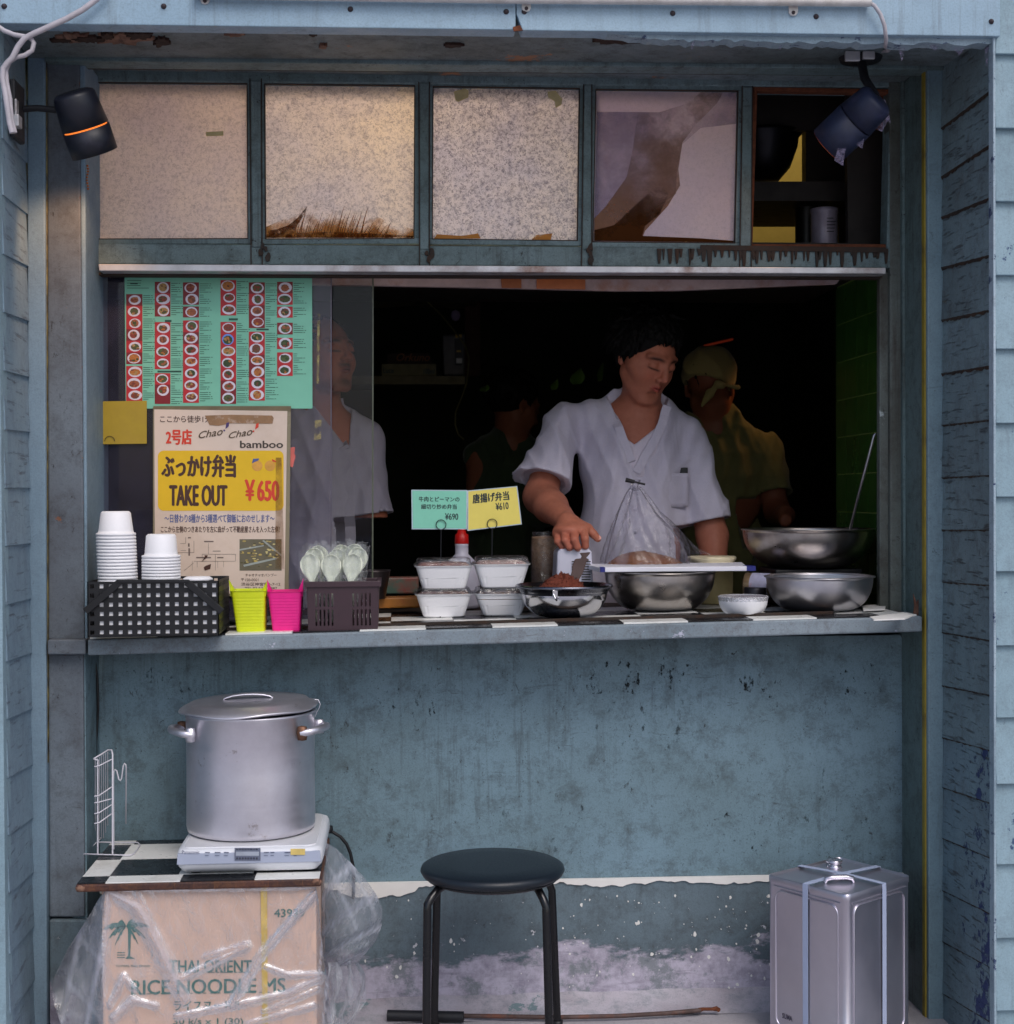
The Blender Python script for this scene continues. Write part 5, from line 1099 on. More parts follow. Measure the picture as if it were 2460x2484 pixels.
pq = pa - (pb-pa)*.16; obj('scoop', MB().lathe([(0,-.02),(.02,-.015),(.03,0),(.029,0),(.019,-.013),(0,-.018)], pq, 20), st_br, ld)
# small foam bowl wrapped in film
t5, c5, r5, h5, _ = bowl('foam_bowl', 'small white foam bowl wrapped in cling film near the right bowl', 1803, 123, 1447, 1503, 76, .40, M['foam'], flare=.02, roll=.001)
cl = glassy('cling_film', (.96,.96,.98,1), .14, haze=.3, hazecol=srgb(236,238,248), rough=.08, wrinkle=60, hscale=70, trl=.5)
obj('cling_film', MB().lathe([(0,h5+.002),(r5*.98,h5+.002),(r5*1.02,h5*.98),(r5*.93,h5*.6),(r5*.76,h5*.15)], c5, 30), cl, t5)
obj('filling', MB().lathe([(0,h5*.93),(r5*.9,h5*.9)], c5, 30), plain('mauve_filling', srgb(170,140,156), .6, dirt=(srgb(190,60,50),.8), scale=50), t5)
# tins lying behind
p0, p1 = onc(1806, 1470, .035), onc(1870, 1475, .035); p0.y = .66; p1.y = .60; p0 = W(1812,1418,.66); p1 = W(1872,1420,.62)
tn = thing('tipped_tin', 'tin with a red and white label lying on its side behind the right bowl', 'tin', tuple(p0)); ax = (p1-p0).normalized(); rt_ = 30/S(.64)
Mx = ax.to_track_quat('Z', 'Y').to_matrix(); L_ = (p1-p0).length
obj('can_body', MB().lathe([(0,.004),(rt_*.85,.003),(rt_,0),(rt_,.003),(rt_*.97,.006),(rt_*.97,L_),(0,L_)], p0, 30, Mx), plain('tin_metal', srgb(150,128,100), .35, .6), tn)
obj('label', MB().lathe([(rt_*.985,.018),(rt_*.985,L_-.002)], p0, 30, Mx), plain('tin_label', srgb(186,186,214), .5, dirt=(srgb(190,60,50),.9), scale=40), tn)
p0 = onc(1885, 1490, .0); p0.y = .60; tn = thing('dark_tin', 'small dark metal tin half hidden by the right bowl', 'tin', tuple(p0))
obj('can_body', MB().lathe([(0,0),(.028,0),(.028,.05),(.026,.052),(0,.05)], p0 + Vector((-.002,0,0)), 24), plain('dark_tin', srgb(54,54,60), .35, .6), tn)
# packets and a dim pan between the brown basket and the boxes
Yk = .80
for q_, col, lb in ((((912,1402),(1016,1400),(1016,1440),(912,1442)), srgb(84,110,96), 'greenish packet standing behind the lunch boxes'), (((912,1450),(1020,1448),(1020,1474),(912,1476)), srgb(190,120,40), 'yellow and red packet lying behind the lunch boxes')):
    Yq = .86 if 'green' in lb else .74
    b0 = W(960, q_[2][1], Yq); t = thing('food_packet', lb, 'packet', tuple(b0), 'packets behind the lunch boxes')
    obj('packet_body', MB().quadslab(q_, Yq, Yq+.06), plain(lb.split()[0]+'_packet', col, .4, var=.2, dirt=(srgb(160,50,40),.9), scale=22), t, bevel=.004)
p = W(905, 1400, .72); pn = thing('frying_pan', 'dark shallow pan behind the brown basket', 'pan', tuple(p)); r_ = 42/S(.72)
obj('pan_body', MB().lathe([(0,-.06),(r_*.7,-.055),(r_,.016),(r_*1.03,.018),(r_*.95,.012),(r_*.65,-.05),(0,-.055)], p, 36), plain('dark_pan', srgb(70,62,64), .35, .5), pn)
# ================================================================== IN FRONT OF THE WALL
# low table board on a carton
ZT = 0.426; TF, TB = 0.055, 0.44
p0 = W(183, 2128, TF); p1 = W(779, 2120, TF)
tb_ = thing('low_table', 'worn chequered board on the film wrapped carton under the stock pot', 'table', ((p0.x+p1.x)/2, .25, ZT-.02))
def wavy(y): return 0
obj('table_board', MB().box((p0.x, TF, ZT-.020), (p1.x, TB, ZT-.003)), paint('table_edge_wood', srgb(78,36,32), srgb(48,26,26), dirt=srgb(150,100,60), amt=.5, streak=0, speck=.6, crack=(50,10,4), big=8), tb_, bevel=.004)
ts = .158; rng = random.Random(5)
xs = [p0.x+.003, p0.x+.072] + [p0.x+.072+ts*k for k in (1,2,3)]; xs[-1] = p1.x-.003; xs = [p0.x+.003, W(255,2115,TF).x, W(437,2115,TF).x, W(617,2115,TF).x, p1.x-.003]
xr2 = [p0.x+.003, W(275,2072,.15).x, W(440,2072,.15).x, W(620,2072,.15).x, p1.x-.003]
rows = [(TF+.002, TF+.055, xs, 1), (TF+.056, TF+.20, xr2, 0), (TF+.201, TF+.345, [p0.x+.003, W(300,2040,.3).x, W(434,2040,.3).x+.02, W(620,2040,.3).x, p1.x-.003], 1), (TF+.346, TB-.001, xr2, 0)]
for ya, yb, xx, ph in rows:
    for i in range(len(xx)-1):
        if xx[i+1]-xx[i] < .01: continue
        obj('table_tile', MB().box((xx[i], ya, ZT-.003), (xx[i+1]-.001, yb-.001, ZT-rng.uniform(0,.0006))), M['tilew'] if (i+ph) % 2 == 0 else M['tileb'], tb_)
obj('splintered_corner', MB().lathe([(0,-.008),(.010,-.005),(.012,.002),(.006,.007),(0,.008)], Vector((p0.x+.010, TF+.004, ZT-.012)), 9, ell=.6), M['rot'], tb_)
obj('splintered_corner', MB().lathe([(0,-.008),(.010,-.005),(.012,.002),(.006,.007),(0,.008)], Vector((p1.x-.010, TF+.004, ZT-.010)), 9, ell=.6), M['rot'], tb_)
# carton
q0 = W(247, 2300, TF+.02); q1 = W(768, 2300, TF+.02); CY = TF+.02
cx_ = thing('noodle_carton', 'brown cardboard noodle carton with green print under the low table', 'carton', ((q0.x+q1.x)/2, .25, 0))
card_m = plain('cardboard', srgb(216,184,166), .85, var=.08, scale=6, bump=.1)
obj('carton_body', MB().box((q0.x, CY, .012), (q1.x, TB-.02, ZT-.021)), card_m, cx_, bevel=.004)
gi = plain('green_print', srgb(74,118,112), .8, var=.2); E_ = CY-.0015
def serif(mb, body, q, Y, bold=.03):
    text_mb(mb, body, q, Y, bold)
    (x0,y0),(x1,_),(_,y1),_ = q; return mb
mb = MB(); text_mb(mb, '43939', rectq(665,2205,739,2225), E_, .03); text_mb(mb, 'THAI ORIENT', rectq(410,2329,611,2360), E_, .035)
text_mb(mb, 'RICE NOODLE MS', ((318,2378),(693,2372),(693,2408),(318,2414)), E_, .035); text_mb(mb, 'ライスヌードル', rectq(421,2428,588,2452), E_, .03); text_mb(mb, '30 k/s x 1 (30)', rectq(420,2470,590,2490), E_, .02)
text_mb(mb, 'TOWERS THAI BRAND', rectq(281,2341,364,2346), E_, .02)
# serif feet on the big capitals
for x0, x1, y, n in ((410,611,2360,18),(318,693,2411,22)):
    for k in range(n):
        x = x0 + (x1-x0)*(k+.5)/n; quad_mb(mb, rectq(x-5, y-2.2 + (0 if y < 2400 else -5*(x-x0)/(x1-x0)+2), x+4, y-.4 + (0 if y < 2400 else -5*(x-x0)/(x1-x0)+2)), E_-.0002)
obj('lettering', mb, gi, cx_)
mb = MB()
for a0, L_, w in ((200,46,12),(165,58,12),(120,40,11),(60,44,11),(20,62,10),(-20,52,10),(235,50,9),(-50,46,9)):
    a = R(a0); cxp, cyp = 306, 2247; pts_ = []
    for k in range(9): t = k/8; pts_.append((cxp+math.cos(a)*L_*t, cyp-math.sin(a)*L_*t*.75+18*t*t - w*math.sin(PI*t)*.6 ))
    for k in range(8, -1, -1): t = k/8; pts_.append((cxp+math.cos(a)*L_*t, cyp-math.sin(a)*L_*t*.75+18*t*t + w*math.sin(PI*t)*.5*(1.6 if k % 2 else .6)))
    poly_mb(mb, pts_, E_-.00003*abs(a0 % 7))
poly_mb(mb, [(310,2250),(318,2250),(316,2320),(328,2326),(304,2326),(311,2318)], E_)
for y in (2310,2316,2322): quad_mb(mb, rectq(284,y,303,y+2), E_)
obj('palm_print', mb, gi, cx_)
mb = MB(); mb.quadslab(((632,2146),(648,2146),(650,2640),(638,2640)), CY-.003, CY-.0022); obj('packing_band', mb, plain('yellow_band', srgb(224,190,98), .5), cx_)
# plastic film
film_o = thing('plastic_film', 'loose crinkled clear plastic film draped round the carton', 'plastic film', ((q0.x+q1.x)/2, .25, 0))
def film_mat():
    n = NT('crinkled_film'); n.n.remove(n.p); at = n.node('ShaderNodeAttribute', attribute_name='milk')
    tr = n.node('ShaderNodeBsdfTransparent', {'Color': (.985,.988,.995,1)}); gl_ = n.node('ShaderNodeBsdfGlossy', {'Roughness': .13, 'Color': (1,1,1,1)})
    di = n.node('ShaderNodeBsdfDiffuse', {'Color': srgb(232,238,252)}); tl = n.node('ShaderNodeBsdfTranslucent', {'Color': srgb(232,238,252)})
    dd = n.node('ShaderNodeMixShader', {0: .5, 1: di.outputs[0], 2: tl.outputs[0]})
    w = n.noise(26, 5, .65, (1.0,1.0,.6), 2.2); bp = n.node('ShaderNodeBump', {'Height': w, 'Strength': .8, 'Distance': .008}).outputs[0]
    fr = n.node('ShaderNodeFresnel', {'IOR': 1.45, 'Normal': bp}); n.l.new(bp, gl_.inputs['Normal'])
    f2 = n.node('ShaderNodeMath', {0: fr.outputs[0], 1: .9}, operation='MULTIPLY')
    m1 = n.node('ShaderNodeMixShader', {0: f2.outputs[0], 1: tr.outputs[0], 2: gl_.outputs[0]})
    q = n.noise(30, 6, .7, (1,1,.45), 1.8); fac = n.node('ShaderNodeMath', {0: n.ramp(q, .45, .8, .0, .30), 1: at.outputs['Fac']}, operation='ADD'); fac.use_clamp = True
    m2 = n.node('ShaderNodeMixShader', {0: fac.outputs[0], 1: m1.outputs[0], 2: dd.outputs[0]}); n.l.new(m2.outputs[0], n.out.inputs['Surface']); return n.mat
fm = film_mat()
Lp = [(2152,262),(2180,240),(2225,214),(2300,166),(2370,132),(2400,126),(2440,132),(2520,160)]; Rp = [(2152,766),(2180,772),(2250,778),(2330,786),(2400,800),(2484,806),(2520,812)]
def itp(tab, y):
    for (a, b), (c, d) in zip(tab, tab[1:]):
        if y <= c: u = max(0, (y-a)/(c-a)); return b + (d-b)*u
    return tab[-1][1]
creases = [((765,2165),(640,2310),9,.016,.55),((640,2310),(560,2440),10,.016,.5),((262,2165),(335,2205),14,.012,.6),((335,2205),(390,2310),20,.012,.45),((390,2310),(440,2420),22,.012,.5),((265,2440),(300,2368),8,.014,.6),((300,2368),(325,2400),7,.012,.55),
           ((275,2470),(322,2425),10,.014,.65),((322,2425),(378,2440),8,.012,.6),((410,2390),(600,2295),9,.012,.3),((430,2465),(560,2440),8,.012,.45),((560,2440),(700,2410),8,.013,.5),((700,2410),(775,2375),9,.012,.5),((645,2345),(700,2365),7,.012,.5),((700,2365),(782,2365),8,.012,.5),
           ((500,2320),(600,2290),8,.010,.35),((600,2484),(760,2440),7,.012,.4),((640,2455),(770,2400),6,.012,.35),((258,2160),(240,2484),14,.012,.4),((330,2160),(420,2350),9,.010,.3),((262,2158),(766,2152),5,.006,.5)]
rng = random.Random(17); milk = []
def cr(px, py):
    d_ = m_ = 0
    for (ax, ay), (bx, by), w, h_, mk in creases:
        vx, vy = bx-ax, by-ay; t = max(0, min(1, ((px-ax)*vx+(py-ay)*vy)/(vx*vx+vy*vy))); dd = math.hypot(px-ax-vx*t, py-ay-vy*t); sd = ((px-ax)*vy-(py-ay)*vx)
        e = math.exp(-(dd/w)**2); d_ = max(d_, h_*e) ; m_ = max(m_, mk*math.exp(-(dd/w/.9)**2)*(1 if sd > 0 else .45))
    return d_, m_
per = [(-1 + 2*k/130, -1) for k in range(131)] + [(1, -1 + 2*k/20) for k in range(1, 20)] + [(1 - 2*k/24, 1) for k in range(25)] + [(-1, 1 - 2*k/26) for k in range(1, 26)]
NU, NV = len(per), 120; vs = []
for j in range(NV+1):
    py = 2152 + (2540-2152)*j/NV; a, b = itp(Lp, py), itp(Rp, py)
    for i, (ux, uy) in enumerate(per):
        px = (a+b)/2 + ux*(b-a)/2; d_, mk = cr(px, py) if uy < -.99 else (0, 0)
        if px < 250: mk = max(mk, .12 + .55*max(0, math.sin(px*.10+py*.02))**4 + .25*max(0, math.sin(px*.05-py*.045))**6); d_ += .008*math.sin(px*.10+py*.02)
        elif px > 772: mk = max(mk, .05 + .4*max(0, math.sin(px*.3+py*.03))**3)
        d_ += .003*abs(math.sin(px*.023+py*.017)) + .0015*math.sin(px*.09-py*.05)
        rd_ = .012*(abs(ux)**8)
        yy_ = (CY-.006 - d_ + rd_) if uy < -.99 else CY-.006+.012 + (uy+1)/2*(.425-CY)
        if px < 246 and uy < -.99: yy_ += (246-px)/120*.10
        p = W(px, py, min(max(yy_, -.02), .44)); vs.append(p); milk.append(mk)
fs = [(j*NU+i, j*NU+(i+1) % NU, (j+1)*NU+(i+1) % NU, (j+1)*NU+i) for j in range(NV) for i in range(NU)]
def setmilk(o, arr):
    at = o.data.attributes.new('milk', 'FLOAT', 'POINT'); at.data.foreach_set('value', arr)
o = obj('wrapped_film', MB().add(vs, fs, 0, True), fm, film_o); setmilk(o, milk)
# the loose tail of film ballooning to the right
outl = [((783,2040),(783,2150)),((815,2058),(780,2200)),((850,2092),(780,2240)),((885,2130),(782,2280)),((912,2168),(784,2310)),((928,2205),(786,2330)),((926,2245),(790,2350)),((914,2280),(800,2358)),((888,2312),(812,2350)),((866,2338),(830,2345))]
vs = []; milk = []; n2 = 16; fine = []
for k in range(len(outl)-1):
    for t in (0, .25, .5, .75):
        fine.append(tuple((outl[k][q][0]*(1-t)+outl[k+1][q][0]*t, outl[k][q][1]*(1-t)+outl[k+1][q][1]*t) for q in (0, 1)))
fine.append(outl[-1])
for lay in (0, 1):
    mb = MB(); vs = []; milk = []
    for k, (a, b) in enumerate(fine):
        for i in range(n2+1):
            u = i/n2; px = a[0]*(1-u)+b[0]*u; py = a[1]*(1-u)+b[1]*u; bul = .06*math.sin(PI*u)*math.sin(PI*(k+1)/(len(fine)+1))
            fold = .010*math.sin(k*.8+u*5)*math.sin(PI*u*.98+.03) + .006*math.sin(k*1.9+u*11)
            vs.append(W(px, py, .27 + (bul if lay else -bul) + fold)); milk.append(.12 + .5*max(0, math.sin(k*.8+u*5+.8))**6 + .35*max(0, math.sin(px*.11-py*.05+lay*2))**8)
    mb.add(vs, [(k*(n2+1)+i, k*(n2+1)+i+1, (k+1)*(n2+1)+i+1, (k+1)*(n2+1)+i) for k in range(len(fine)-1) for i in range(n2)], 0, True)
    o = obj('loose_tail', mb, fm, film_o); setmilk(o, milk)
mb = MB(); vs = []; milk = []
for k in range(25):
    py = 2335 + 190*k/24
    for i in range(13):
        u = i/12; px = 795 + u*(75+ 20*math.sin(k*.2)) ; vs.append(W(px+3*math.sin(k*.7+i), py, .20 + .10*u + .012*math.sin(i*1.6+k*.25))); milk.append(.15+.4*max(0, math.sin(i*1.6+k*.25+1))**4)
mb.add(vs, [(k*13+i, k*13+i+1, (k+1)*13+i+1, (k+1)*13+i) for k in range(24) for i in range(12)], 0, True); o = obj('loose_tail', mb, fm, film_o); setmilk(o, milk)
# tabletop cooker
zt_ = ZT + .056; a = W(424, 2060, .088); b = W(783, 2060, .088)
ck = thing('induction_cooker', 'white tabletop induction cooker with a grey button strip under the pot', 'cooker', ((a.x+b.x)/2, .26, ZT))
ckm = plain('cooker_white', srgb(224,226,232), .35, var=.04)
sec = [(.012,.012),(0,.022),(-.001,.030),(.004,.044),(.012,.0555)]
vs = []
xa_, xb_ = a.x, b.x; yf, ybk = .088, .438
def ringc(ins, z, r=.03):
    out = []
    for cx, cy_, a0 in ((xb_-r, ybk-r, 0), (xa_+r, ybk-r, 90), (xa_+r, yf+r, 180), (xb_-r, yf+r, 270)):
        for k in range(6): th = R(a0+90*k/5); out.append((cx+(r-ins)*math.cos(th), cy_+(r-ins)*math.sin(th), ZT+z))
    return out
rr_ = [ringc(.03,.004), ringc(.014,.006), ringc(.004,.016), ringc(0,.028), ringc(.001,.046), ringc(.005,.054), ringc(.012,.0565)]
k_ = 24; mb = MB(); mb.add([p for r_ in rr_ for p in r_], [(i*k_+j, i*k_+(j+1) % k_, (i+1)*k_+(j+1) % k_, (i+1)*k_+j) for i in range(len(rr_)-1) for j in range(k_)] + [tuple(range(k_-1,-1,-1)), tuple(range((len(rr_)-1)*k_, len(rr_)*k_))], 0, True)
obj('casing', mb, ckm, ck)
obj('glass_top', MB().rbox((xa_+.016, yf+.018, zt_-.0005), (xb_-.016, ybk-.014, zt_+.0025), .02), plain('cooker_top', srgb(232,232,236), .15, var=.03, bump=0), ck)
fp = MB(); q_ = [Vector((xa_+.004, yf-.0005, ZT+.026)), Vector((xb_-.004, yf-.0005, ZT+.026)), Vector((xb_-.006, yf+.001, ZT+.049)), Vector((xa_+.006, yf+.001, ZT+.049))]
q_ = [p+Vector((0,-.0012,0)) for p in q_]; fp.add(q_+[p+Vector((0,.006,0)) for p in q_], [(0,1,2,3),(7,6,5,4),(0,4,5,1),(1,5,6,2),(2,6,7,3),(3,7,4,0)])
obj('control_strip', fp, plain('control_grey', srgb(168,176,196), .35, var=.05), ck, bevel=.0008)
def cpq(x0, y0, x1, y1): return rectq(x0, y0, x1, y1)
YC = yf-.0025
mb = MB(); text_mb(mb, 'Panasonic', rectq(441,2063,484,2071), YC, .03)
for x in (497,516,530,545,640,660,690,712): text_mb(mb, 'ABC'[:2], rectq(x,2066,x+11,2070), YC, .0); 
for x in (500,524,650,690): quad_mb(mb, rectq(x,2078,x+14,2079.4), YC)
obj('lettering', mb, plain('cooker_ink', srgb(84,92,120), .5), ck) if 0 else None
mb = MB(); text_mb(mb, 'Panasonic', rectq(441,2063,484,2071), YC, .03)
for x, w in ((497,12),(521,14),(543,12),(640,12),(656,10),(690,14),(712,10)): quad_mb(mb, rectq(x,2067,x+w,2069.2), YC); quad_mb(mb, rectq(x,2075,x+w*.8,2076.4), YC)
obj('lettering', mb, plain('cooker_ink', srgb(84,92,120), .5), ck)
mb = MB(); quad_mb(mb, rectq(569,2057,632,2088), YC-.0003); obj('display', mb, plain('lcd', srgb(110,116,136), .25), ck)
mb = MB(); quad_mb(mb, rectq(572,2066,628,2076), YC-.0006, 0)
for k in range(8): quad_mb(mb, rectq(573+k*6.8,2080,577.5+k*6.8,2085), YC-.0006, 1); quad_mb(mb, rectq(573+k*6.8,2059,577.5+k*6.8,2062), YC-.0006, 1)
obj('display_segment', mb, [plain('lcd_light', srgb(168,176,190), .3), plain('lcd_dark', srgb(50,54,70), .3)], ck)
mb = MB(); quad_mb(mb, rectq(705,2059,740,2074), YC-.0003); obj('yellow_label', mb, plain('ylabel', srgb(232,204,120), .5), ck)
for x, y in ((xa_+.04,yf+.04),(xb_-.04,yf+.04),(xa_+.04,ybk-.04),(xb_-.04,ybk-.04)): obj('foot', MB().lathe([(0,0),(.012,0),(.013,.006),(0,.006)], Vector((x,y,ZT)), 12), M['black'], ck)
# stock pot
PYc = .278; pc_ = W(609, 1900, PYc); pc_.z = zt_+.003; rp = 153/S(PYc); zr_ = W(609, 1722, PYc).z; hp = zr_-pc_.z
pt = thing('stock_pot', 'big brushed steel stock pot standing on the white cooker', 'pot', tuple(pc_))
psm = NT('pot_steel'); na = psm.noise(1.0, 5, .6, (3,3,160)); nb = psm.noise(6, 8, .7); nc = psm.noise(20, 8, .75)
c_ = psm.mix(psm.ramp(nb,.35,.7), srgb(232,230,238), srgb(208,205,213)); c_ = psm.mix(psm.mul(psm.ramp(nc,.62,.7), .6), c_, srgb(110,84,66)); psm.col(c_); psm.p.inputs['Metallic'].default_value = .92
psm.rough(psm.ramp(na, .3, .7, .34, .46)); psm.bump(na, .08, .0006); psm = psm.mat
obj('pot_body', MB().lathe([(0,.002),(rp*.93,0),(rp*.985,.004),(rp,.014),(rp*.992,hp*.5),(rp,hp-.008),(rp+.003,hp-.006),(rp+.0045,hp-.002),(rp+.003,hp),(rp-.002,hp),(rp-.003,.02),(0,.01)], pc_, 96), psm, pt)
def hnd(sg):
    pts_ = []; zc_ = W(609, 1765, PYc).z
    for k in range(15):
        a_ = PI*k/14; ang = R(-18 if sg > 0 else 198); dx = math.sin(a_); along = math.cos(a_)
        base = Vector((math.cos(ang), math.sin(ang), 0)); tan = Vector((-base.y, base.x, 0))
        pts_.append(Vector((pc_.x, pc_.y, zc_)) + base*(rp+dx*.033 if 0 < k < 14 else rp-.002) + tan*along*.052 + Vector((0,0,.006*dx)))
    return MB().tube(pts_, .0085, 12)
for sg in (1, -1):
    o = obj('handle', hnd(sg), psm, pt)
    for e in (-1, 1):
        ang = R(-18 if sg > 0 else 198); base = Vector((math.cos(ang), math.sin(ang), 0)); tan = Vector((-base.y, base.x, 0))
        q = Vector((pc_.x, pc_.y, W(609,1765,PYc).z)) + base*(rp+.001) + tan*e*.052
        obj('handle_plate', MB().lathe([(0,-.017),(.010,-.015),(.0125,0),(.010,.015),(0,.017)], q, 12, ell=.6), plain('burnt_plate', srgb(120,88,70), .5, .7) if e < 0 else psm, pt)
lt = thing('pot_lid', 'slightly tilted dented steel lid with a strap handle on the stock pot', 'lid', (pc_.x, pc_.y, pc_.z+hp+.003))
Ml = Matrix.Rotation(R(-1.6), 3, 'Y') @ Matrix.Rotation(R(1.0), 3, 'X'); rl = 165/S(PYc-.0)
lc = Vector((pc_.x-.004, pc_.y, pc_.z+hp+.007))
pr = [(rl*.9,-.004),(rl,-.001),(rl+.001,.001),(rl,.003),(rl*.9,.007),(rl*.86,.014),(rl*.6,.018),(0,.020)]
vsl = MB().lathe(pr, lc, 96, Ml)
vsl.v = [(x, y, z + .0025*math.sin(5*math.atan2(y-lc.y, x-lc.x)+1)*max(0, (math.hypot(x-lc.x, y-lc.y)/rl-.85)/.15)) for x, y, z in vsl.v]
obj('lid_plate', vsl, psm, lt)
hp_ = [lc + Ml @ Vector((x, 0, z)) for x, z in ((-.056,.018),(-.050,.022),(-.034,.026),(-.012,.028),(.012,.028),(.034,.026),(.050,.022),(.056,.018))]
hb_ = MB(); vv = []
for p in hp_: vv += [p+Vector((0,-.011,0)), p+Vector((0,.011,0)), p+Vector((0,.011,.003)), p+Vector((0,-.011,.003))]
hb_.add(vv, [(i*4+j, i*4+(j+1) % 4, (i+1)*4+(j+1) % 4, (i+1)*4+j) for i in range(7) for j in range(4)] + [(3,2,1,0),(28,29,30,31)], 0, True); obj('strap_handle', hb_, psm, lt, bevel=.001)
obj('wire_tag', MB().tube([W(x, y, PYc-.02) for x, y in ((763,1697),(772,1697),(777,1708),(774,1718),(768,1728),(765,1738))], .0009, 6), psm, lt)
# power cord
pw = thing('power_cable', 'black mains cable and plug trailing from the back of the cooker', 'cable', tuple(W(800, 2000, .42)))
obj('cord', MB().tube([W(x, y, .43-.0*k) for k, (x, y) in enumerate(((790,2014),(808,2019),(826,2030),(841,2048),(850,2070),(856,2098),(858,2130),(857,2180)))], .004, 8), M['black'], pw)
obj('plug', MB().lathe([(0,-.02),(.008,-.018),(.011,0),(.009,.014),(0,.016)], W(792, 2012, .43), 12, Matrix.Rotation(PI/2, 3, 'Y')), M['black'], pw)
wc = thing('wall_cable', 'black cable running down the left corner behind the wire rack', 'cable', tuple(W(236, 1800, .44)))
obj('cord', MB().tube([W(x, y, .43) for x, y in ((218,1548),(228,1590),(236,1650),(238,1720),(233,1800),(232,1900),(231,1960),(226,1990),(222,2040),(226,2080))], .003, 8), M['black'], wc)
# wire rack
rk = thing('wire_rack', 'narrow white wire rack standing on the left of the low table', 'rack', tuple(onz(270, 2045, ZT)))
wm_ = plain('white_wire', srgb(214,212,222), .4, var=.05); zb_ = ZT+.0025; r1_ = .0017
B = [onz(x, y, zb_) for x, y in ((203,2072),(316,2075),(326,2070),(340,2050),(334,2044),(235,2043))]
obj('base_loop', MB().tube(B, r1_, 6, True), wm_, rk)
B2 = [onz(x, y, zb_) for x, y in ((235,2043),(257,2019),(304,2021),(303,2027),(268,2025))]; obj('base_loop', MB().tube(B2[:3], r1_, 6), wm_, rk); obj('base_loop', MB().tube([B2[1]+Vector((0,0,.004)), B2[2]+Vector((0,0,.004))], r1_, 6), wm_, rk)
f0 = onz(237, 2073, zb_); f1 = onz(273, 2074, zb_); yb0 = f0.y; 
def up(px, py, Y): return W(px, py, Y)
g0, g1 = f0.y, f0.y+.09
obj('upright', MB().tube([f0, up(237,1850,g0), up(238,1844,g0), up(229,1842,g0)], r1_*1.2, 6), wm_, rk)
obj('upright', MB().tube([f1, up(273,1830,g0+.02), up(271,1820,g0+.03), up(262,1820,g0+.04), up(227,1841,g0)], r1_*1.2, 6), wm_, rk)
for k in range(7):
    x = 231+k*5; gy = g0+.012*k; obj('thin_wire', MB().tube([onz(x, 2041-k*2, zb_), up(x, 1843-k*3, gy)], r1_*.7, 5), wm_, rk)
for ya, yb in ((1932,1909),(1948,1938),(1974,1952),(1998,1974),(1860,1842)):
    obj('cross_wire', MB().tube([up(229, ya, g0-.002), up(240, ya-2, g0-.002), up(271, yb, g0+.02)], r1_*.9, 6), wm_, rk)
gq = g0+.03
obj('hook_loop', MB().tube([onz(276,2060,zb_)]+[up(x, y, gq) for x, y in ((275,1890),(276,1872),(279,1867),(283,1870),(288,1891),(292,1894),(295,1888),(299,1858),(302,1852),(305,1855),(306,1862))]+[onz(305,2025,zb_)], r1_, 6), wm_, rk)
# stool
SY = .175; sc0 = W(1195, 2110, SY); rs_ = 176/S(SY); zs_ = 1.24-.824
so = thing('round_stool', 'round black stool with four tubular legs in front of the wall', 'stool', (sc0.x, SY, 0))
c = Vector((sc0.x, SY, zs_))
obj('seat', MB().lathe([(0,-.024),(rs_*.90,-.024),(rs_*.97,-.020),(rs_,-.011),(rs_*.985,-.004),(rs_*.93,.001),(rs_*.6,.0045),(0,.006)], c, 80), M['vinyl'], so)
obj('seat_rim', MB().lathe([(0,-.032),(rs_*.86,-.032),(rs_*.91,-.028),(rs_*.93,-.0235),(0,-.0235)], c, 80), M['blackgloss'], so)
def leg(tx, ty, kx, ky, bx, Yt, Ybm):
    top = W(tx, ty, Yt); bend = W(kx, ky, (Yt*.4+Ybm*.6)); bot = Vector((W(bx, 2484, Ybm).x, Ybm, 0)); top.z = zs_-.028
    pts_ = [top, top.lerp(bend,.35)+Vector((0,0,.006)), top.lerp(bend,.75)+Vector((0,0,.005)), bend, bend+Vector((bot.x-bend.x,bot.y-bend.y,bot.z-bend.z))*.04, bot+Vector((0,0,.01))]
    return MB().tube(pts_, .0092, 14), bot
for args in ((1075,2150,1037,2195,1033,SY-.07,SY-.125),(1295,2150,1325,2200,1334,SY-.07,SY-.125),(1082,2145,1060,2165,1053,SY+.09,SY+.135),(1310,2142,1339,2160,1352,SY+.09,SY+.135)):
    mb, bot = leg(*args); obj('leg', mb, M['blackgloss'], so)
    obj('rubber_foot', MB().lathe([(0,0),(.013,0),(.013,.014),(0,.014)], bot, 14), M['black'], so)
# oil can
ZC = .368; cr4 = [onz(x, y, ZC) for x, y in ((2055,2172),(2210,2124),(2036,2078),(1860,2121))]
cc_ = sum(cr4, Vector())/4; cc_.z = 0
oc = thing('square_oil_can', 'tall square tin oil can bound crosswise with pale straps', 'oil can', tuple(cc_))
print('CAN sides', [(cr4[i]-cr4[i-1]).length for i in range(4)])
def rpoly(pts_, r, n=5):
    out = []
    for i in range(4):
        p, a_, b_ = pts_[i], pts_[i-1], pts_[(i+1) % 4]; d0 = (a_-p).normalized(); d1 = (b_-p).normalized()
        s0, s1 = p+d0*r, p+d1*r
        for k in range(n+1):
            t = k/n; out.append(s0*(1-t)**2 + p*2*t*(1-t) + s1*t*t)
    return out
def sc4(f): 
    m0 = sum(cr4, Vector())/4; return [m0+(p-m0)*f for p in cr4]
tin = NT('tin_plate'); na = tin.noise(3,5,.6); nb = tin.noise(9,8,.7); tin.col(tin.mix(tin.ramp(na,.3,.7), srgb(224,220,230), srgb(200,196,208))); tin.p.inputs['Metallic'].default_value = .95; tin.rough(tin.ramp(nb,.3,.7,.30,.42)); tin.bump(nb, .12, .002); tin = tin.mat
mb = MB(); rg_ = []
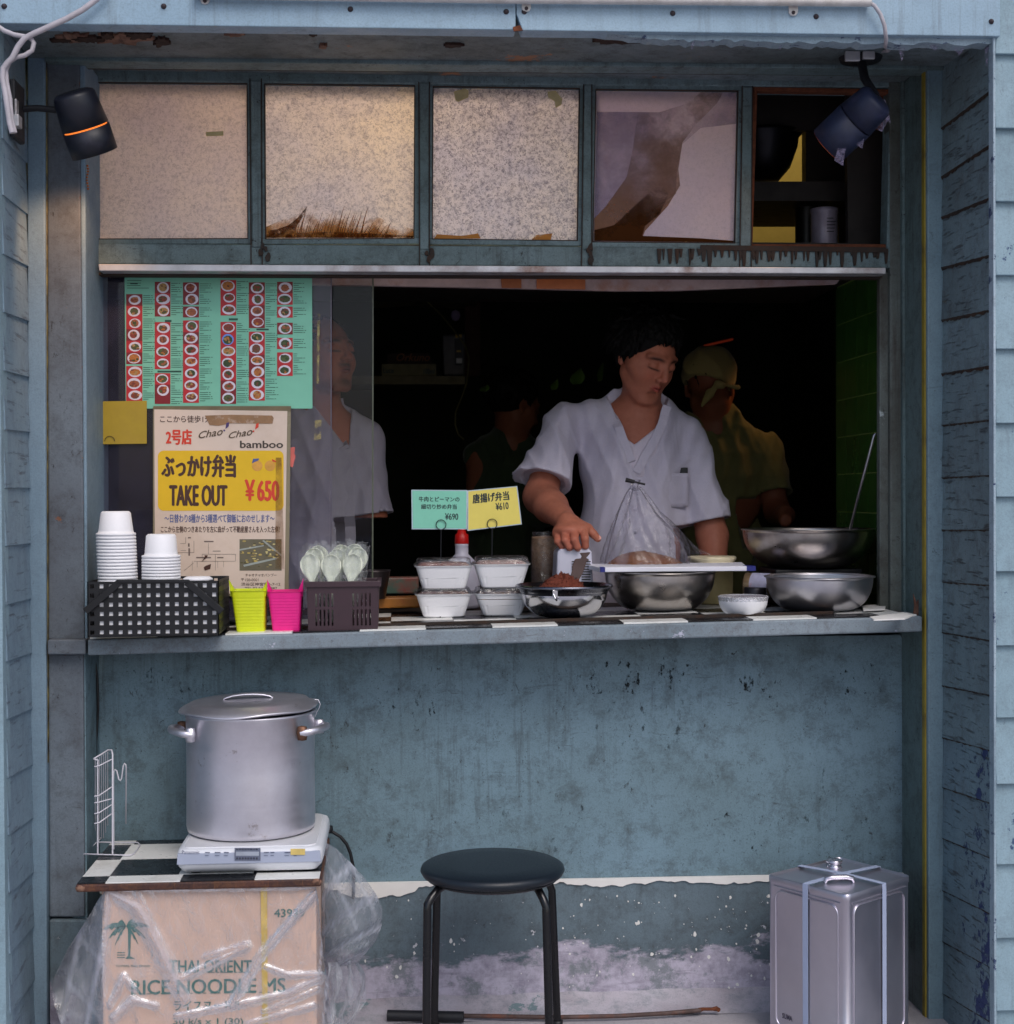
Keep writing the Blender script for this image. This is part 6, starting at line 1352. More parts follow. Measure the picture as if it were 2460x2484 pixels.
for f, z in ((.985,.004),(1.0,.006),(1.0,.014),(.99,.016),(.99,ZC-.016),(1.0,ZC-.014),(1.0,ZC-.001),(.990,ZC)):
    rg_.append([Vector((p.x, p.y, z)) for p in rpoly(sc4(f), .015)])
k_ = len(rg_[0]); mb.add([p for r_ in rg_ for p in r_], [(i*k_+j, i*k_+(j+1) % k_, (i+1)*k_+(j+1) % k_, (i+1)*k_+j) for i in range(len(rg_)-1) for j in range(k_)] + [tuple(range(k_-1,-1,-1))], 0, True)
obj('can_body', mb, tin, oc)
r1_c = [Vector((p.x, p.y, ZC)) for p in rpoly(sc4(.990), .015)]; r2_c = [Vector((p.x, p.y, ZC-.005)) for p in rpoly(sc4(.965), .013)]
obj('can_top', MB().add(r1_c+r2_c, [(j, (j+1) % k_, (j+1) % k_+k_, j+k_) for j in range(k_)]+[tuple(range(k_, 2*k_))], 0, False), tin, oc)
# pressed frames on the two seen sides
for i, (a_, b_) in enumerate(((cr4[3], cr4[0]), (cr4[0], cr4[1]))):
    d_ = (b_-a_).normalized(); nrm = Vector((d_.y, -d_.x, 0)); 
    if nrm.y > 0: nrm = -nrm
    L_ = (b_-a_).length; m0 = .026; base = a_ + (sum(cr4, Vector())/4 - (a_+b_)/2)*.010
    fp_ = []
    for cx, cz, a0 in ((L_-m0-.02, ZC-.05, 0), (m0+.02, ZC-.05, 90), (m0+.02, .05, 180), (L_-m0-.02, .05, 270)):
        for k in range(6): th = R(a0+90*k/5); fp_.append((cx+.02*math.cos(th), cz+.02*math.sin(th)))
    pts_ = [Vector((base.x+d_.x*u, base.y+d_.y*u, v))+nrm*.0005 for u, v in fp_]
    obj('pressed_frame', MB().tube(pts_, .0022, 6, True), tin, oc)
    pts_ = [Vector((base.x+d_.x*u, base.y+d_.y*u, ZC-.022))+nrm*.0005 for u in (.02, L_-.02)]; obj('pressed_line', MB().tube(pts_, .002, 6), tin, oc)
strap = plain('pale_strap', srgb(176,188,216), .4, var=.06)
def flat(mb, pts_, w, th):
    vv = []
    for i, p in enumerate(pts_):
        t = (pts_[min(i+1,len(pts_)-1)]-pts_[max(i-1,0)]).normalized()
        vv += [p-w, p+w, p+w+th[i], p-w+th[i]]
    n_ = len(pts_); return mb.add(vv, [(i*4+j, i*4+(j+1) % 4, (i+1)*4+(j+1) % 4, (i+1)*4+j) for i in range(n_-1) for j in range(4)]+[(3,2,1,0),(n_*4-4,n_*4-3,n_*4-2,n_*4-1)])
def strapon(fa, fb, sideA, sideB):
    A0, A1 = sideA; B0, B1 = sideB; pa = A0.lerp(A1, fa); pb = B0.lerp(B1, fb); cen = sum(cr4, Vector())/4
    na_ = ((A0+A1)/2-cen); na_.z = 0; na_.normalize(); nb_ = ((B0+B1)/2-cen); nb_.z = 0; nb_.normalize(); wv_ = (A1-A0).normalized()*.0075
    pts_ = []; th = []
    for z in (.004, ZC*.5, ZC-.01): pts_.append(Vector((pa.x, pa.y, z))+na_*.0012); th.append(na_*.0012)
    pts_.append(Vector((pa.x, pa.y, ZC+.001))+na_*.0005); th.append((na_+Vector((0,0,1)))*.001)
    pts_.append(Vector(((pa.x+pb.x)/2, (pa.y+pb.y)/2, ZC+.004))); th.append(Vector((0,0,.0012)))
    pts_.append(Vector((pb.x, pb.y, ZC+.001))+nb_*.0005); th.append((nb_+Vector((0,0,1)))*.001)
    for z in (ZC-.01, ZC*.5, .004): pts_.append(Vector((pb.x, pb.y, z))+nb_*.0012); th.append(nb_*.0012)
    return flat(MB(), pts_, wv_, th)
obj('strap', strapon(.50, .55, (cr4[3], cr4[0]), (cr4[2], cr4[1])), strap, oc); obj('strap', strapon(.56, .45, (cr4[0], cr4[1]), (cr4[3], cr4[2])), strap, oc)
hc_ = onz(2036, 2137, ZC); hm_ = MB(); hx = (W(2070,2137,hc_.y)-W(2000,2137,hc_.y)).length/2
hm_.tube([hc_+Vector((x, 0, z)) for x, z in ((-hx,-.004),(-hx*.9,.005),(-hx*.5,.008),(hx*.5,.008),(hx*.9,.005),(hx,-.004))], [.004,.006,.006,.006,.006,.004], 10)
obj('carry_handle', hm_, plain('handle_tin', srgb(210,208,220), .25, .9), oc)
sp0 = onz(2024, 2098, ZC); obj('spout_cap', MB().lathe([(0,-.006),(.019,-.006),(.016,.000),(.012,.002),(.018,.004),(.019,.011),(.016,.013),(0,.013)], sp0, 24), plain('cap_tin', srgb(214,212,222), .22, .9), oc)
mb = MB(); d_ = (cr4[0]-cr4[3]).normalized(); n_ = Vector((d_.y,-d_.x,0)); n_ = -n_ if n_.y > 0 else n_
gv, gf = glyphs('SUMA', .03); o0 = cr4[3]+n_*.0006+(cc_-cr4[3])*.0
mb.add([Vector((o0.x,o0.y,.05))+d_*(.045+.03*u)+Vector((0,0,.012*v))+n_*.001-(n_*.0018) for u, v in gv], gf); obj('embossed_lettering', mb, plain('emboss', srgb(110,104,122), .4, .6), oc)
# pipe and rod at the wall foot
pp = thing('foam_pipe', 'black foam covered pipe lying behind the stool', 'pipe', tuple(W(1030, 2467, .37)))
obj('pipe', MB().tube([onz(940, 2463, .016), onz(1125, 2467, .016)], .0125, 14), M['blackmat'], pp)
rd = thing('rusty_rod', 'long thin rusty rod lying on the kerb along the wall', 'rod', tuple(W(1400, 2470, .39)))
obj('rod', MB().tube([onz(1110, 2464, .012), onz(1350, 2468, .012), onz(1500, 2465, .012), onz(1620, 2458, .013), onz(1700, 2451, .015)], .0052, 10), plain('rust_rod', srgb(96,78,74), .7, .3, var=.4, dirt=(srgb(130,74,50),.8), scale=40), rd)
obj('rod_end', MB().tube([onz(1696, 2451, .015), onz(1706, 2448, .016), onz(1728, 2448, .016), onz(1738, 2447, .016), onz(1744, 2450, .016)], [.006,.004,.004,.006,.005], 10), M['rust'], rd)

# ================================================================== LAMPS, CONDUIT AND CABLES
def lamp(lb, ptop, pbot, Ya, Yb, rt_, rb_, gap, mat, loc):
    a_ = W(*ptop, Ya); b_ = W(*pbot, Yb); ax = (a_-b_).normalized(); L_ = (a_-b_).length; Mx = ax.to_track_quat('Z', 'Y').to_matrix()
    t = thing('spot_lamp', lb, 'lamp', loc)
    obj('hood', MB().lathe([(rb_-.003,.03),(rb_-.003,0),(rb_,0),(rb_+.001,L_*gap-.002),(rb_-.004,L_*gap-.002),(rb_-.004,L_*gap-.01)], b_, 36, Mx), mat, t)
    obj('lamp_body', MB().lathe([(rb_-.0015,L_*gap+.0015),(rb_+.0005,L_*gap+.0015),(rt_+.003,L_*.93),(rt_,L_*.97),(rt_*.8,L_),(0,L_)], b_, 36, Mx), mat, t)
    return t, a_, b_, ax, Mx, L_
dkl = plain('lamp_black', srgb(22,25,38), .42, var=.3, dirt=(srgb(70,66,84),.5)); glow = plain('lamp_glow', srgb(255,150,60), .4, emit=srgb(255,130,50), es=1.1)
l1, a_, b_, ax, Mx, L_ = lamp('black cylindrical spot lamp on the left with a lit orange slit', (176,222), (230,372), .08, .13, .042, .050, .42, dkl, tuple(W(60, 270, .2)))
obj('glow_ring', MB().lathe([(.046,L_*.42-.003),(.0465,L_*.42+.0018)], b_, 36, Mx), glow, l1)
obj('arm', MB().tube([W(45,265,.12), W(90,262,.12), W(150,268,.11)], .007, 10), M['blackmat'], l1)
obj('wall_bracket', MB().box(tuple(W(22,330,.05)), tuple(W(60,215,.13))), M['blackmat'], l1, bevel=.004)
obj('clamp', MB().box(tuple(W(32,305,.03)), tuple(W(54,285,.06))), M['alu'], l1, bevel=.002)
obj('clamp', MB().box(tuple(W(34,278,.035)), tuple(W(46,245,.055))), M['alu'], l1, bevel=.002)
o = point('spot_light', tuple(b_ - ax*.004), 3.6, (1.0, .55, .28), .02, 'SPOT', parent=l1, spot_size=R(84), spot_blend=.8)
o.rotation_euler = (W(150,720,.32)-b_).to_track_quat('-Z', 'Y').to_euler()
mb = MB(); pts_ = [W(212+1.5*math.sin(k), 402+k*7, .31) for k in range(9)]
o = thing('bead_chain', 'short glinting bead chain hanging below the left lamp', 'chain', tuple(pts_[0])); cb_ = MB()
for p in pts_: cb_.lathe([(0,-.003),(.0026,-.001),(.0026,.001),(0,.003)], p, 8)
obj('beads', cb_, plain('bead_metal', srgb(200,120,70), .3, .8), o)['kind'] = 'stuff'
dkb = plain('lamp_dusty_blue', srgb(34,42,70), .5, var=.35, dirt=(srgb(96,90,122),.55), scale=40)
l2, a_, b_, ax, Mx, L_ = lamp('dusty cobwebbed spot lamp hanging at the top right corner', (2132,238), (2010,352), .13, .21, .040, .048, .55, dkb, tuple(W(2090, 120, .2)))
obj('glow_ring', MB().lathe([(.0445,.0005),(.0465,.0012)], b_-ax*.002, 36, Mx), plain('lamp_glow_dim', srgb(255,140,60), .4, emit=srgb(255,110,40), es=.35), l2)
cap_ = W(2088, 118, .2); obj('ceiling_base', MB().lathe([(0,-.03),(.045,-.028),(.055,-.006),(.062,0),(.062,.006),(0,.006)], cap_, 30), M['blackmat'], l2)
obj('clamp', MB().box(tuple(W(2052,147,.14)), tuple(W(2084,126,.15))), M['alu'], l2, bevel=.002); obj('clamp', MB().box(tuple(W(2094,142,.14)), tuple(W(2120,126,.15))), M['alu'], l2, bevel=.002)
obj('arm', MB().tube([W(2090,150,.2), W(2098,190,.18), W(2124,232,.14)], .010, 10), M['blackmat'], l2)
o = point('spot_light', tuple(b_ - ax*.004), .5, (1.0, .5, .22), .02, 'SPOT', parent=l2, spot_size=R(90), spot_blend=.8); o.rotation_euler = (-(ax)).to_track_quat('-Z', 'Y').to_euler()
# cobwebs
web = stainmat('cobweb', srgb(170,160,190), .35, .62, .5, 90)
wb = thing('cobweb', 'dusty cobwebs hanging from the drip edge at the top right', 'cobweb', tuple(W(2250, 110, .0))); wb['kind'] = 'stuff'
rng = random.Random(2)
wmx = MB()
for x, y, w, h_ in ((2190,104,26,44),(1893,100,16,22),(1840,98,10,14),(2330,104,50,30),(2270,106,40,18),(1680,96,14,24),(2395,108,14,60),(2040,100,30,14),(1705,98,20,12)):
    n_ = 7; top_ = [(x-w/2+w*k/n_, y+rng.uniform(-2,2)) for k in range(n_+1)]; low_ = [(x-w/2*.5+w*.5*k/3, y+h_*(.4+.6*math.sin(PI*k/3+.4)) ) for k in range(3,-1,-1)]
    wmx.add([W(a, b, -.005+.02*rng.random()) for a, b in top_+low_], [tuple(range(len(top_+low_)))[::-1]])
obj('web_sheet', wmx, web, wb)
wmx = MB()
for p_, q_ in (((2148,242),(2162,300)),((2160,280),(2140,320)),((2040,392),(2052,405)),((2052,360),(2045,402)),((2098,330),(2092,360))):
    a0, b0 = W(*p_, .15), W(*q_, .16); wmx.add([a0, b0, b0+Vector((-.02,0,.012)), a0+Vector((-.018,0,0))], [(0,1,2,3)])
obj('web_sheet', wmx, web, wb)
# conduit
cn = thing('conduit_pipe', 'thin white plastic conduit clipped along the top of the fascia', 'conduit', tuple(W(1300, 0, -.05)))
obj('pipe', MB().tube([W(470, -14, -.045), W(1200, -3, -.045), W(2112, 5, -.045)], .0095, 14), M['pvc'], cn)
for x, y in ((497,-6),(1277,12),(1925,22)):
    mb = MB(); pts_ = [(x-11,y-12),(x+11,y-12),(x+11,y+8),(x+7,y+14),(x,y+16),(x-7,y+14),(x-11,y+8)]
    mb.prism([(lambda p: (p.x, p.z))(W(a, b, -.035)) for a, b in pts_], -.036, -.030); obj('pipe_clip', mb, M['pvc'], cn, bevel=.001)
    obj('clip_screw', MB().lathe([(0,-.003),(.004,-.001),(.004,0)], W(x, y+8, -.037), 10, Matrix.Rotation(-PI/2, 3, 'X')), M['screw'], cn)
rc = thing('lamp_cable', 'pale cable curling from the conduit end down to the right lamp', 'cable', tuple(W(2140, 40, -.04)))
obj('wire', MB().tube([W(x, y, Yq) for x, y, Yq in ((2108,5,-.045),(2122,14,-.05),(2136,34,-.05),(2146,62,-.05),(2150,95,-.04),(2148,112,.02),(2156,122,.10),(2140,124,.16))], .0042, 8), M['cable'], rc)
lc_ = thing('power_cable', 'thick grey cable looping down the top left corner to the left lamp', 'cable', tuple(W(60, 90, -.04)))
obj('wire', MB().tube([W(x, y, -.05) for x, y in ((262,-30),(232,0),(200,24),(160,46),(120,64),(80,82),(60,92),(44,112),(30,140),(18,152),(8,165),(6,190),(12,220),(18,260),(24,300),(30,322))], .0058, 10), M['cable'], lc_)
obj('wire', MB().tube([W(x, y, -.042) for x, y in ((-10,60),(10,74),(34,84),(58,88),(76,94),(82,104),(78,122),(60,134),(40,138),(22,150),(14,170),(16,200),(24,240),(28,290),(36,322))], .0048, 10), M['cable'], lc_)
# ================================================================== PEOPLE
def nets(F, lo, h):
    """surface nets: F<0 inside"""
    s = F < 0; nx, ny, nz = F.shape
    cnt = np.zeros((nx-1, ny-1, nz-1), np.int8)
    for a in (0, 1):
        for b in (0, 1):
            for c in (0, 1): cnt += s[a:nx-1+a, b:ny-1+b, c:nz-1+c]
    act = (cnt > 0) & (cnt < 8); idx = -np.ones(act.shape, np.int64); ii = np.argwhere(act); idx[act] = np.arange(len(ii))
    P = np.zeros((len(ii), 3)); N = np.zeros(len(ii))
    cor = [(a, b, c) for a in (0, 1) for b in (0, 1) for c in (0, 1)]
    for p in cor:
        for ax in range(3):
            if p[ax]: continue
            q = list(p); q[ax] = 1
            f0 = F[ii[:,0]+p[0], ii[:,1]+p[1], ii[:,2]+p[2]]; f1 = F[ii[:,0]+q[0], ii[:,1]+q[1], ii[:,2]+q[2]]
            m = (f0 < 0) != (f1 < 0); t = f0[m]/(f0[m]-f1[m]); pt = np.tile(np.array(p, float), (m.sum(), 1)); pt[:, ax] += t
            P[m] += pt; N[m] += 1
    V = (ii + P/N[:, None])*h + np.array(lo)
    faces = []
    for ax in range(3):
        sl0 = [slice(1, -1)]*3; sl0[ax] = slice(0, -1); sl1 = list(sl0); sl1[ax] = slice(1, None)
        a = s[tuple(sl0)]; b = s[tuple(sl1)]; e = np.argwhere(a != b); fl = a[a != b]
        e = e + 1; e[:, ax] -= 1
        o1, o2 = [(1, 2), (2, 0), (0, 1)][ax]
        def g(d1, d2):
            q = e.copy(); q[:, o1] += d1; q[:, o2] += d2; return idx[q[:,0], q[:,1], q[:,2]]
        f = np.stack([g(-1,-1), g(0,-1), g(0,0), g(-1,0)], 1)
        f[~fl] = f[~fl][:, ::-1]; faces.append(f)
    return V, np.concatenate(faces)
class SD:
    def __init__(s, lo, hi, h):
        s.lo = np.array(lo, float); s.h = h; s.n = np.ceil((np.array(hi)-s.lo)/h).astype(int)+1
        s.ax = [s.lo[i] + np.arange(s.n[i])*h for i in range(3)]; s.F = np.full(s.n, 0.05, np.float32)
    def sub(s, lo, hi):
        i0 = np.clip(np.floor((np.array(lo)-s.lo)/s.h).astype(int), 0, s.n); i1 = np.clip(np.ceil((np.array(hi)-s.lo)/s.h).astype(int)+1, 0, s.n)
        sl = tuple(slice(a, b) for a, b in zip(i0, i1)); x, y, z = (s.ax[i][sl[i]] for i in range(3))
        return sl, (x[:, None, None].astype(np.float32), y[None, :, None].astype(np.float32), z[None, None, :].astype(np.float32))
    def put(s, sl, d, k, op):
        A = s.F[sl]
        if A.size == 0: return
        if op == 'u':
            if k > 0: hh = np.clip(.5+.5*(A-d)/k, 0, 1); s.F[sl] = A*(1-hh)+d*hh - k*hh*(1-hh)
            else: s.F[sl] = np.minimum(A, d)
        else:
            if k > 0: hh = np.clip(.5-.5*(A+d)/k, 0, 1); s.F[sl] = A*(1-hh) - d*hh + k*hh*(1-hh)
            else: s.F[sl] = np.maximum(A, -d)
    def cone(s, a, b, r1, r2, k=.01, op='u', sq=None):
        a, b = np.array(a, float), np.array(b, float); m = max(r1, r2)+k+.05
        sl, (x, y, z) = s.sub(np.minimum(a, b)-m, np.maximum(a, b)+m); v = b-a; L2 = max(v@v, 1e-12)
        t = np.clip(((x-a[0])*v[0]+(y-a[1])*v[1]+(z-a[2])*v[2])/L2, 0, 1)
        dx, dy, dz = x-a[0]-t*v[0], y-a[1]-t*v[1], z-a[2]-t*v[2]
        if sq is not None:       # squash along a direction
            w, f = np.array(sq[0], float), sq[1]; w /= np.linalg.norm(w); c = (dx*w[0]+dy*w[1]+dz*w[2]); e = (1/f-1); dx, dy, dz = dx+c*e*w[0], dy+c*e*w[1], dz+c*e*w[2]
        s.put(sl, np.sqrt(dx*dx+dy*dy+dz*dz)-(r1+(r2-r1)*t), k, op)
    def ell(s, c, r, Rm=None, k=.01, op='u'):
        c, r = np.array(c, float), np.array(r, float); m = r.max()+k+.05; sl, (x, y, z) = s.sub(c-m, c+m)
        dx, dy, dz = x-c[0], y-c[1], z-c[2]
        if Rm is not None:
            q = np.array(Rm); dx, dy, dz = dx*q[0,0]+dy*q[1,0]+dz*q[2,0], dx*q[0,1]+dy*q[1,1]+dz*q[2,1], dx*q[0,2]+dy*q[1,2]+dz*q[2,2]
        k0 = np.sqrt((dx/r[0])**2+(dy/r[1])**2+(dz/r[2])**2); k1 = np.sqrt((dx/r[0]**2)**2+(dy/r[1]**2)**2+(dz/r[2]**2)**2)+1e-9
        s.put(sl, k0*(k0-1)/k1, k, op)
    def whole(s, fn):
        x, y, z = s.ax; s.F = fn(s.F, x[:, None, None], y[None, :, None], z[None, None, :]).astype(np.float32)
    def mesh(s, name, mat, parent=None, smooth=2, col=None, loc=None):
        s.F[0] = s.F[-1] = .01; s.F[:, 0] = s.F[:, -1] = .01; s.F[:, :, 0] = s.F[:, :, -1] = .01
        V, Fc = nets(s.F, s.lo, s.h)
        for _ in range(smooth):
            acc = np.zeros_like(V); n = np.zeros(len(V))
            for j in range(4): np.add.at(acc, Fc[:, j], V[Fc[:, (j+1) % 4]]+V[Fc[:, j-1]]); np.add.at(n, Fc[:, j], 2)
            V = V*.5 + acc/n[:, None]*.5
        off = np.array(rootloc(parent)) if parent else np.array(loc or (0, 0, 0)); me = bpy.data.meshes.new(name)
        me.vertices.add(len(V)); me.vertices.foreach_set('co', (V-off).ravel().astype(np.float32)); me.loops.add(len(Fc)*4); me.loops.foreach_set('vertex_index', Fc.ravel().astype(np.int32))
        me.polygons.add(len(Fc)); me.polygons.foreach_set('loop_start', np.arange(len(Fc), dtype=np.int32)*4); me.polygons.foreach_set('loop_total', np.full(len(Fc), 4, np.int32))
        me.update(calc_edges=True); me.validate(); me.polygons.foreach_set('use_smooth', np.ones(len(me.polygons), bool)); me.materials.append(mat)
        if col is not None:
            C = col(V); at = me.color_attributes.new('tone', 'FLOAT_COLOR', 'POINT'); at.data.foreach_set('color', np.concatenate([C, np.ones((len(C), 1))], 1).ravel().astype(np.float32))
        o = bpy.data.objects.new(name, me); COL.objects.link(o)
        if parent: o.parent = parent
        elif loc is not None: o.location = loc
        return o
def skinmat(name, rough=.45):
    n = NT(name); at = n.node('ShaderNodeAttribute', attribute_name='tone'); a = n.noise(60, 6, .7); m_ = n.mix(n.ramp(a,.35,.7,0,.25), at.outputs['Color'], srgb(120,60,44)); n.col(m_).rough(n.ramp(a,.3,.7,rough-.06,rough+.1))
    n.p.inputs['Specular IOR Level'].default_value = .18; n.p.inputs['Subsurface Weight'].default_value = .05; n.p.inputs['Subsurface Radius'].default_value = (.012,.005,.003); b = n.noise(240, 4, .7); n.bump(b, .15, .0006); return n.mat
def clothmat(name, c, c2, stain=None):
    n = NT(name); a = n.noise(1.0, 4, .6, (260,260,700)); b = n.noise(5, 5, .6); c_ = n.mix(n.ramp(b,.35,.65), c, c2); c_ = n.mix(n.ramp(a,.4,.7,0,.22), c_, tuple(x*.55 for x in c2[:3])+(1,))
    if stain: q = n.noise(16, 8, .75); c_ = n.mix(n.mul(n.ramp(q,.66,.70), .6), c_, stain)
    w = n.noise(9, 4, .55, (1.6,1.6,.6), 1.2); f = n.node('ShaderNodeMath', {0: n.mul(w, 6.0), 1: a}, operation='ADD').outputs[0]
    n.col(c_).rough(.85); n.p.inputs['Sheen Weight'].default_value = .15; n.bump(f, .35, .002); return n.mat
skin = skinmat('skin'); hairm = plain('black_hair', srgb(10,9,9), .62, var=.4, scale=200, bump=.4); hairm.node_tree.nodes['Principled BSDF'].inputs['Specular IOR Level'].default_value = .12
trou = plain('dark_trousers', srgb(34,34,40), .85)
def V3(v): return np.array((v.x, v.y, v.z))
def head_sdf(g, c, Rm, beard=False, sc=1.0):
    Rn = np.array(Rm); L = lambda x, y, z: V3(c) + Rn @ np.array((x, y, z))*sc
    def E_(p, r, k=.012, op='u'): g.ell(L(*p), np.array(r)*sc, Rn, k, op)
    def C_(p, q, a, b, k=.008, op='u', sq=None): g.cone(L(*p), L(*q), a*sc, b*sc, k, op, None if sq is None else (Rn @ np.array(sq[0], float), sq[1]))
    E_((0,.018,.030), (.073,.090,.083), 0); E_((0,-.022,-.012), (.064,.070,.088), .02); E_((0,-.030,-.066), (.050,.052,.044), .022)
    E_((0,-.070,-.100), (.020,.016,.014), .016)
    for s_ in (-1, 1):
        C_((s_*.040,-.052,-.030), (s_*.052,-.030,-.012), .022, .024, .022)      # cheeks
        C_((s_*.044,.0,-.050), (s_*.020,-.060,-.098), .020, .014, .02)           # jaw line
        C_((s_*.010,-.084,.026), (s_*.050,-.066,.026), .0075, .006, .012)         # brow
        E_((s_*.032,-.098,.009), (.017,.016,.010), .010, 's')                     # socket
        E_((s_*.031,-.0735,.006), (.0155,.0135,.0125), .003)                      # lid over the eyeball
        C_((s_*.018,-.0865,-.002), (s_*.045,-.080,.000), .0018, .0014, .003)      # lower lid
    C_((0,-.086,.020), (0,-.104,-.018), .0075, .0100, .008)                       # nose bridge
    E_((0,-.106,-.024), (.0105,.0105,.0085), .006)
    for s_ in (-1, 1):
        E_((s_*.0125,-.095,-.028), (.0075,.0100,.0070), .005); E_((s_*.0065,-.101,-.0345), (.0035,.0050,.003), .002, 's')
    C_((0,-.089,-.034), (0,-.0885,-.043), .003, .003, .006)
    for s_ in (-1, 1):
        C_((s_*.002,-.0925,-.0505), (s_*.019,-.0845,-.0555), .0050, .0025, .004); C_((0,-.0915,-.0610), (s_*.017,-.0845,-.0575), .0060, .0025, .004)
    C_((-.022,-.0905,-.0558), (.022,-.0905,-.0558), .0012, .0012, .002, 's'); C_((-.012,-.094,-.0556), (.012,-.094,-.0556), .0015, .0015, .002, 's')
    E_((0,-.084,-.077), (.018,.008,.006), .008, 's')
    for s_ in (-1, 1):                                                            # ears
        E_((s_*.076,.012,-.002), (.0065,.017,.030), .004); E_((s_*.0805,.008,.002), (.004,.009,.018), .003, 's'); E_((s_*.074,.004,-.026), (.006,.008,.009), .004)
    return L, Rn
def head_col(c, Rm, base, lip, beard=0.0, sc=1.0):
    Rn = np.array(Rm)
    def fn(V):
        q = ((V - V3(c)) @ Rn)/sc; C = np.tile(np.array(base[:3]), (len(V), 1)); x, y, z = np.abs(q[:,0]), q[:,1], q[:,2]
        def blend(w, col): nonlocal C; w = np.clip(w, 0, 1)[:, None]; C = C*(1-w) + np.array(col[:3])*w
        fr = (y < -.06).astype(float); near = (np.abs(q) < .14).all(1).astype(float)
        blend(fr*near*np.exp(-((x-.038)/.016)**2 - ((z+.024)/.018)**2)*.35, (base[0]*1.15, base[1]*.8, base[2]*.75))
        blend(fr*near*np.exp(-(x/.016)**2-((z+.022)/.014)**2)*.35, (base[0]*1.15, base[1]*.8, base[2]*.8))
        blend(fr*near*np.exp(-(x/.019)**4 - ((z+.056)/.0085)**4), lip)
        brow = np.exp(-((x-.031)/.021)**4 - ((z-.0265+.16*np.abs(x-.026)*1.0)/.0050)**2); blend(fr*near*brow*1.0, (.006,.004,.004))
        lash = np.exp(-((x-.031)/.0165)**6 - ((z+.0040-.06*(x-.031))/.0030)**2); blend(fr*near*lash*.95, (.01,.007,.007))
        blend(fr*near*np.exp(-(x/.012)**4-((z+.0558)/.0016)**2)*.8, (.05,.01,.01))
        if beard:
            must = np.exp(-(x/.024)**4-((z+.042)/.0065)**2); chin = np.exp(-(x/.022)**2-((z+.088)/.016)**2); jaw = np.exp(-((z+.098)/.016)**2)*(y < .0)
            blend(near*(y < -.03)*must*beard, (.02,.015,.013)); blend(near*(y < -.03)*chin*beard*.75, (.03,.02,.017)); blend(near*jaw*beard*.5, (.04,.025,.02))
        return C
    return fn
def hair(name, c, Rm, parent, n=420, seed=1, vol=.012, mat=None, hl=.062, voxel=.0028, sc=1.0, dark=1):
    Rn = np.array(Rm); L = lambda p: V3(c) + Rn @ np.array(p)*sc; rg = np.random.RandomState(seed)
    g = SD(V3(c)-.165*sc, V3(c)+.165*sc, voxel)
    g.ell(L((0,.026,.036)), np.array((.076+vol*.35,.090+vol*.25,.080+vol*.55))*sc, Rn, 0)
    # cut the face and everything under the hairline away
    g.ell(L((0,-.105,-.035)), np.array((.076,.090,.115))*sc, Rn, .004, 's'); g.ell(L((0,-.02,-.125)), np.array((.12,.13,.10))*sc, Rn, .006, 's')
    k = 0
    while k < n:
        th = rg.uniform(0, 2*PI); ph = math.acos(rg.uniform(-.35, 1)); d = np.array((math.sin(ph)*math.cos(th), math.sin(ph)*math.sin(th), math.cos(ph)))
        p = np.array((0,.024,.036)) + d*np.array((.076+vol*.4,.090+vol*.3,.082+vol*.6))
        if p[1] < -.035 and p[2] < hl + .012*math.sin(9*p[0]*30): continue
        if abs(p[0]) > .06 and p[1] < .02 and p[2] < (.012 if p[1] > -.03 else .03): continue
        if p[2] < -.045: continue
        crown = np.array((.0,.05,.11)); fl = p - crown; fl -= d*(fl @ d); fl /= np.linalg.norm(fl)+1e-6; fl += rg.normal(0, .35, 3)
        ln = rg.uniform(.018,.036); up_ = d*rg.uniform(.0,.34); ln = ln*(.6 if p[1] < -.02 else 1.0); q = p + (fl*.8+up_)*ln + np.array((0,0,-.006)); mid = p+(fl*.4+up_*1.3)*ln*.6
        rr_ = rg.uniform(.6,1.0); g.cone(L(p), L(mid), .0080*sc*rr_, .0064*sc*rr_, .004); g.cone(L(mid), L(q), .0064*sc*rr_, .0016*sc, .002); k += 1
    return g.mesh(name, mat or hairm, parent, 1)
def surf_y(F, x, z, y0, y1, n=160):
    """first y (from the viewer's side) where the field goes inside"""
    i = int(round((x-F.lo[0])/F.h)); k = int(round((z-F.lo[2])/F.h)); i = min(max(i,0),F.n[0]-1); k = min(max(k,0),F.n[2]-1); col = F.F[i, :, k]; w = np.where(col < 0)[0]
    return F.ax[1][w[0]] if len(w) else y1
# ---------------------------------------------------------------- the cook
CK = 1.0
def Q(px, py, Y=CK): return V3(W(px, py, Y))
cook = thing('person', 'cook in a white short sleeved shirt looking down over the bowls', 'person', tuple(W(1540, 1300, 1.03)) [:2] + (0.02,))
hc0 = W(1566, 866, .97); HR = Matrix.Rotation(R(31), 3, 'Z') @ Matrix.Rotation(R(28), 3, 'X') @ Matrix.Rotation(R(4), 3, 'Y')
shR, shL = Q(1358,1026,1.04), Q(1674,1050,1.04); elR, wrR = Q(1312,1205,.93), Q(1376,1268,.735); elL, wrL = Q(1728,1300,1.0), Q(1736,1400,.93)
g = SD(Q(1225,1480,.98)*np.array((1,0,1))+np.array((0,.60,0)), Q(1800,735,.98)*np.array((1,0,1))+np.array((0,1.22,0)), .0026)
g.cone(Q(1548,1010,1.03), Q(1560,930,1.0), .060, .054, .02)
g.ell(Q(1535,1130,1.03), (.138,.088,.185), None, .03); g.ell(Q(1540,1330,1.04), (.130,.088,.22), None, .03)
g.cone(Q(1548,1006,1.04), shR, .044, .030, .03); g.cone(Q(1548,1006,1.04), shL, .044, .030, .03)
L, Rn = head_sdf(g, hc0, HR)
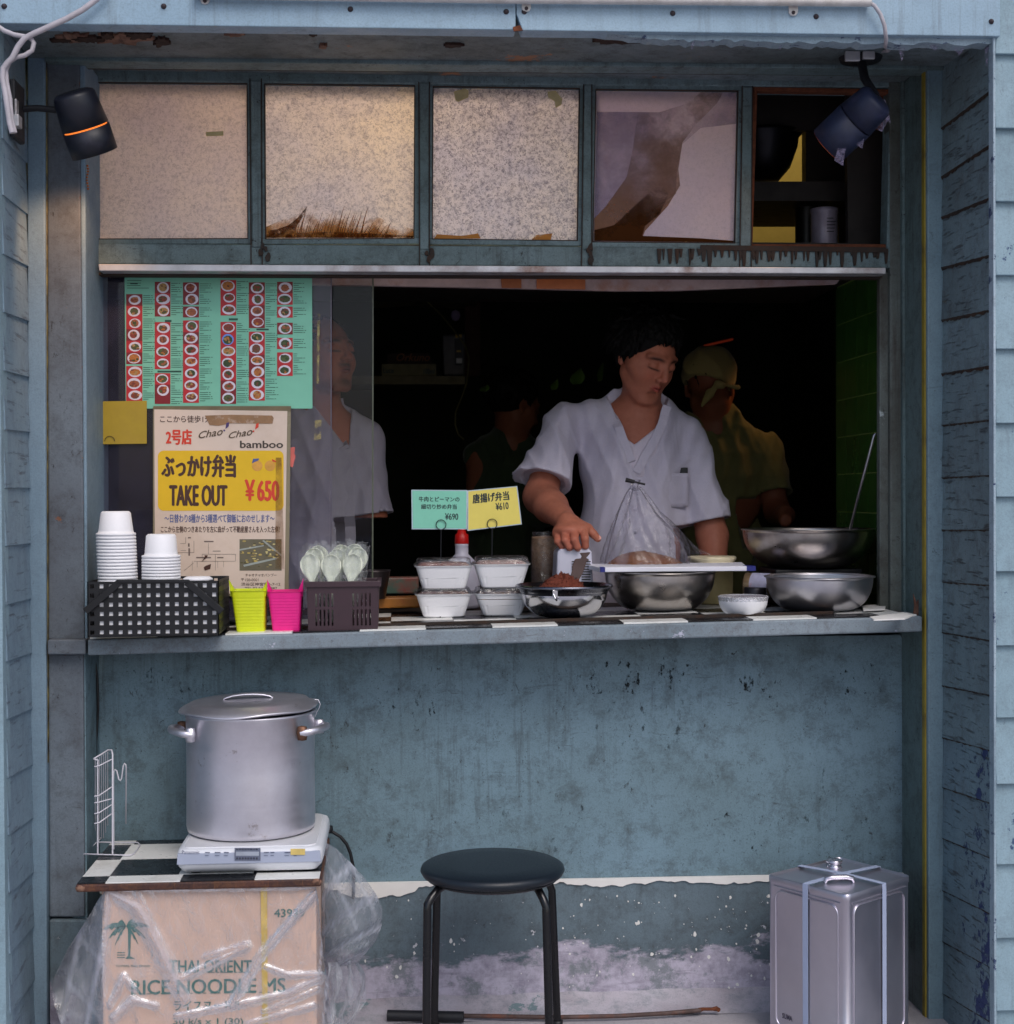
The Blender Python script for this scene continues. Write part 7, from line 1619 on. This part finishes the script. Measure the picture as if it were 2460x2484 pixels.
g.cone(shR, elR, .038, .046, .02); mid = elR*.62+wrR*.38; g.cone(elR, mid, .048, .047, .015); g.cone(mid, wrR, .046, .030, .012, sq=((0,0,1),.86))
g.cone(shL, elL, .038, .044, .02); g.cone(elL, wrL, .045, .030, .012)
g.cone(wrL, wrL+np.array((0,-.03,-.03)), .03, .03, .01)
# right hand lying over the machine: palm, four fingers, thumb
def H(px, py, Y): return V3(W(px, py, Y))
w0 = wrR; 
mcp = [H(1352,1296,.700), H(1370,1291,.690), H(1393,1286,.684), H(1416,1284,.688)]
pip = [H(1352,1313,.672), H(1371,1311,.655), H(1394,1310,.648), H(1419,1307,.656)]
dip = [H(1364,1327,.668), H(1380,1327,.655), H(1400,1327,.650), H(1420,1324,.660)]
tip = [H(1374,1333,.682), H(1386,1333,.675), H(1403,1332,.672), H(1420,1330,.680)]
for m_, r_ in zip(mcp, (.0125,.0135,.0140,.0140)): g.cone(w0+np.array((0,-.005,0)), m_, .024, r_, .008)
for a_, b_ in zip(mcp, mcp[1:]): g.cone(a_, b_, .0115, .0115, .006)
g.ell((w0+mcp[1]+mcp[2])/3+np.array((0,.0,-.004)), (.040,.040,.018), None, .01)
for m_, p_, d_, t_, r_ in zip(mcp, pip, dip, tip, (.0088,.0100,.0106,.0102)):
    g.cone(m_, p_, r_*1.14, r_*1.06, .0035); g.cone(p_, d_, r_*1.04, r_*.92, .002); g.cone(d_, t_, r_*.92, r_*.82, .002)
tb = [H(1398,1272,.725), H(1426,1282,.700), H(1440,1296,.692), H(1450,1307,.690)]
g.cone(tb[0], tb[1], .0175, .0135, .010); g.cone(tb[1], tb[2], .0128, .0112, .003); g.cone(tb[2], tb[3], .0112, .0092, .002)
base_skin = srgb(174,110,88)
hcf = head_col(hc0, HR, base_skin, srgb(156,70,62))
def cookcol(V):
    C = hcf(V); fin = np.array([H(1380,1322,.66)])[0]; d = np.linalg.norm(V-fin, axis=1); w = np.exp(-(d/.05)**2)[:, None]*.35; return C*(1-w)+np.array(srgb(200,110,96)[:3])*w
g.mesh('body', skin, cook, 1, cookcol)
hair('hair', hc0, HR, cook, 1500, 3, .030, voxel=.0022, hl=.080)
# thumb nail
nl = MB().lathe([(0,.0),(.0050,.0004),(.0056,.0)], Vector(tb[3])+Vector((.003,-.0070,.003)), 12, Matrix.Rotation(R(70), 3, 'X')); obj('thumbnail', nl, plain('nail', srgb(214,150,134), .3), cook)
# shirt
def shirt(parent, name, torso, mat, lo, hi, wedge=None, sleeves=(), fold=1.0, seed=0, voxel=.0042, ret=False):
    s = SD(lo, hi, voxel)
    for fn in torso: fn(s)
    r = np.random.RandomState(seed); ph = r.uniform(0, 6, 12)
    def F_(F, x, y, z):
        rd = lambda t: 1-2*np.abs(np.sin(t*.5))**.75      # creased rather than wavy
        low_ = np.clip((1.52-z)/.5, .25, 1)
        msk = .35+.65*np.clip(.5+.9*np.sin(5.3*x+4*z+ph[7])*np.sin(7*z-6*x+ph[8]), 0, 1)
        d = -.95*msk*(.0095*rd(44*x+ph[0]+2.6*np.sin(5*z+ph[1])+14*y)*low_ + .0070*rd(30*x-19*z+ph[2]+2.4*np.sin(9*z+ph[3]+6*x)) + .0055*rd(24*z+36*x+ph[4]+3*np.sin(21*x+4*z)) + .0035*rd(98*x+14*z+ph[5]+2.4*np.sin(15*z+9*x)) + .0022*rd(52*z-31*x*np.sin(4*z+1)+ph[6]+20*y)) + .0012*np.sin(140*x+9*np.sin(7*z))
        return F + d*fold
    s.whole(F_)
    for c_, d_, r_, rin in sleeves:   # cut the sleeve at its hem and hollow it
        c_, d_ = np.array(c_), np.array(d_)/np.linalg.norm(d_)
        m_ = rin+.11; sl, (x, y, z) = s.sub(c_-m_, c_+m_); t = (x-c_[0])*d_[0]+(y-c_[1])*d_[1]+(z-c_[2])*d_[2]; rr = np.sqrt(np.maximum((x-c_[0])**2+(y-c_[1])**2+(z-c_[2])**2-t*t, 0))
        A = s.F[sl]; A = np.where(rr < rin+.075, np.maximum(A, t), A); inner = np.maximum(rr-rin, -t-.016); s.F[sl] = np.maximum(A, -inner)
    if wedge is not None: s.whole(lambda F, x, y, z: np.maximum(F, -wedge(x, y, z)))
    if ret: return s
    return s.mesh(name, mat, parent, 1), s
hemR = shR*.20+elR*.80 + np.array((-.006,-.020,0)); hemL = shL*.14+elL*.86
def tri(pts_, yb):
    P_ = [Q(*p, .93) for p in pts_]; 
    def w(x, y, z):
        d = None
        for i in range(len(P_)):
            a_, b_ = P_[i], P_[(i+1) % len(P_)]; nx, nz = (b_[2]-a_[2]), -(b_[0]-a_[0]); L_ = math.hypot(nx, nz); e = ((x-a_[0])*nx+(z-a_[2])*nz)/L_; d = e if d is None else np.maximum(d, e)
        return np.maximum(d, y-yb)
    return w
neck_w = tri([(1541,1146),(1478,940),(1560,880),(1640,950)], 1.03)
_w = tri([(1541,1146),(1640,950),(1560,880),(1478,940)], 1.03)
def wedge(x, y, z):
    a_, b_ = neck_w(x, y, z), _w(x, y, z); v = np.where(np.abs(a_) < 1, a_, b_); return np.minimum(a_, b_)
def torso_f(s):
    s.ell(Q(1532,1120,1.03), (.168,.112,.20), None, 0); s.ell(Q(1540,1330,1.03), (.172,.122,.27), None, .04); s.cone(Q(1540,1420,1.03)-np.array((.09,0,0)), Q(1540,1420,1.03)+np.array((.09,0,0)), .10,.10,.03)
    s.cone(Q(1548,996,1.04), shR+np.array((.012,0,-.006)), .066, .050, .045); s.cone(Q(1550,996,1.04), shL+np.array((-.012,0,-.006)), .066, .050, .045)
    s.cone(Q(1549,1000,1.04), Q(1553,962,1.03), .074, .062, .012)
    s.cone(shR+np.array((.006,0,-.012)), elR+np.array((-.008,-.022,0)), .058, .094, .03); s.cone(shL+np.array((-.006,0,-.012)), elL, .058, .074, .03)
shm = clothmat('white_linen', srgb(206,200,214), srgb(188,182,198), srgb(140,112,100))
o, SF = shirt(cook, 'shirt', [torso_f], shm, Q(1215,1500,.98)*np.array((1,0,1))+np.array((0,.78,0)), Q(1805,905,.98)*np.array((1,0,1))+np.array((0,1.22,0)), wedge,
      [(hemR, elR-shR, .07, .060), (hemL, elL-shL, .07, .057)], 1.0, 4)
# lapels along the V, placket, pocket, undershirt
def onshirt(px, py, lift=.003):
    p = Q(px, py, .93); y = surf_y(SF, p[0], p[2], .8, .95)
    for _ in range(2): q = Q(px, py, y); y = surf_y(SF, q[0], q[2], .8, y)
    q = Q(px, py, y-lift); return Vector(q)
def strip(name, pts_, w, mat, par, lift=.004, th=.003):
    vv = []; P_ = [onshirt(x, y, lift) for x, y in pts_]
    ys_ = [p.y for p in P_]; 
    for i, p in enumerate(P_): p.y = sum(ys_[max(0,i-2):i+3])/len(ys_[max(0,i-2):i+3])
    n_ = len(P_)
    for i, p in enumerate(P_):
        t = (P_[min(i+1,n_-1)]-P_[max(i-1,0)]); t.y = 0; t.normalize(); s_ = Vector((-t.z, 0, t.x))*w/2
        vv += [p-s_, p+s_+Vector((0,.001,0)), p+s_+Vector((0,th+.004,0)), p-s_+Vector((0,th+.004,0))]
    return obj(name, MB().add(vv, [(i*4+j, i*4+(j+1) % 4, (i+1)*4+(j+1) % 4, (i+1)*4+j) for i in range(n_-1) for j in range(4)]+[(3,2,1,0),(n_*4-4,n_*4-3,n_*4-2,n_*4-1)], 0, False), mat, par)
def lerpp(pts_, n):
    out = []; 
    for (a_, b_) in zip(pts_, pts_[1:]):
        for k in range(n): t = k/n; out.append((a_[0]+(b_[0]-a_[0])*t, a_[1]+(b_[1]-a_[1])*t))
    return out+[pts_[-1]]
strip('lapel', lerpp([(1484,958),(1492,1010),(1510,1060),(1528,1110),(1540,1146)], 4), .024, shm, cook, .010)
strip('lapel', lerpp([(1618,985),(1606,1030),(1590,1064),(1566,1106),(1544,1146)], 4), .024, shm, cook, .010)
strip('placket', lerpp([(1541,1140),(1541,1230),(1541,1330)], 5), .028, shm, cook, .002, .001)
us = SD(Q(1490,1160,.98)*np.array((1,0,1))+np.array((0,.80,0)), Q(1620,1030,.98)*np.array((1,0,1))+np.array((0,1.02,0)), .0032)
us.ell(Q(1535,1130,1.03), (.156,.100,.196), None, 0); us.ell(Q(1540,1330,1.03), (.150,.103,.23), None, .03)
v_ = [Q(1541,1078,.93), Q(1505,1015,.93), Q(1590,1015,.93)]
def uscut(F, x, y, z):
    d1 = (z - v_[0][2]) - abs(x-v_[0][0])*.9*0 ; vd = (z-v_[0][2]) - np.abs(x-v_[0][0])*.75; return np.maximum(F, vd*.8)
us.whole(uscut); us.mesh('undershirt', clothmat('undershirt_knit', srgb(214,204,214), srgb(198,190,204)), cook, 1)
# pocket patch that follows the chest
def patch(name, x0, y0, x1, y1, mat, par, lift):
    mb = MB(); pts_ = {}
    for j in range(9):
        for i in range(9): pts_[i, j] = onshirt(x0+(x1-x0)*i/8, y0+(y1-y0)*j/8+(3 if 0 < i < 8 and j == 8 else 0), lift)
    vv = [pts_[i, j] for j in range(9) for i in range(9)]; vv = [Vector((p.x, p.y*.5+.5*sum(q.y for q in vv)/81, p.z)) for p in vv]
    o = obj(name, mb.add(vv, [(j*9+i, (j+1)*9+i, (j+1)*9+i+1, j*9+i+1) for j in range(8) for i in range(8)], 0, True), mat, par); m_ = o.modifiers.new('th', 'SOLIDIFY'); m_.thickness = .002; return o
patch('chest_pocket', 1599, 1148, 1668, 1228, shm, cook, .008)
pn_ = onshirt(1659, 1141, .010); tag(obj('pocket_pen', MB().box((pn_.x-.011, pn_.y-.003, pn_.z-.022), (pn_.x+.011, pn_.y+.004, pn_.z+.008)), M['black'], loc=tuple(pn_), bevel=.002), 'black pen cap poking out of the cook\'s chest pocket', 'pen')
for y in (1180, 1236, 1290):
    b_ = onshirt(1541, y, .006); obj('button', MB().lathe([(0,-.002),(.0045,-.0015),(.005,0)], b_, 12, Matrix.Rotation(-PI/2, 3, 'X')), shm, cook)
# trousers and legs down to the floor
def legs(parent, px, Y, w=.09):
    c_ = V3(W(px, 1500, Y)); s = SD((c_[0]-.24, Y-.16, .0), (c_[0]+.24, Y+.18, 1.02), .012)
    s.ell((c_[0], Y+.02, .92), (.165,.11,.12), None, 0)
    for e in (-1, 1): s.cone((c_[0]+e*w, Y+.02, .85), (c_[0]+e*w*1.1, Y+.01, .48), .085, .060, .04); s.cone((c_[0]+e*w*1.1, Y+.01, .48), (c_[0]+e*w*1.15, Y+.02, .10), .060, .045, .02); s.cone((c_[0]+e*w*1.15, Y+.04, .055), (c_[0]+e*w*1.25, Y-.10, .05), .045, .035, .02)
    s.mesh('trousers', trou, parent, 1)
legs(cook, 1540, 1.04)
# ---------------------------------------------------------------- man behind the glass
m2 = thing('person', 'balding man with a moustache in a pale open collared shirt behind the glass', 'person', tuple(W(790, 1300, 1.2))[:2]+(.02,))
Y_ = 1.16; hc1 = W(786, 862, Y_); HR1 = Matrix.Rotation(R(44), 3, 'Z') @ Matrix.Rotation(R(-6), 3, 'X')
g = SD(Q(560,1260,Y_)*np.array((1,0,1))+np.array((0,.94,0)), Q(960,735,Y_)*np.array((1,0,1))+np.array((0,1.40,0)), .0032)
g.cone(Q(776,1010,1.22), Q(778,930,1.18), .062, .056, .02); g.ell(Q(770,1150,1.22), (.15,.095,.19), None, .03)
sR, sL = Q(645,1050,1.24), Q(880,1070,1.22); eL = Q(905,1270,1.20)
g.cone(Q(776,1015,1.22), sR, .055,.05,.03); g.cone(Q(776,1015,1.22), sL, .055,.05,.03); g.cone(sL, eL, .05,.044,.02); g.cone(sR, Q(620,1260,1.2), .05,.044,.02)
head_sdf(g, hc1, HR1); g.mesh('body', skin, m2, 1, head_col(hc1, HR1, srgb(184,110,82), srgb(128,56,52), .9))
hair('hair', hc1, HR1, m2, 120, 8, -.004, plain('cropped_hair', srgb(40,30,28), .7), hl=.098)
w1 = tri([(838,1085),(742,960),(790,900),(846,975)], 1.22); w2 = tri([(838,1085),(846,975),(790,900),(742,960)], 1.22)
def wedge2(x, y, z): return np.minimum(w1(x, y, z), w2(x, y, z))
def tor2(s):
    s.ell(Q(772,1150,1.22), (.165,.115,.21), None, 0); s.ell(Q(775,1370,1.22), (.168,.125,.28), None, .04); s.cone(Q(776,1000,1.22), sR, .066,.06,.03); s.cone(Q(776,1000,1.22), sL, .066,.06,.03)
    s.cone(Q(776,1010,1.22), Q(778,968,1.20), .074,.064,.012); s.cone(sL, eL, .064,.070,.02); s.cone(sR, Q(620,1260,1.2), .064,.07,.02)
shm2 = clothmat('pale_shirt', srgb(196,188,200), srgb(178,170,184))
tri_save = None
o, SF2 = shirt(m2, 'shirt', [tor2], shm2, Q(545,1480,Y_)*np.array((1,0,1))+np.array((0,.98,0)), Q(985,925,Y_)*np.array((1,0,1))+np.array((0,1.42,0)), wedge2, [(sL*.1+eL*.9, eL-sL, .07, .057)], .9, 9, .005)
_SF = SF; SF = SF2
def onshirt(px, py, lift=.003):
    p = Q(px, py, 1.1); y = surf_y(SF, p[0], p[2], .8, 1.12); q = Q(px, py, y); y = surf_y(SF, q[0], q[2], .8, y); return Vector(Q(px, py, y-lift))
strip('collar', lerpp([(818,968),(826,1010),(834,1050),(840,1086)], 4), .034, shm2, m2, .006); strip('collar', lerpp([(768,990),(800,1030),(822,1062),(836,1090)], 4), .030, shm2, m2, .006)
strip('placket', lerpp([(840,1090),(846,1200),(850,1330)], 5), .030, shm2, m2, .002, .001)
legs(m2, 778, 1.22)
# ---------------------------------------------------------------- cook with the head scarf, seen from behind
m3 = thing('person', 'cook in a knotted yellow head scarf and olive shirt seen from behind', 'person', tuple(W(1745, 1300, 1.75))[:2]+(.02,))
Y3 = 1.72; hc3 = W(1722, 940, Y3); HR3 = Matrix.Rotation(R(158), 3, 'Z') @ Matrix.Rotation(R(10), 3, 'X')
g = SD(Q(1560,1330,Y3)*np.array((1,0,1))+np.array((0,1.42,0)), Q(1960,840,Y3)*np.array((1,0,1))+np.array((0,1.98,0)), .0045)
s3R, s3L = Q(1650,1060,1.76), Q(1850,1090,1.74); e3 = Q(1885,1240,1.66); g.cone(Q(1738,1040,1.76), Q(1730,980,1.74), .058,.055,.02); g.ell(Q(1745,1170,1.76), (.16,.10,.19), None, .03)
g.cone(Q(1738,1040,1.76), s3L, .055,.05,.03); g.cone(Q(1738,1040,1.76), s3R, .055,.05,.03); g.cone(s3L, e3, .05,.042,.02); g.cone(e3, Q(1905,1250,1.50), .042,.03,.01); g.cone(Q(1905,1250,1.50), Q(1905,1262,1.44), .03,.022,.01); g.cone(s3R, Q(1640,1240,1.7), .05,.042,.02)
head_sdf(g, hc3, HR3); g.mesh('body', skin, m3, 1, head_col(hc3, HR3, srgb(140,84,60), srgb(120,56,52)))
hair('hair', hc3, HR3, m3, 160, 5, -.016, hl=.07, voxel=.004, sc=.95)
sf_ = SD(V3(hc3)-.17, V3(hc3)+.17, .0045); L3 = lambda p: V3(hc3) + np.array(HR3) @ np.array(p)
sf_.ell(L3((0,.020,.044)), (.092,.104,.092), np.array(HR3), 0)
pl0 = L3((0,.02,-.006)); nn3 = np.array(HR3) @ np.array((.10,.22,-1.0)); nn3 /= np.linalg.norm(nn3)
sf_.whole(lambda F, x, y, z: np.maximum(F - .0030*(1-2*np.abs(np.sin(35*x+25*z+2*np.sin(20*y)))) - .002*(1-2*np.abs(np.sin(30*z-40*y+15*x))), (x-pl0[0])*nn3[0]+(y-pl0[1])*nn3[1]+(z-pl0[2])*nn3[2]))
kx = V3(W(1742, 932, Y3-.115)); sf_.cone(kx, kx+np.array((.012,-.004,-.004)), .014,.012,.004)
sf_.cone(kx, V3(W(1722,955,Y3-.12)), .009,.014,.003, sq=((0,1,0),.35)); sf_.cone(V3(W(1722,955,Y3-.12)), V3(W(1702,985,Y3-.12)), .017,.005,.003, sq=((0,1,0),.35))
sf_.cone(kx+np.array((.02,0,-.002)), V3(W(1790,940,Y3-.09)), .007,.010,.003, sq=((0,1,0),.4))
scm = clothmat('yellow_scarf', srgb(176,160,100), srgb(156,138,84)); sf_.mesh('head_scarf', scm, m3, 1)
def tor3(s):
    s.ell(Q(1748,1170,1.76), (.175,.118,.21), None, 0); s.ell(Q(1750,1370,1.76), (.175,.125,.28), None, .04); s.cone(Q(1738,1030,1.76), s3L, .066,.062,.03); s.cone(Q(1738,1030,1.76), s3R, .066,.062,.03)
    s.cone(Q(1738,1030,1.76), Q(1735,1002,1.75), .072,.066,.012); s.cone(s3L, e3, .064,.074,.02); s.cone(s3R, Q(1640,1240,1.7), .064,.07,.02)
shirt(m3, 'shirt', [tor3], clothmat('olive_shirt', srgb(120,114,64), srgb(104,98,54)), Q(1545,1480,Y3)*np.array((1,0,1))+np.array((0,1.56,0)), Q(1975,960,Y3)*np.array((1,0,1))+np.array((0,1.96,0)), None, [(s3L*.25+e3*.75, e3-s3L, .07, .056)], 1.5, 14, .006)
legs(m3, 1748, 1.76)
# ---------------------------------------------------------------- dim helper at the back
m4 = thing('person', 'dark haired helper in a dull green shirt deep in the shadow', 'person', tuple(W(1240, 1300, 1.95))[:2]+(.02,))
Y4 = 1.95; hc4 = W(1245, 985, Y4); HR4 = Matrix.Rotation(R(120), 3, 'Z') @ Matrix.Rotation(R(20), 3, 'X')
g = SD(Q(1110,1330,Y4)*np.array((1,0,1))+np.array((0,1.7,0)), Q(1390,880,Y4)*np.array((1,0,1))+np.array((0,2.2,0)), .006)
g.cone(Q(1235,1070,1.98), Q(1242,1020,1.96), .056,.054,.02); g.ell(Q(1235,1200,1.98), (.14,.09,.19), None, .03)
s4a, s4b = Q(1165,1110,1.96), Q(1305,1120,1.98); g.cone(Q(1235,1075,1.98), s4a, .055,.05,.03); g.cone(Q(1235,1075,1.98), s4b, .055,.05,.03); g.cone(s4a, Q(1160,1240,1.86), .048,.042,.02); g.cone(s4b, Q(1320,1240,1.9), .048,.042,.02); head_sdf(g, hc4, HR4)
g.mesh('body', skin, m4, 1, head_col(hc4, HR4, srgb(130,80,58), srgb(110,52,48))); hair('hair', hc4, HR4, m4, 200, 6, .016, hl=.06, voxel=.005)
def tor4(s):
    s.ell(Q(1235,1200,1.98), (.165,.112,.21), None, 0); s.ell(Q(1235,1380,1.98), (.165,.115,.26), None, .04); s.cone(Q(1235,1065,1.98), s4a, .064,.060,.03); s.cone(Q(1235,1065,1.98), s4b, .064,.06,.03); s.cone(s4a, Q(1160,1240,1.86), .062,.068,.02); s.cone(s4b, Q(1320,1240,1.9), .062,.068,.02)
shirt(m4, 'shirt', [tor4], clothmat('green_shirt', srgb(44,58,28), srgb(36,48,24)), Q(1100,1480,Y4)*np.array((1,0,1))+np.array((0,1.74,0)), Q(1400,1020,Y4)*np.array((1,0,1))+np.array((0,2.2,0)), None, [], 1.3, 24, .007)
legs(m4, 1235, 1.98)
